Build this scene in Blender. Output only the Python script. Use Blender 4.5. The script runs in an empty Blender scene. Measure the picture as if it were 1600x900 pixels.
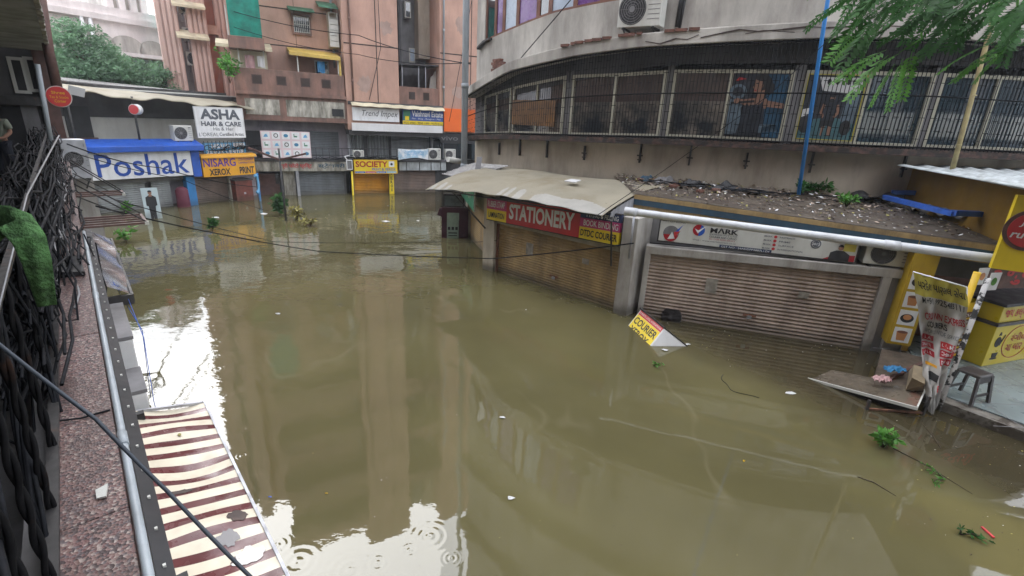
import bpy, bmesh, math, random
from mathutils import Vector, Matrix, Euler
D=bpy.data; SC=bpy.context.scene; COL=SC.collection
rnd=random.Random(7)
# ------------------------------------------------------------------ camera
F=770.0; PITCH=math.radians(19.0); ROLL=math.radians(2.8); H=3.8
cam=D.objects.new('camera',D.cameras.new('camera')); COL.objects.link(cam)
cam.data.sensor_width=36.0; cam.data.lens=36.0*F/1600; cam.data.clip_start=.05; cam.data.clip_end=1500
_f=Vector((0,math.cos(PITCH),-math.sin(PITCH))); _u=Vector((0,math.sin(PITCH),math.cos(PITCH))); _r=Vector((1,0,0))
_c,_s=math.cos(ROLL),math.sin(ROLL)
RX=_r*_c+_u*_s; RY=_u*_c-_r*_s
cam.matrix_world=Matrix(((RX.x,RY.x,-_f.x,0),(RX.y,RY.y,-_f.y,0),(RX.z,RY.z,-_f.z,H),(0,0,0,1)))
SC.camera=cam
# ------------------------------------------------------------------ sky, sun, exposure
CLOUD_LO,CLOUD_HI=9.8,14.5
SUN_EL,SUN_AZ=math.radians(42),math.radians(-36)        # the sun stands behind thin cloud over the left row
SDIR=Vector((math.sin(SUN_AZ)*math.cos(SUN_EL),math.cos(SUN_AZ)*math.cos(SUN_EL),math.sin(SUN_EL)))
w=D.worlds.new('World'); SC.world=w; w.use_nodes=True; nt=w.node_tree
bg=nt.nodes['Background']
sky=nt.nodes.new('ShaderNodeTexSky'); sky.sky_type='NISHITA'; sky.sun_disc=False
sky.sun_elevation=SUN_EL; sky.sun_rotation=SUN_AZ; sky.air_density=1.0; sky.dust_density=4.0; sky.ozone_density=1.0
hs=nt.nodes.new('ShaderNodeHueSaturation'); hs.inputs['Saturation'].default_value=.2; nt.links.new(sky.outputs[0],hs.inputs['Color'])
tcw=nt.nodes.new('ShaderNodeTexCoord'); dt=nt.nodes.new('ShaderNodeVectorMath'); dt.operation='DOT_PRODUCT'; dt.inputs[1].default_value=SDIR
nt.links.new(tcw.outputs['Generated'],dt.inputs[0])
gl=nt.nodes.new('ShaderNodeMapRange'); gl.interpolation_type='SMOOTHSTEP'                      # cloud glow round the veiled sun
for i,v in ((1,.35),(2,1.0),(3,CLOUD_LO),(4,CLOUD_HI)): gl.inputs[i].default_value=v
nt.links.new(dt.outputs['Value'],gl.inputs[0])
cn=nt.nodes.new('ShaderNodeTexNoise'); cn.inputs['Scale'].default_value=2.2; cn.inputs['Detail'].default_value=5; nt.links.new(tcw.outputs['Generated'],cn.inputs['Vector'])
cm=nt.nodes.new('ShaderNodeMapRange'); cm.inputs[1].default_value=.3; cm.inputs[2].default_value=.7; cm.inputs[3].default_value=.85; cm.inputs[4].default_value=1.12; nt.links.new(cn.outputs[0],cm.inputs[0])
pm=nt.nodes.new('ShaderNodeMath'); pm.operation='MULTIPLY'; nt.links.new(gl.outputs[0],pm.inputs[0]); nt.links.new(cm.outputs[0],pm.inputs[1])
cl_=nt.nodes.new('ShaderNodeVectorMath'); cl_.operation='SCALE'; cl_.inputs[0].default_value=(.95,.98,1.06); nt.links.new(pm.outputs[0],cl_.inputs['Scale'])
mx=nt.nodes.new('ShaderNodeMix'); mx.data_type='RGBA'; mx.inputs[0].default_value=.8
nt.links.new(hs.outputs[0],mx.inputs[6]); nt.links.new(cl_.outputs[0],mx.inputs[7])
nt.links.new(mx.outputs[2],bg.inputs['Color']); bg.inputs['Strength'].default_value=.15
sl=D.lights.new('sun','SUN'); sl.energy=.5; sl.angle=math.radians(40); sl.color=(1,.97,.92)
so=D.objects.new('sun',sl); COL.objects.link(so); so.rotation_euler=(-SDIR).to_track_quat('-Z','Y').to_euler(); so.location=SDIR*60
SC.view_settings.view_transform='Standard'; SC.view_settings.look='None'; SC.view_settings.gamma=1
SC.view_settings.exposure=1.24
SC.cycles.max_bounces=6; SC.cycles.diffuse_bounces=3; SC.cycles.glossy_bounces=3
SC.cycles.caustics_reflective=False; SC.cycles.caustics_refractive=False
# ------------------------------------------------------------------ measuring helpers (metres; water surface is z = 0)
def ray(px,py):
    x=(px-800)/F; y=-(py-450)/F
    return _f+RX*x+RY*y
def G(px,py,z=0.0):                       # where a sight line meets the level z
    d=ray(px,py); t=(z-H)/d.z; return Vector((d.x*t,d.y*t,z))
def AT(px,py,Y):                          # point on a sight line at distance Y along +y
    d=ray(px,py); t=Y/d.y; return Vector((d.x*t,Y,H+d.z*t))
class Fr:                                 # a facade: u runs along it, y runs inward (so -y is towards the street)
    def __init__(s,o,ang): s.o=Vector((o[0],o[1],0)); s.a=ang; s.u=Vector((math.cos(ang),math.sin(ang),0)); s.y=Vector((-math.sin(ang),math.cos(ang),0))
    def at(s,u,y,z): return s.o+s.u*u+s.y*y+Vector((0,0,z))
    def uz(s,px,py,y=0.0):
        d=ray(px,py); o=Vector((0,0,H)); q=s.at(0,y,0)
        t=(q-o).dot(s.y)/d.dot(s.y); p=o+d*t
        return (p-q).dot(s.u),p.z
    def rect(s,x0,y0,x1,y1,y=0.0):        # rectangle from two opposite corners
        a=s.uz(x0,y0,y); b=s.uz(x1,y1,y); return min(a[0],b[0]),max(a[0],b[0]),min(a[1],b[1]),max(a[1],b[1])
    def loc(s,p): q=p-s.o; return Vector((q.dot(s.u),q.dot(s.y),q.z))
W=Fr((0,0),0)
REAR=Fr((-9.66,22.77),math.radians(27.8))
POSH=Fr((-14.46,16.67),math.radians(57))
STAT=Fr((-.32,12.27),math.radians(-41.6))
SLEFT=Fr((-1.45,15.88),math.radians(-71.6))
MARK=Fr((2.8,9.71),math.radians(-17.4))
GAL=Fr((0,0),math.radians(131.6))
CC=Vector((9.4,23.4,0)); CR=12.5          # the curved building's plan: arc centre and radius
def cp(phi,R=CR,z=0.0): a=math.radians(phi); return Vector((CC.x+R*math.sin(a),CC.y-R*math.cos(a),z))
def cfr(phi,R=CR): p=cp(phi,R); return Fr((p.x,p.y),math.radians(phi))
def lerp(t,a,b): return a+(b-a)*t
def pw(x,tab):
    if x<=tab[0][0]: return tab[0][1]
    for (a,b),(c,d) in zip(tab,tab[1:]):
        if x<=c: return lerp((x-a)/(c-a),b,d)
    return tab[-1][1]
# ------------------------------------------------------------------ mesh builder
class MB:
    def __init__(s): s.v=[]; s.f=[]; s.m=[]; s.sm=[]
    def add(s,vs,fs,mi=0,smooth=False):
        b=len(s.v); s.v+= [Vector(p) for p in vs]
        for f in fs: s.f.append([b+i for i in f]); s.m.append(mi); s.sm.append(smooth)
        return s
    def box(s,x0,x1,y0,y1,z0,z1,mi=0):
        return s.add([(x0,y0,z0),(x1,y0,z0),(x1,y1,z0),(x0,y1,z0),(x0,y0,z1),(x1,y0,z1),(x1,y1,z1),(x0,y1,z1)],
          [(3,2,1,0),(4,5,6,7),(0,1,5,4),(1,2,6,5),(2,3,7,6),(3,0,4,7)],mi)
    def hexa(s,p,mi=0):                   # eight corners, bottom ring then top ring
        return s.add(p,[(3,2,1,0),(4,5,6,7),(0,1,5,4),(1,2,6,5),(2,3,7,6),(3,0,4,7)],mi)
    def quad(s,a,b,c,d,mi=0): return s.add([a,b,c,d],[(0,1,2,3)],mi)
    def slab(s,pts,z0,z1,mi=0):           # polygon (counter-clockwise, plan) extruded in z
        n=len(pts); vs=[(p[0],p[1],z0) for p in pts]+[(p[0],p[1],z1) for p in pts]
        fs=[tuple(range(n-1,-1,-1)),tuple(range(n,2*n))]+[(i,(i+1)%n,n+(i+1)%n,n+i) for i in range(n)]
        return s.add(vs,fs,mi)
    def plate(s,pts,y0,y1,mi=0,fmap=None):   # polygon in the x-z plane, front face at y0, back at y1
        n=len(pts); g=fmap or (lambda x,y,z:(x,y,z))
        vs=[g(p[0],y0,p[1]) for p in pts]+[g(p[0],y1,p[1]) for p in pts]
        fs=[tuple(range(n)),tuple(range(2*n-1,n-1,-1))]+[(i,n+i,n+(i+1)%n,(i+1)%n) for i in range(n)]
        return s.add(vs,fs,mi)
    def tube(s,pts,r,n=6,mi=0,cap=True):
        pts=[Vector(p) for p in pts]; rs=r if isinstance(r,(list,tuple)) else [r]*len(pts)
        vs=[];fs=[]; up=None
        for i,p in enumerate(pts):
            t=(pts[min(i+1,len(pts)-1)]-pts[max(i-1,0)])
            if t.length<1e-9: t=Vector((0,0,1))
            t.normalize()
            if up is None:
                up=Vector((0,0,1)) if abs(t.z)<.9 else Vector((1,0,0))
            a=t.cross(up)
            if a.length<1e-6: a=t.cross(Vector((0,1,0)))
            a.normalize(); b=a.cross(t); up=b
            for k in range(n):
                q=2*math.pi*k/n; vs.append(p+(a*math.cos(q)+b*math.sin(q))*rs[i])
        for i in range(len(pts)-1):
            for k in range(n): fs.append((i*n+k,i*n+(k+1)%n,(i+1)*n+(k+1)%n,(i+1)*n+k))
        s.add(vs,fs,mi,True)
        if cap:
            b=len(s.v)-len(vs); s.f.append([b+k for k in range(n-1,-1,-1)]); s.m.append(mi); s.sm.append(False)
            s.f.append([b+(len(pts)-1)*n+k for k in range(n)]); s.m.append(mi); s.sm.append(False)
        return s
    def bar(s,a,b,w,h=None,mi=0):         # square bar between two points
        h=h or w; a=Vector(a);b=Vector(b); t=(b-a).normalized(); up=Vector((0,0,1)) if abs(t.z)<.95 else Vector((0,1,0))
        x=t.cross(up).normalized()*w/2; y=x.normalized().cross(t)*h/2
        return s.hexa([a-x-y,a+x-y,a+x+y,a-x+y,b-x-y,b+x-y,b+x+y,b-x+y],mi)
    def disc(s,c,r,y0,y1,n=28,mi=0,rz=None,fmap=None):
        rz=rz or r
        return s.plate([(c[0]+r*math.cos(-2*math.pi*k/n),c[1]-rz*math.sin(-2*math.pi*k/n)) for k in range(n)],y0,y1,mi,fmap)
    def ring(s,c,r,rw,y0,y1,n=28,mi=0,fmap=None,rz=None):
        g=fmap or (lambda x,y,z:(x,y,z)); q=(rz or r)/r; vs=[];fs=[]
        for k in range(n):
            a=2*math.pi*k/n; ca,sa=math.cos(a),math.sin(a)
            for rr,yy in ((r,y0),(r-rw,y0),(r-rw,y1),(r,y1)): vs.append(g(c[0]+rr*ca,yy,c[1]+rr*sa*q))
        for k in range(n):
            for j in range(4): fs.append((k*4+j,((k+1)%n)*4+j,((k+1)%n)*4+(j+1)%4,k*4+(j+1)%4))
        return s.add(vs,fs,mi)
    def grid(s,fn,nu,nv,mi=0,smooth=True,thick=None):
        vs=[Vector(fn(i/nu,j/nv)) for j in range(nv+1) for i in range(nu+1)]
        fs=[(j*(nu+1)+i,j*(nu+1)+i+1,(j+1)*(nu+1)+i+1,(j+1)*(nu+1)+i) for j in range(nv) for i in range(nu)]
        return s.add(vs,fs,mi,smooth)
    def text(s,body,x0,x1,z0,z1,y,bold=0.0,shear=0.0,mi=0,fmap=None,space=1.0):
        vs,fs=glyphs(body,bold,shear,space)
        if not vs: return s
        ax=min(v[0] for v in vs);bx=max(v[0] for v in vs);az=min(v[1] for v in vs);bz=max(v[1] for v in vs)
        kx=(x1-x0)/max(bx-ax,1e-6); kz=(z1-z0)/max(bz-az,1e-6)
        pv=[(x0+(v[0]-ax)*kx,y,z0+(v[1]-az)*kz) for v in vs]
        if fmap: pv=[fmap(*p) for p in pv]
        return s.add(pv,fs,mi)
_gc={}
def glyphs(body,bold,shear,space):
    k=(body,bold,shear,space)
    if k not in _gc:
        c=D.curves.new('t','FONT'); c.body=body; c.size=1; c.offset=bold; c.shear=shear; c.resolution_u=3; c.space_character=space
        o=D.objects.new('t',c); COL.objects.link(o); bpy.context.view_layer.update()
        m=D.meshes.new_from_object(o.evaluated_get(bpy.context.evaluated_depsgraph_get()))
        _gc[k]=([tuple(v.co) for v in m.vertices],[tuple(p.vertices) for p in m.polygons])
        D.objects.remove(o); D.curves.remove(c); D.meshes.remove(m)
    return _gc[k]
# ------------------------------------------------------------------ things and parts
def build(name,mb,mats,off=Vector((0,0,0))):
    me=D.meshes.new(name); me.from_pydata([v-off for v in mb.v],[],mb.f)
    if not isinstance(mats,(list,tuple)): mats=[mats]
    for m in mats: me.materials.append(m)
    me.polygons.foreach_set('material_index',mb.m); me.polygons.foreach_set('use_smooth',mb.sm); me.update()
    o=D.objects.new(name,me); COL.objects.link(o); return o
class Th:
    def __init__(s,name,label,cat,fr=W,u=0,y=0,z=0,group=None):
        s.fr=fr; s.off=Vector((u,y,z)); o=s.e=D.objects.new(name,None); COL.objects.link(o); o.empty_display_size=.2
        o.location=fr.at(u,y,z); o.rotation_euler=(0,0,fr.a); o['label']=label; o['category']=cat
        if group: o['group']=group
    def part(s,name,mb,mats,parent=None,label=None,bevel=0,kind=None):
        o=build(name,mb,mats,s.off); o.parent=parent or s.e
        if label: o['label']=label
        if kind: o['kind']=kind
        if bevel:
            b=o.modifiers.new('bevel','BEVEL'); b.width=bevel; b.segments=2; b.limit_method='ANGLE'
        return o
def solo(name,label,cat,mb,mats,fr=W,u=0,y=0,z=0,group=None,kind=None,bevel=0):   # a thing that is one mesh
    off=Vector((u,y,z)); o=build(name,mb,mats,off); o.location=fr.at(u,y,z); o.rotation_euler=(0,0,fr.a)
    if label: o['label']=label
    if cat: o['category']=cat
    if group: o['group']=group
    if kind: o['kind']=kind
    if bevel:
        b=o.modifiers.new('bevel','BEVEL'); b.width=bevel; b.segments=2; b.limit_method='ANGLE'
    return o
# ------------------------------------------------------------------ materials
_mc={}
def mat(name,col,rough=.75,var=.18,scale=2.0,grime=0.0,gcol=(.045,.04,.032),gscale=1.0,gcut=.5,metal=0.0,bump=0.0,bscale=60,spec=.5,wet=0.0,speck=0.0,col2=None,blend=(.42,.6),flat=False):
    if name in _mc: return _mc[name]
    m=D.materials.new(name); m.use_nodes=True; n=m.node_tree.nodes; l=m.node_tree.links; b=n['Principled BSDF']
    b.inputs['Roughness'].default_value=rough; b.inputs['Metallic'].default_value=metal; b.inputs['Specular IOR Level'].default_value=spec
    tc=n.new('ShaderNodeTexCoord')
    def noise(sc,det=5,vec=None,rg=.55):
        x=n.new('ShaderNodeTexNoise'); x.inputs['Scale'].default_value=sc; x.inputs['Detail'].default_value=det; x.inputs['Roughness'].default_value=rg
        l.new(vec or tc.outputs['Object'],x.inputs['Vector']); return x.outputs['Fac']
    def mr(fac,a,c,lo=0.0,hi=1.0):
        x=n.new('ShaderNodeMapRange'); x.inputs[1].default_value=a; x.inputs[2].default_value=c; x.inputs[3].default_value=lo; x.inputs[4].default_value=hi
        l.new(fac,x.inputs[0]); return x.outputs[0]
    def mixc(fac,a,c):
        x=n.new('ShaderNodeMix'); x.data_type='RGBA'
        if isinstance(fac,float): x.inputs[0].default_value=fac
        else: l.new(fac,x.inputs[0])
        for k,q in ((6,a),(7,c)):
            if isinstance(q,tuple): x.inputs[k].default_value=(*q,1)
            else: l.new(q,x.inputs[k])
        return x.outputs[2]
    lo=tuple(c*(1-var) for c in col); hi=tuple(min(1,c*(1+var)) for c in col)
    c=mixc(mr(noise(scale),.35,.65),lo,hi)
    if col2: c=mixc(mr(noise(scale*.6,7,rg=.65),*blend),c,col2)
    if speck: c=mixc(mr(noise(bscale*2.5,2),.55,.7,0,speck),c,tuple(x*.35 for x in col))
    if grime:
        mp=n.new('ShaderNodeMapping'); mp.inputs['Scale'].default_value=(gscale*2.4,gscale*2.4,gscale*.62); l.new(tc.outputs['Object'],mp.inputs[0])
        a=mr(noise(1.0,8,mp.outputs[0],.68),gcut-.06,gcut+.2,0,grime)
        c=mixc(a,c,gcol)
    if wet:
        ge=n.new('ShaderNodeNewGeometry'); sx=n.new('ShaderNodeSeparateXYZ'); l.new(ge.outputs['Position'],sx.inputs[0])
        ad=n.new('ShaderNodeMath'); ad.operation='MULTIPLY_ADD'; l.new(noise(3.0,4,ge.outputs['Position']),ad.inputs[0]); ad.inputs[1].default_value=-.16; l.new(sx.outputs[2],ad.inputs[2])
        a=mr(ad.outputs[0],.0,.17,wet,0); c=mixc(a,c,(.06,.05,.03))
    l.new(c,b.inputs['Base Color'])
    if bump:
        bp=n.new('ShaderNodeBump'); bp.inputs['Strength'].default_value=bump; bp.inputs['Distance'].default_value=.01
        l.new(noise(bscale,6),bp.inputs['Height']); l.new(bp.outputs[0],b.inputs['Normal'])
    if rough<.95 and not flat:
        l.new(mr(noise(scale*3),.3,.7,max(.03,rough-.12),min(1,rough+.15)),b.inputs['Roughness'])
    _mc[name]=m; return m
def glass(name,tint=(.02,.025,.03),rough=.03):
    m=mat(name,tint,rough=rough,var=.3,scale=1.2,spec=.9,flat=True); m.node_tree.nodes['Principled BSDF'].inputs['IOR'].default_value=1.75; return m
M={}
def K(k,*a,**kw): M[k]=mat(k,*a,**kw)
K('pink',(.53,.325,.25),rough=.9,var=.12,scale=.9,grime=.55,gcol=(.25,.155,.125),gscale=.45,gcut=.50,bump=.5,bscale=30,speck=.35)
K('pink_patch',(.44,.31,.26),rough=.95,var=.15,scale=2,grime=.4,gcol=(.2,.14,.12))
K('pink_dark',(.27,.15,.115),rough=.9,var=.2,scale=1.2,grime=.75,gcol=(.09,.07,.06),gscale=.9,gcut=.44,bump=.3)
K('groove',(.05,.035,.03),rough=.95)
K('iron',(.009,.009,.010),rough=.8,var=.3,scale=9,spec=.12,col2=(.03,.014,.008),blend=(.6,.75))
K('yellow_dim',(.50,.33,.015),rough=.5,var=.12,grime=.35,gcol=(.2,.12,.02))  # shaded copy of yellow, with the pillar's shadow put into the colour
K('mud',(.075,.055,.038),rough=.6,var=.4,scale=5,bump=.5)
K('mirrored_orange',(.20,.085,.012),rough=.4,var=.3,scale=3)
K('pane_low',(.17,.145,.12),rough=.08,var=.5,scale=1.5,col2=(.03,.035,.04),blend=(.45,.6),spec=.8,flat=True)  # pale mottled reflection of the opposite side put into the lower pane colour
K('pane_high',(.075,.05,.043),rough=.08,var=.3,scale=2,spec=.8,flat=True)  # brown reflection put into the upper pane colour
K('pink_far',(.62,.44,.38),rough=.9,var=.1,scale=.6,grime=.4,gcol=(.34,.22,.19),gscale=.5)
K('soffit',(.42,.44,.47),rough=.9,var=.2,scale=1.5,grime=.6,gcol=(.12,.12,.12))
K('terracotta',(.40,.16,.105),rough=.9,grime=.3,var=.12,gcol=(.16,.08,.06))
K('cream_wall',(.48,.42,.335),rough=.9,var=.12,scale=.9,grime=.6,gcol=(.17,.14,.11),gscale=.7,gcut=.5,bump=.3,bscale=30)
K('white_wall',(.51,.485,.44),rough=.9,var=.12,scale=1.0,grime=.75,gcol=(.17,.15,.135),gscale=.6,gcut=.47,bump=.3,bscale=25)
K('pale_wall',(.84,.78,.76),rough=.9,var=.1,scale=.5,grime=.5,gcol=(.33,.28,.27),gscale=.35,gcut=.5)  # extra paleness put into the colour for the flare over the far left
K('moss_wall',(.58,.55,.48),rough=.95,var=.15,scale=2,grime=.9,gcol=(.09,.085,.06),gscale=1.3,gcut=.42,bump=.3)
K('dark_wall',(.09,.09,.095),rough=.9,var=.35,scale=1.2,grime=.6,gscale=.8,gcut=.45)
K('grey_wall',(.21,.205,.21),rough=.85,var=.15,grime=.5,gscale=.7)
K('lav_wall',(.36,.33,.36),rough=.85,var=.12,grime=.5,gscale=.7)
K('black',(.018,.018,.02),rough=.55,var=.4)
K('cable',(.011,.012,.015),rough=.75,var=.4,scale=9,spec=.2)
K('cable_blue',(.045,.055,.07),rough=.6)
K('cable_grey',(.28,.28,.29),rough=.55)
K('dark_metal',(.035,.033,.033),rough=.5,var=.35,scale=8,col2=(.10,.045,.025),blend=(.58,.72))
K('rust',(.16,.07,.04),rough=.85,var=.4,scale=9,bump=.3)
K('brown_metal',(.11,.055,.045),rough=.55,var=.3,scale=6,grime=.3)
K('steel',(.72,.73,.75),rough=.16,var=.06,scale=2,metal=.9)
K('galv',(.42,.43,.46),rough=.5,var=.15,scale=4,metal=.5,grime=.35,gcol=(.12,.11,.1))
K('pvc',(.62,.64,.67),rough=.4,var=.06,scale=2,grime=.4,gcol=(.24,.22,.2),gscale=1.2,gcut=.55)
K('pvc_grey',(.36,.40,.43),rough=.45,var=.08,grime=.3,gscale=1)
K('canopy_sheet',(.46,.42,.325),rough=.7,var=.08,scale=1.1,col2=(.36,.30,.20),blend=(.5,.72),bump=.12,bscale=18)
K('canopy_clean',(.58,.565,.52),rough=.6,var=.04,grime=.15)
K('shutter_tan',(.36,.245,.105),rough=.6,var=.25,scale=1.4,grime=.6,gcol=(.09,.055,.025),gscale=1.1,gcut=.48,wet=.7,metal=.1)
K('shutter_pinkish',(.38,.295,.235),rough=.6,var=.16,scale=1.2,grime=.75,gcol=(.14,.10,.08),gscale=1.0,gcut=.5,wet=.55,metal=.1)
K('shutter_grey',(.15,.165,.175),rough=.6,var=.15,grime=.4,wet=.5)
K('shutter_light',(.36,.38,.385),rough=.6,var=.12,grime=.45,wet=.5)
K('shutter_brown',(.20,.145,.115),rough=.65,var=.15,grime=.5,wet=.6)
K('shutter_orange',(.60,.27,.012),rough=.55,var=.1,grime=.45,gcol=(.22,.12,.02),wet=.6)
K('pillar',(.47,.42,.335),rough=.9,var=.12,scale=2,grime=.55,gcol=(.17,.13,.09),gscale=1.2,gcut=.5,wet=.75,bump=.3,bscale=30)
K('pillar_white',(.42,.40,.37),rough=.9,var=.12,scale=2,grime=.65,gcol=(.15,.125,.1),gscale=1.2,gcut=.48,wet=.7,bump=.3,bscale=30)
K('fascia_tan',(.44,.31,.14),rough=.85,var=.12,scale=2,grime=.7,gcol=(.10,.075,.05),gscale=1.5,gcut=.5)
K('fascia_blue',(.045,.10,.155),rough=.8,var=.15,grime=.5,gscale=1.2)
K('roof_dirty',(.10,.082,.062),rough=.55,var=.35,scale=3,col2=(.07,.055,.045),blend=(.4,.6),bump=.5,bscale=40)
K('asbestos',(.36,.35,.34),rough=.95,var=.25,scale=4,grime=.6,gcol=(.12,.11,.1),gscale=1)
K('wave_sheet',(.48,.52,.53),rough=.7,var=.15,scale=3,grime=.65,gcol=(.16,.16,.15),gscale=1.4,gcut=.46)
K('white',(.72,.72,.72),rough=.5,var=.05,grime=.2,gcol=(.35,.33,.3))
K('sign_white',(.78,.79,.80),rough=.45,var=.05,scale=3,grime=.34,gcol=(.36,.33,.30),gscale=1.4,gcut=.52)
K('ivory',(.60,.60,.56),rough=.5,var=.05,grime=.35,gcol=(.28,.25,.2))
K('frame_cream',(.56,.54,.43),rough=.55,var=.07,grime=.5,gcol=(.2,.18,.13),gscale=2)
K('poshak_blue',(.015,.07,.36),rough=.4,var=.08)
K('royal',(.02,.10,.48),rough=.45,var=.12,grime=.2)
K('blue_paint',(.03,.20,.48),rough=.5,var=.15,grime=.3,wet=.4)
K('blue_timber',(.035,.13,.55),rough=.5,var=.2,scale=5,grime=.3)
K('pipe_blue',(.03,.22,.60),rough=.4,var=.1)
K('sky_blue',(.14,.38,.62),rough=.45,var=.1)
K('teal_sign',(.05,.24,.42),rough=.5,var=.1,grime=.25)
K('yellow',(.78,.50,.015),rough=.45,var=.06,grime=.2,gcol=(.35,.22,.04))
K('yellow_sign',(.80,.60,.02),rough=.45,var=.06,grime=.15,gcol=(.4,.3,.05))
K('yellow_olive',(.52,.45,.08),rough=.45,var=.08)
K('orange_yellow',(.76,.36,.012),rough=.45,var=.06,grime=.15,gcol=(.4,.2,.04))
K('yellow_wall',(.30,.17,.015),rough=.8,var=.15,grime=.5,gcol=(.2,.10,.02),gscale=.8)  # yellow darkened, the shadow on the stall walls put into the colour
K('yellow_canopy',(.58,.40,.09),rough=.6,var=.15,grime=.4,gcol=(.25,.18,.08))
K('cream_canopy',(.60,.54,.38),rough=.6,var=.1,grime=.5,gcol=(.3,.25,.18))
K('red',(.52,.035,.04),rough=.45,var=.12,grime=.25,gcol=(.25,.05,.05),gscale=1.5)
K('red_deep',(.36,.012,.022),rough=.45,var=.1)
K('red_plastic',(.55,.04,.05),rough=.4)
K('magenta',(.50,.055,.19),rough=.45,var=.1)
K('purple_text',(.10,.03,.26),rough=.5)
K('maroon',(.12,.02,.04),rough=.55,var=.15)
K('maroon_board',(.055,.012,.026),rough=.5,var=.2)
K('navy',(.02,.035,.10),rough=.5)
K('orange',(.85,.155,.02),rough=.45,var=.03)
K('green_sign',(.04,.21,.11),rough=.5,var=.12,grime=.3)
K('green_net',(.012,.21,.155),rough=.85,var=.3,scale=3,bump=.3)
K('green_canopy',(.05,.15,.085),rough=.7,var=.3,grime=.5)
K('curtain',(.33,.345,.35),rough=.5,var=.15,scale=3,metal=.2)
K('ink',(.02,.02,.022),rough=.6,var=.1)
K('ink_grey',(.09,.10,.12),rough=.6,var=.1)
K('purple_pane',(.17,.07,.26),rough=.25,var=.25,scale=1.5)
K('wood_frame',(.20,.085,.055),rough=.7,var=.2,grime=.3)
K('pale_blue_pane',(.42,.50,.60),rough=.3,var=.1)
K('ledge_dirt',(.085,.05,.04),rough=.95,var=.5,scale=9,col2=(.03,.025,.022),blend=(.42,.55),bump=.6,bscale=25)
K('sign_blue',(.05,.10,.34),rough=.45,var=.1,grime=.15)
K('brick',(.17,.08,.06),rough=.95,var=.35,scale=6,bump=.4)
K('skin',(.30,.16,.105),rough=.6,var=.06)
K('poster_dark',(.025,.03,.04),rough=.35,var=.4,scale=4)
K('poster_blue',(.02,.08,.145),rough=.35,var=.45,scale=3)
K('poster_pale',(.13,.18,.22),rough=.35,var=.3,scale=3)
K('poster_teal',(.06,.15,.17),rough=.35,var=.2,scale=3)
K('cloth_blue',(.03,.20,.42),rough=.7,var=.3)
K('cloth_pink',(.55,.34,.34),rough=.8,var=.2)
K('cup',(.55,.24,.09),rough=.4,var=.2)
K('tile',(.19,.235,.24),rough=.3,var=.12,scale=1.5,grime=.3,gcol=(.12,.12,.1))
K('concrete_edge',(.27,.25,.22),rough=.95,var=.3,scale=8,col2=(.07,.055,.045),blend=(.45,.55),bump=.6,bscale=30,wet=.6)
K('counter_yellow',(.58,.46,.02),rough=.35,var=.04)
K('plastic_dark',(.045,.038,.036),rough=.45,var=.15)
K('leaf',(.04,.12,.03),rough=.65,var=.45,scale=3,spec=.2)
K('leaf_bright',(.11,.30,.05),rough=.5,var=.35,scale=4,spec=.4)
K('leaf_far',(.15,.27,.15),rough=.7,var=.45,scale=.9)
K('leaf_dry',(.30,.27,.09),rough=.8,var=.3,scale=5)
K('bark',(.11,.08,.055),rough=.95,var=.3,scale=6,bump=.5)
K('twig',(.06,.045,.03),rough=.9)
K('bamboo',(.40,.33,.16),rough=.6,var=.2,scale=5,grime=.3)
K('litter',(.34,.27,.22),rough=.9,var=.7,scale=7)
K('litter_white',(.62,.62,.62),rough=.6,var=.1)
K('awn_cream',(.70,.635,.50),rough=.4,var=.05,grime=.35,gcol=(.40,.32,.22),gscale=1.5)
K('awn_maroon',(.115,.034,.036),rough=.25,var=.2,scale=3)
K('turf',(.065,.155,.05),rough=.95,var=.5,scale=40,bump=1.0,bscale=120)
K('shirt',(.20,.22,.17),rough=.9,var=.2)
K('trousers',(.03,.035,.05),rough=.9)
K('bed',(.12,.10,.06),rough=1)
def translucent(m,w_):                                        # light comes through the sheet
    n=m.node_tree.nodes; l=m.node_tree.links; b=n['Principled BSDF']; o=n['Material Output']; t=n.new('ShaderNodeBsdfTranslucent'); x=n.new('ShaderNodeMixShader'); x.inputs[0].default_value=w_
    l.new(b.inputs['Base Color'].links[0].from_socket,t.inputs['Color']); l.new(b.outputs[0],x.inputs[1]); l.new(t.outputs[0],x.inputs[2]); l.new(x.outputs[0],o.inputs['Surface'])
for k in ('canopy_sheet','canopy_clean','leaf','leaf_bright','leaf_far'): translucent(M[k],.42 if 'canopy' in k else .3)
M['glass']=glass('glass'); M['glass_blue']=glass('glass_blue',(.025,.045,.06))
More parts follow.
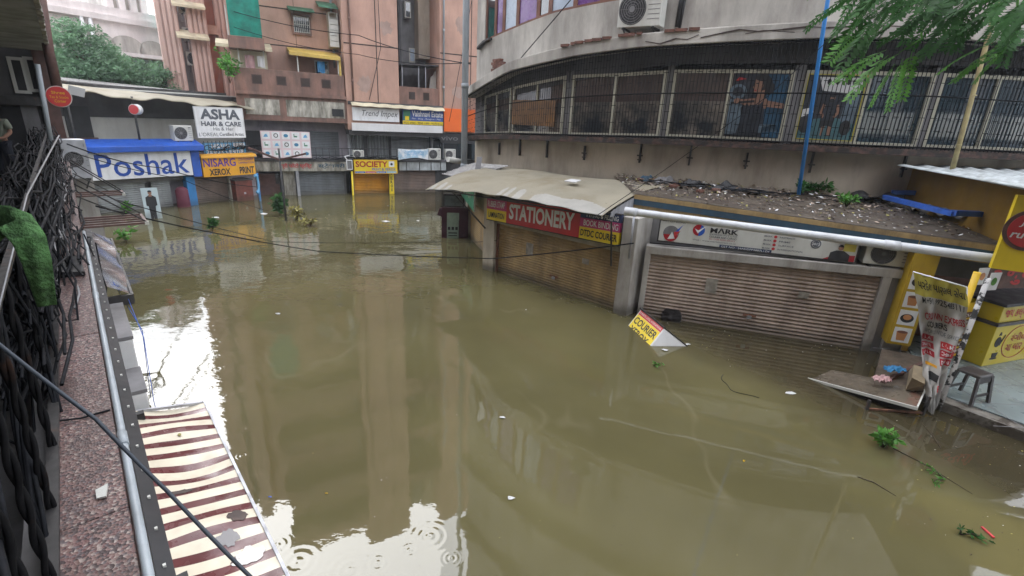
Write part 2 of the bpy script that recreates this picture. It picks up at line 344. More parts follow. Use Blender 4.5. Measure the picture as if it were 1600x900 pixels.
def terrazzo():
    m=D.materials.new('terrazzo'); m.use_nodes=True; n=m.node_tree.nodes; l=m.node_tree.links; b=n['Principled BSDF']
    tc=n.new('ShaderNodeTexCoord'); v=n.new('ShaderNodeTexVoronoi'); v.inputs['Scale'].default_value=95; l.new(tc.outputs['Object'],v.inputs['Vector'])
    cr=n.new('ShaderNodeValToRGB'); sp=n.new('ShaderNodeSeparateColor'); l.new(v.outputs['Color'],sp.inputs[0]); l.new(sp.outputs[0],cr.inputs[0])
    e=cr.color_ramp.elements; e[0].position=0; e[0].color=(.05,.03,.03,1); e[1].position=1; e[1].color=(.42,.35,.31,1)
    for p,c in ((.3,(.15,.075,.07,1)),(.55,(.20,.12,.105,1)),(.75,(.11,.085,.09,1)),(.88,(.31,.25,.22,1))):
        q=e.new(p); q.color=c
    cr.color_ramp.interpolation='CONSTANT'
    ng=n.new('ShaderNodeTexNoise'); ng.inputs['Scale'].default_value=3; ng.inputs['Detail'].default_value=7; l.new(tc.outputs['Object'],ng.inputs['Vector'])
    mr=n.new('ShaderNodeMapRange'); mr.inputs[1].default_value=.45; mr.inputs[2].default_value=.7; mr.inputs[4].default_value=.7; l.new(ng.outputs[0],mr.inputs[0])
    mx=n.new('ShaderNodeMix'); mx.data_type='RGBA'; l.new(mr.outputs[0],mx.inputs[0]); l.new(cr.outputs[0],mx.inputs[6]); mx.inputs[7].default_value=(.07,.045,.04,1)
    l.new(mx.outputs[2],b.inputs['Base Color']); b.inputs['Roughness'].default_value=.55
    bp=n.new('ShaderNodeBump'); bp.inputs['Strength'].default_value=.5; bp.inputs['Distance'].default_value=.004; l.new(v.outputs['Distance'],bp.inputs['Height']); l.new(bp.outputs[0],b.inputs['Normal'])
    return m
M['terrazzo']=terrazzo()
def water_mat(rings):
    m=D.materials.new('flood_water'); m.use_nodes=True; n=m.node_tree.nodes; l=m.node_tree.links; b=n['Principled BSDF']
    ge=n.new('ShaderNodeNewGeometry'); pos=ge.outputs['Position']
    def nz(sc,det,rg=.5,st=None):
        x=n.new('ShaderNodeTexNoise'); x.inputs['Scale'].default_value=sc; x.inputs['Detail'].default_value=det; x.inputs['Roughness'].default_value=rg
        if st:
            mp=n.new('ShaderNodeMapping'); mp.inputs['Scale'].default_value=st; mp.inputs['Rotation'].default_value=(0,0,.5); l.new(pos,mp.inputs[0]); l.new(mp.outputs[0],x.inputs['Vector'])
        else: l.new(pos,x.inputs['Vector'])
        return x.outputs[0]
    def ma(op,a,c,d=None):
        x=n.new('ShaderNodeMath'); x.operation=op
        for i,q in enumerate((a,c,d)):
            if q is None: continue
            if isinstance(q,(int,float)): x.inputs[i].default_value=q
            else: l.new(q,x.inputs[i])
        return x.outputs[0]
    def mr(f,a,c,lo,hi):
        x=n.new('ShaderNodeMapRange'); x.inputs[1].default_value=a; x.inputs[2].default_value=c; x.inputs[3].default_value=lo; x.inputs[4].default_value=hi; l.new(f,x.inputs[0]); return x.outputs[0]
    mx=n.new('ShaderNodeMix'); mx.data_type='RGBA'; l.new(mr(nz(.35,4),.35,.65,0,1),mx.inputs[0])
    mx.inputs[6].default_value=(*WATER_A,1); mx.inputs[7].default_value=(*WATER_B,1)
    # shade and shallower water put into the base colour along the right hand shops
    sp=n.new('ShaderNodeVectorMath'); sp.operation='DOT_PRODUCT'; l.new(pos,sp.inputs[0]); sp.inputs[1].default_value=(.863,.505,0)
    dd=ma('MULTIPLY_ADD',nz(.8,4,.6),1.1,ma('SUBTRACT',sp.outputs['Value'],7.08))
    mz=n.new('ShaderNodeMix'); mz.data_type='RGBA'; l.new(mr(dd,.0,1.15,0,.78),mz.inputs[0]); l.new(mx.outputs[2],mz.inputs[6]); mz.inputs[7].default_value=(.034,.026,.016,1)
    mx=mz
    # pale scum lines drawn out by the current
    sc=mr(ma('ABSOLUTE',ma('SUBTRACT',nz(.42,3,.45,(1,.55,1)),.5),0),.0,.013,.14,0)
    m2=n.new('ShaderNodeMix'); m2.data_type='RGBA'; l.new(ma('MULTIPLY',sc,mr(nz(.5,2),.5,.62,0,1)),m2.inputs[0]); l.new(mx.outputs[2],m2.inputs[6]); m2.inputs[7].default_value=(.30,.27,.19,1)
    l.new(m2.outputs[2],b.inputs['Base Color'])
    b.inputs['Roughness'].default_value=.02; b.inputs['IOR'].default_value=1.66; b.inputs['Specular IOR Level'].default_value=.5
    sx=n.new('ShaderNodeSeparateXYZ'); l.new(pos,sx.inputs[0])
    far=ma('MULTIPLY',mr(sx.outputs[1],4,11,.4,1.15),mr(sx.outputs[0],-1.5,3,1.0,.45))
    h=ma('MULTIPLY',ma('ADD',ma('MULTIPLY',nz(1.1,3,.45),.55),ma('MULTIPLY',nz(4.5,3,.5,(1,1.6,1)),mr(sx.outputs[0],-4,-1,.17,.09))),far)
    h=ma('MULTIPLY',h,mr(nz(.33,3),.38,.68,.25,1.5))
    for (x,y,R,k) in rings:
        vd=n.new('ShaderNodeVectorMath'); vd.operation='DISTANCE'; l.new(pos,vd.inputs[0]); vd.inputs[1].default_value=(x,y,0)
        r=vd.outputs['Value']
        s=ma('SINE',ma('MULTIPLY',r,k),0)
        h=ma('MULTIPLY_ADD',ma('MULTIPLY',s,mr(r,R*.15,R,.035,0)),.95*R**.5,h)
    bp=n.new('ShaderNodeBump'); bp.inputs['Strength'].default_value=.5; bp.inputs['Distance'].default_value=.05; l.new(h,bp.inputs['Height']); l.new(bp.outputs[0],b.inputs['Normal'])
    return m
WATER_A=(.094,.083,.038); WATER_B=(.127,.113,.052)
# ------------------------------------------------------------------ ground and water
mb=MB(); mb.box(-400,400,-200,700,-1.5,-1.2); solo('ground',None,None,mb,M['bed'],kind='structure')
RINGS=[]
for px,py,R,k in ((465,878,.28,75),(672,838,.24,85),(548,892,.26,80),(640,860,.14,120),(338,577,.16,110),(325,607,.10,150),(388,668,.16,110),(378,712,.10,150),(432,852,.16,110),(250,545,.22,80),(590,880,.16,120),(705,872,.12,140)):
    p=G(px,py); RINGS.append((p.x,p.y,R,k))
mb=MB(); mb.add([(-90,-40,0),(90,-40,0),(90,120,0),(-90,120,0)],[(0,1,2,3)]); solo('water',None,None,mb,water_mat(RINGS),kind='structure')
# ------------------------------------------------------------------ shared builders
def shutter(mb,u0,u1,z0,z1,y,pitch=.075,d=.022,mi=0):
    n=max(1,round((z1-z0)/pitch)); pitch=(z1-z0)/n; prof=[]
    for i in range(n):
        for k in range(5): prof.append((z0+(i+k/5)*pitch,y-d*math.sin(math.pi*k/4.6)))
    prof.append((z1,y)); vs=[];fs=[]
    for z,yy in prof: vs+=[(u0,yy,z),(u1,yy,z)]
    for i in range(len(prof)-1): fs.append((2*i,2*i+1,2*i+3,2*i+2))
    return mb.add(vs,fs,mi,False)
def frame(mb,u0,u1,z0,z1,w,y0,y1,mi=0):
    mb.box(u0,u1,y0,y1,z0,z0+w,mi); mb.box(u0,u1,y0,y1,z1-w,z1,mi); mb.box(u0,u0+w,y0,y1,z0+w,z1-w,mi); mb.box(u1-w,u1,y0,y1,z0+w,z1-w,mi); return mb
def fan(mb,c,r,y,mi=0,rings=6,sp=10):
    for i in range(rings): mb.ring(c,r*(1-i/rings),r*.035+.002,y-.006,y,24,mi)
    for k in range(sp):
        a=2*math.pi*k/sp; mb.bar((c[0]+.05*math.cos(a),y-.009,c[1]+.05*math.sin(a)),(c[0]+r*math.cos(a),y-.009,c[1]+r*math.sin(a)),.006)
    mb.disc(c,r*.22,y-.016,y-.004,16,mi)
AC='air conditioner outdoor units'
def ac(fr,u,y,z,w,h,d,label,group=AC,side=.28,shade='ivory'):
    t=Th('air_conditioner',label,'air conditioner',fr,u,y,z,group)
    m=MB(); m.box(u,u+w,y,y+d,z,z+h); t.part('casing',m,M[shade],bevel=.015)
    cu=u+w*(1-side)/2; r=min(w*(1-side)*.46,h*.44)
    m=MB(); m.disc((cu,z+h/2),r*1.04,y-.004,y+.01,28); f=t.part('fan_recess',m,M['black'])
    m=MB(); fan(m,(cu,z+h/2),r,y-.006); t.part('fan_grille',m,M['grey_wall'])
    m=MB()
    for k in range(5): m.box(u+w*(1-side)+.03,u+w-.03,y-.004,y-.0005,z+h*(.2+.13*k),z+h*(.2+.13*k)+.012)
    m.box(u+w*(1-side)+.04,u+w-.05,y-.005,y-.001,z+h*.82,z+h*.9); t.part('side_vent',m,M['grey_wall'])
    m=MB()
    for q in (.15,.85):
        m.box(u+w*q-.02,u+w*q+.02,y-.02,y+d+.1,z-.045,z-.003); m.bar((u+w*q,y+.05,z-.04),(u+w*q,y+d+.08,z-.30),.025)
    t.part('bracket',m,M['dark_metal']); return t
SIGNS={}
def sign(name,label,fr,rc,y,panel,texts,depth=.06,frame_m=None,fw=.025,group=None,extra=None,cat='sign'):
    """texts: (words, fx0, fx1, fz0, fz1, material, bold, shear) as fractions of the board; extra(t,map)"""
    u0,u1,z0,z1=rc; t=Th(name,label,cat,fr,(u0+u1)/2,y,z0,group)
    m=MB(); m.box(u0,u1,y,y+depth,z0,z1); t.part('panel',m,M[panel],bevel=.006)
    if frame_m:
        m=MB(); frame(m,u0-.004,u1+.004,z0-.004,z1+.004,fw,y-.012,y+depth+.01); t.part('frame',m,M[frame_m])
    mapx=lambda a:lerp(a,u0,u1); mapz=lambda a:lerp(a,z0,z1)
    if extra: extra(t,mapx,mapz,y)
    for (s,a,b,c,d,mm,bold,sh) in texts:
        m=MB(); m.text(s,mapx(a),mapx(b),mapz(c),mapz(d),y-.009,bold,sh); t.part('lettering',m,M[mm])
    return t
def patch(t,mx,mz,y,a,b,c,d,m,name='colour_panel',dy=.004):
    q=MB(); q.box(mx(a),mx(b),y-dy,y-.0005,mz(c),mz(d)); return t.part(name,q,M[m])
# ------------------------------------------------------------------ rear pink apartment block
b=Th('apartment_block','tall dusty pink apartment block with balconies above the flooded shops','building',REAR,0,0,-1.2)
TOP=21.5
m=MB(); m.box(2.0,4.42,0,6,2.95,TOP); b.part('wall',m,M['pink'],bevel=.02)
m=MB(); m.box(6.42,15,0,6,2.95,TOP); b.part('wall',m,M['pink'],bevel=.02)
m=MB(); m.box(-2.35,2.0,1.15,6,5.6,TOP); m.box(-2.35,2.0,1.15,6,3.3,5.6); b.part('wall',m,M['pink'])
m=MB(); m.box(4.42,6.42,2.2,6,2.95,TOP); b.part('shaft_wall',m,M['grey_wall'])
m=MB(); m.box(4.425,5.05,2.0,2.2,4.2,TOP); m.box(4.9,5.0,1.6,2.0,4.2,TOP); b.part('shaft_pier',m,M['dark_wall'])
m=MB(); m.box(5.85,6.415,1.5,2.2,6.4,TOP); b.part('shaft_pier',m,M['cream_wall'])
m=MB()                                                       # grooves between the storeys and panels
for z in (6.55,9.4,12.3,15.2,18.1):
    m.box(2.02,4.40,-.004,.03,z,z+.05); m.box(6.44,14.9,-.004,.03,z,z+.05)
m.box(3.41,3.45,-.004,.03,4.1,TOP); m.box(8.0,8.04,-.004,.03,4.1,TOP); b.part('groove',m,M['groove'])
m=MB()
for z in (6.3,7.75,9.2,12.1,15,18): m.box(-2.3,1.98,1.146,1.16,z,z+.05)
for u in (-1.35,.2): m.box(u,u+.02,1.146,1.16,6.3,9.2)
b.part('groove',m,M['groove'])
for k,z0 in enumerate((4.38,10.2,13.1,16.0,18.9)):           # balconies, left bay
    m=MB(); m.box(-2.4,1.95,0.0,.14,z0,z0+.87); m.box(-2.4,1.95,.14,1.15,z0,z0+.12); m.box(-2.4,-2.28,.14,1.15,z0+.12,z0+.87)
    p=b.part('balcony',m,M['pink_dark'],bevel=.01)
    if k==0:
        for u in (-1.55,-.62,.33,1.18): m=MB(); frame(m,u-.19,u+.19,4.66,5.02,.018,-.006,.02); m.box(u-.165,u+.165,-.003,.01,4.685,4.995); b.part('vent_panel',m,M['groove'],parent=p)
for k,z0 in enumerate((4.2,7.6,10.8,14.0,17.2)):             # balconies in the recessed shaft
    m=MB(); m.box(4.43,6.41,.05,.17,z0,z0+.78); m.box(4.43,6.41,.17,2.0,z0,z0+.1); p=b.part('balcony',m,M['pink_dark'])
    if k==0:
        for u in (5.05,5.75): m=MB(); frame(m,u-.15,u+.15,4.42,4.76,.018,.044,.07); m.box(u-.13,u+.13,.047,.06,4.44,4.74); b.part('vent_panel',m,M['groove'],parent=p)
    if k>0: D.objects.remove(p) if z0<9 else None
m=MB(); m.plate([(4.45,5.92),(6.40,5.98),(6.40,6.04),(4.45,5.98)],.1,1.8); b.part('balcony_roof',m,M['dark_metal'])
for u in (4.62,5.42,5.76): m=MB(); m.box(u,u+.035,.2,.235,4.98,5.93); b.part('balcony_post',m,M['galv'])
m=MB(); m.plate([(6.05,4.98),(6.40,4.98),(6.40,5.85),(6.3,5.75),(6.25,5.6),(6.12,5.5)],.5,.55); b.part('balcony_screen',m,M['white_wall'])
m=MB(); m.box(5.55,5.85,2.14,2.2,6.2,6.9); f=b.part('window',m,M['ivory']); m=MB(); m.box(5.6,5.8,2.12,2.14,6.3,6.85); b.part('pane',m,M['pale_blue_pane'],parent=f)
m=MB(); m.box(5.3,5.6,1.9,2.2,8.2,8.9); f=b.part('window',m,M['ivory']); m=MB(); m.box(5.35,5.55,1.88,1.9,8.25,8.85); b.part('pane',m,M['glass'],parent=f)
# grilled window with green canopy, louvres and the yellow-roofed balcony
u0,u1,z0,z1=REAR.rect(458,24,484,53,1.1)
m=MB(); frame(m,u0-.08,u1+.08,z0-.08,z1+.08,.08,1.05,1.2); f=b.part('window',m,M['pink_dark'])
m=MB(); m.box(u0,u1,1.13,1.145,z0,z1); b.part('pane',m,M['glass'],parent=f)
m=MB()
for k in range(9): u=lerp(k/8,u0,u1); m.box(u-.009,u+.009,1.03,1.05,z0,z1)
for k in range(3): z=lerp(k/2,z0+.03,z1-.03); m.box(u0,u1,1.052,1.065,z-.008,z+.008)
b.part('grille',m,M['ivory'],parent=f)
m=MB(); m.hexa([(u0-.22,.55,z1+.12),(u1+.2,.55,z1+.12),(u1+.2,1.15,z1+.3),(u0-.22,1.15,z1+.3),(u0-.22,.55,z1+.17),(u1+.2,.55,z1+.17),(u1+.2,1.15,z1+.36),(u0-.22,1.15,z1+.36)]); b.part('window_canopy',m,M['green_canopy'])
u0,u1,z0,z1=REAR.rect(514,20,529,73,.55)
m=MB(); frame(m,u0-.03,u1+.03,z0-.03,z1+.03,.03,.5,.75)
for k in range(6): z=lerp(k/6,z0,z1); m.hexa([(u0,.52,z),(u1,.52,z),(u1,.66,z+.1),(u0,.66,z+.1),(u0,.54,z+.2),(u1,.54,z+.2),(u1,.68,z+.3),(u0,.68,z+.3)]) if z1-z>.3 else None
b.part('louvre',m,M['ivory']); m=MB(); m.box(u0-.03,u1+.03,.69,1.2,z0-.05,z1+.05); b.part('louvre_box',m,M['cream_wall'])
m=MB(); m.hexa([(u0-.45,.2,z1+.12),(u1+.02,.2,z1+.12),(u1+.02,1.15,z1+.45),(u0-.45,1.15,z1+.45),(u0-.45,.2,z1+.17),(u1+.02,.2,z1+.17),(u1+.02,1.15,z1+.5),(u0-.45,1.15,z1+.5)]); b.part('window_canopy',m,M['green_canopy'])
def bal_roof(px0,px1,ya,yb,mt,lab):
    ua,za=REAR.uz(px0,ya,-.1); ub,zb=REAR.uz(px1,yb,-.1)
    m=MB(); m.hexa([(ua,-.12,za-.13),(ub,-.12,zb-.13),(ub,1.14,zb+.1),(ua,1.14,za+.1),(ua,-.12,za),(ub,-.12,zb),(ub,1.14,zb+.28),(ua,1.14,za+.28)]); b.part('balcony_roof',m,M[mt],label=lab)
    return ua,ub,za,zb
ua,ub,za,zb=bal_roof(452,532,80,90,'yellow_canopy','sloping yellow balcony roof')
for u in (ua+.28,ub-.12): m=MB(); m.box(u,u+.04,.02,.06,5.2,za-.12); b.part('balcony_post',m,M['ivory'])
m=MB(); m.box(ub-.07,ub+.02,.0,.3,5.2,zb-.13); b.part('balcony_post',m,M['yellow_canopy'])
m=MB(); frame(m,ub-.95,ub-.35,5.2,5.85,.05,1.08,1.15); f=b.part('window',m,M['ivory']); m=MB(); m.box(ub-.9,ub-.4,1.12,1.14,5.25,5.8); b.part('pane',m,M['glass'],parent=f)
ua,ub,za,zb=bal_roof(336,425,66,76,'cream_canopy','faded cream balcony roof')
for u in (ua+.75,ub-.35): m=MB(); m.box(u,u+.035,.02,.055,5.25,za-.1); b.part('balcony_post',m,M['ivory'])
m=MB(); m.box(ua+.5,ub-.2,.6,.64,5.2,5.95); b.part('balcony_blind',m,M['cream_canopy'])
# green netted balcony
ua,z0=REAR.uz(359,50,-.25); ub,_=REAR.uz(409,50,-.25)
m=MB(); m.box(ua-.1,ub+.05,-.3,1.15,z0+2.5,z0+2.8); b.part('balcony',m,M['pink_dark']); m=MB(); m.box(ua-.1,ub+.05,-.3,1.15,z0-.55,z0-.12); p=b.part('balcony',m,M['pink_dark'])
m=MB(); m.grid(lambda a,c:(lerp(a,ua,ub),-.25+.04*math.sin(a*9+c*4),lerp(c,z0-.1,z0+2.5)),14,10); m.grid(lambda a,c:(ub,lerp(a,-.25,1.1),lerp(c,z0-.1,z0+2.5)),4,4)
b.part('shade_net',m,M['green_net'],parent=p)
m=MB()
for q in range(6): m.box(ua-.08,ua-.05,-.25+q*.25,-.22+q*.25,z0-.12,z0+.9)
for z in (z0+.1,z0+.5,z0+.9): m.box(ua-.085,ua-.045,-.28,1.1,z,z+.03)
b.part('side_rail',m,M['ivory'],parent=p)
# weathered concrete band under the balcony, first floor and ground floor
m=MB(); m.box(-2.4,2.0,0.02,1.2,3.22,3.34); m.box(-2.4,2.0,-.1,1.2,4.24,4.38); m.box(-2.4,2.02,.05,.3,3.34,4.24); b.part('concrete_band',m,M['pink_dark'])
m=MB(); m.box(-2.1,-.78,.03,.2,3.45,4.08); b.part('band_panel',m,M['moss_wall']); m=MB(); m.box(-.52,1.9,.03,.2,3.42,4.1); b.part('band_panel',m,M['moss_wall'])
m=MB(); m.box(1.35,1.85,.02,.2,3.5,3.82); b.part('vent_opening',m,M['black'])
m=MB(); m.box(-2.4,2.1,.9,1.3,1.6,3.22); b.part('upper_shop_wall',m,M['lav_wall'])
m=MB(); m.box(2.1,6.7,1.2,1.5,1.6,2.95); b.part('upper_shop_wall',m,M['grey_wall'])
m=MB(); m.box(2.05,6.7,-.05,1.5,2.72,2.95); m.box(2.05,6.6,-.03,1.5,4.05,4.2); b.part('floor_slab',m,M['dark_wall'])
ua,z1=REAR.uz(449,204,.85); ub,_=REAR.uz(528,204,.85)
m=MB(); shutter(m,ua,ub,1.6,z1,.85); b.part('upper_shutter',m,M['shutter_grey']); m=MB(); frame(m,ua-.07,ub+.07,1.6,z1+.08,.06,.82,.9); b.part('shutter_frame',m,M['lav_wall'])
m=MB(); m.box(-2.3,ua-.6,.84,.9,1.6,2.75); b.part('upper_door',m,M['black'])
ua,z1=REAR.uz(533,200,.9); ub,_=REAR.uz(607,206,.9)
def pleat(a,c): return (lerp(a,ua,ub),.95+.05*math.sin(a*95)+.02*math.sin(a*31),lerp(c,1.6,2.72))
m=MB(); m.grid(pleat,150,1); b.part('hanging_sheet',m,M['curtain'])
m=MB(); m.box((ua+ub)/2-.12,(ua+ub)/2+.06,.85,.9,1.6,2.72); m.box(ub-.03,ub+.1,.85,.9,1.6,2.72); b.part('post',m,M['dark_metal'])
ua,z1=REAR.uz(609,208,1.0); ub,_=REAR.uz(670,208,1.0)
m=MB(); shutter(m,ua,ub,1.6,2.7,1.0); b.part('upper_shutter',m,M['shutter_light'])
for u,wd in ((ub+.02,.1),(ub+.65,.06),(2.06,.1)): m=MB(); m.box(u,u+wd,.7,.8,1.6,2.75); b.part('post',m,M['galv'])
m=MB(); m.box(6.1,8.4,1.0,1.3,1.6,3.0); m.box(8.41,15,.6,1.2,1.6,3.0); b.part('glass_front',m,M['glass_blue'])
# ground floor strip with the shutters
m=MB(); m.box(-2.5,7.6,-.15,1.3,1.52,1.64); b.part('floor_slab',m,M['dark_wall'])
m=MB(); m.box(-2.5,2.0,-.12,.1,1.1,1.52); b.part('fascia',m,M['moss_wall'])
m=MB(); m.box(4.3,6.7,-.12,.1,1.12,1.52); f=b.part('fascia',m,M['wave_sheet'])
m=MB()
for u in (4.65,5.3,5.9,6.4): m.box(u,u+.03,-.14,-.118,1.12,1.52)
b.part('joint',m,M['dark_metal'],parent=f)
m=MB(); m.box(-2.5,15,1.0,3,-1.2,1.55); b.part('back_wall',m,M['dark_wall'])
m=MB(); m.text('श्री फोटो प्रिन्ट',-1.0,.3,1.2,1.45,-.128,.02); b.part('lettering',m,M['red'],label='faded red painted words on the concrete fascia')
m=MB(); m.text('स्टेशनरी',.55,1.75,1.2,1.45,-.128,.02); b.part('lettering',m,M['fascia_blue'],label='faded blue painted words on the concrete fascia')
for (a,c,mt) in ((467,538,'shutter_grey'),(553,607,'shutter_orange'),(615,680,'shutter_brown')):
    ua,_=REAR.uz(a,290,.15); ub,_=REAR.uz(c,290,.15)
    m=MB(); shutter(m,ua,ub,-.4,1.12,.15); b.part('shutter',m,M[mt]); m=MB(); m.box(ua-.1,ua,.1,.3,-1.2,1.12); b.part('door_jamb',m,M['dark_wall']); m=MB(); m.box(ub,ub+.1,.1,.3,-1.2,1.12); b.part('door_jamb',m,M['dark_wall'])
ua,_=REAR.uz(444,290,.2); ub,_=REAR.uz(462,290,.2)
m=MB(); m.box(ua,ub,.15,.4,-1.2,1.12); b.part('pillar',m,M['moss_wall'])
ua,_=REAR.uz(464,290,-.15); m=MB(); m.box(ua,ua+.12,-.15,.0,-1.2,1.12); b.part('pillar',m,M['galv'])
ua,_=REAR.uz(402,285,.3); m=MB(); m.box(-2.4,-1.1,.35,.5,-1.2,.95); b.part('door',m,M['brown_metal'])
m=MB(); m.box(-1.25,-1.0,.3,.45,.5,.95); b.part('meter_box',m,M['dark_metal'])
# signs of the rear block
rc=REAR.rect
def cream_top(t,mx,mz,y):
    q=MB(); q.grid(lambda a,c:(lerp(a,mx(-.02),mx(2.03)),y-.22+.3*c,mz(1.02)+.05+.16*c**.7+.012*math.sin(a*40)-.05*a),40,4); t.part('cloth_hood',q,M['cream_canopy'])
sign('shop_sign','white cloth sign with dark script lettering under a cream hood','x' and REAR,rc(550,167,624,191,-.1),-.1,'sign_white',[('Trend Impex',.2,.97,.24,.82,'ink',-.006,.3)],extra=cream_top)
def vb(t,mx,mz,y):
    patch(t,mx,mz,y,0,1,.0,.27,'yellow_sign'); patch(t,mx,mz,y,.03,.19,.3,.92,'green_sign'); patch(t,mx,mz,y,.07,.16,.3,.55,'yellow_sign','colour_panel',.006)
sign('shop_sign','dark blue estate agent sign with yellow strip beside the script sign',REAR,rc(628,170,693,197,-.1),-.1,'sign_blue',[('Vaishnavi Estate',.23,.98,.55,.92,'sign_white',.02,0),('Flat - Shop - Bunglow - Plot',.23,.93,.34,.47,'sign_white',0,0),('99252 60065 - 98240 11890 - 94270 60161',.03,.97,.06,.20,'ink',0,0)],frame_m='dark_metal',extra=vb)
m=MB(); u0,u1,z0,z1=rc(550,192,691,206,-.2); z0,z1=2.93,3.27; m.box(u0,u1,-.22,-.16,z0,z1)
for k in range(9): u=lerp(k/8,u0,u1); m.box(u-.01,u+.01,-.225,-.15,z0-.005,z1+.005)
b.part('awning_board',m,M['white'])
sign('billboard','bright orange billboard at the right end of the pink block',REAR,rc(694,169,742,207,-.12),-.12,'orange',[('૨',.6,.76,.36,.62,'sign_white',.03,0)],cat='billboard')
sign('shop_sign','black phone shop sign under the orange billboard',REAR,rc(688,208,742,225,-.05),-.05,'black',[('vivo',.02,.5,.3,.75,'grey_wall',.01,0),('vivo',.75,.98,.35,.65,'grey_wall',.0,0)])
def soc(t,mx,mz,y):
    for k,mm in enumerate(('royal','magenta','royal','sky_blue')): patch(t,mx,mz,y,.01+.245*k,.24+.245*k,.01,.17,mm)
    patch(t,mx,mz,y,.80,.93,.5,.92,'sign_white'); q=MB(); q.disc((mx(.865),mz(.7)),.06,y-.008,y-.004,14); t.part('emblem',q,M['ink'])
sign('shop_sign','yellow sign with big red lettering over the orange shutter',REAR,rc(553,250,621,271,-.35),-.35,'yellow_sign',[('SOCIETY',.03,.77,.48,.92,'red_deep',.03,0),('PRINT & XEROX',.4,.96,.22,.42,'royal',.01,0),('STATIONERY',.02,.22,.05,.13,'sign_white',0,0),('LAMINATION',.27,.46,.05,.13,'sign_white',0,0),('BINDING',.52,.7,.05,.13,'sign_white',0,0),('ONLINE',.77,.96,.05,.13,'sign_white',0,0)],depth=.12,frame_m='yellow',extra=soc)
u0,u1,z0,z1=rc(608,272,616,298,-.2)
t=Th('vertical_sign','narrow yellow upright sign with black letters beside the orange shutter','sign',REAR,(u0+u1)/2,-.2,0)
m=MB(); m.box(u0,u1,-.2,-.1,-.8,1.1); t.part('panel',m,M['yellow_sign'])
m=MB()
for k,ch in enumerate('XEROX'): m.text(ch,u0+.06,u1-.06,.88-k*.19,1.03-k*.19,-.206,.03)
t.part('lettering',m,M['ink'])
u0,_=REAR.uz(551,290,-.3); m=MB(); m.tube([(u0,-.3,-1.2),(u0,-.3,1.1)],.045,10); solo('yellow_post','thin yellow post left of the orange shutter','post',m,M['yellow_sign'],REAR,u0,-.3,-1.2)
ua,z1=rc(622,232,669,250,-.4)[0],REAR.uz(622,232,-.4)[1]; ub,z0=REAR.uz(669,251,-.4)
def cl(a,c): return (lerp(a,ua,ub),-.4-.05*math.sin(a*7)-.06*c*math.sin(a*3.1),lerp(c,z1-.04*math.sin(a*3.14),z0+.12*abs(math.sin(a*3))+.02))
m=MB(); m.grid(cl,24,8); t=Th('cloth_banner','crumpled pale blue cloth banner hung on the first floor railing','banner',REAR,ua,-.4,z1); t.part('cloth',m,mat('banner_blue',(.36,.52,.64),rough=.8,var=.12,col2=(.72,.74,.76),blend=(.45,.55),scale=5))
for k,(s,zz) in enumerate((('ADMISSION OPEN',.72),('COACHING CLASS',.45))):
    m=MB(); m.text(s,.2,.85,zz-.1,zz+.1,0,.01,fmap=lambda x,y,z:tuple(Vector(cl(x,1-z))+Vector((0,-.012,0)))); t.part('lettering',m,M['sky_blue'])
u0,u1,z0,z1=rc(670,232,689,250,-.2); ac(REAR,u0,-.2,z0,u1-u0,z1-z0,.3,'white air conditioner unit right of the pale blue banner')
u0,u1,z0,z1=rc(552,235,569,247,-.2); ac(REAR,u0,-.2,z0,u1-u0,z1-z0,.3,'white air conditioner unit standing above the yellow sign with red lettering')
u0,u1,z0,z1=rc(696,233,712,250,-.1); ac(REAR,u0,-.1,z0,u1-u0,z1-z0,.3,'dull air conditioner unit under the black phone shop sign')
u0,u1,z0,z1=rc(541,250,551,265,-.5)
t=Th('flood_light','white box lamp at the left end of the yellow sign with red lettering','lamp',REAR,u0,-.5,z0); m=MB(); frame(m,u0,u1,z0,z1,.03,-.55,-.4); t.part('casing',m,M['white']); m=MB(); m.box(u0+.03,u1-.03,-.5,-.42,z0+.03,z1-.03); t.part('lens',m,M['grey_wall'])
m=MB(); m.tube([(u0+.05,-.45,z1),(u0-.05,-.4,z1+.15),(u0+.2,-.2,z1+.18)],.025,6); t.part('arm',m,M['white'])
m=MB()                                                       # railing along the first floor ledge
for k in range(24): u=lerp(k/23,-2.3,4.2); m.tube([(u,-.08,1.64),(u,-.08,2.12)],.012,4)
for z in (1.8,2.12): m.tube([(-2.3,-.08,z),(4.2,-.08,z)],.014,4)
solo('ledge_railing','thin rusty railing along the first floor ledge of the pink block','railing',m,M['dark_metal'],REAR,-2.3,-.08,1.64)
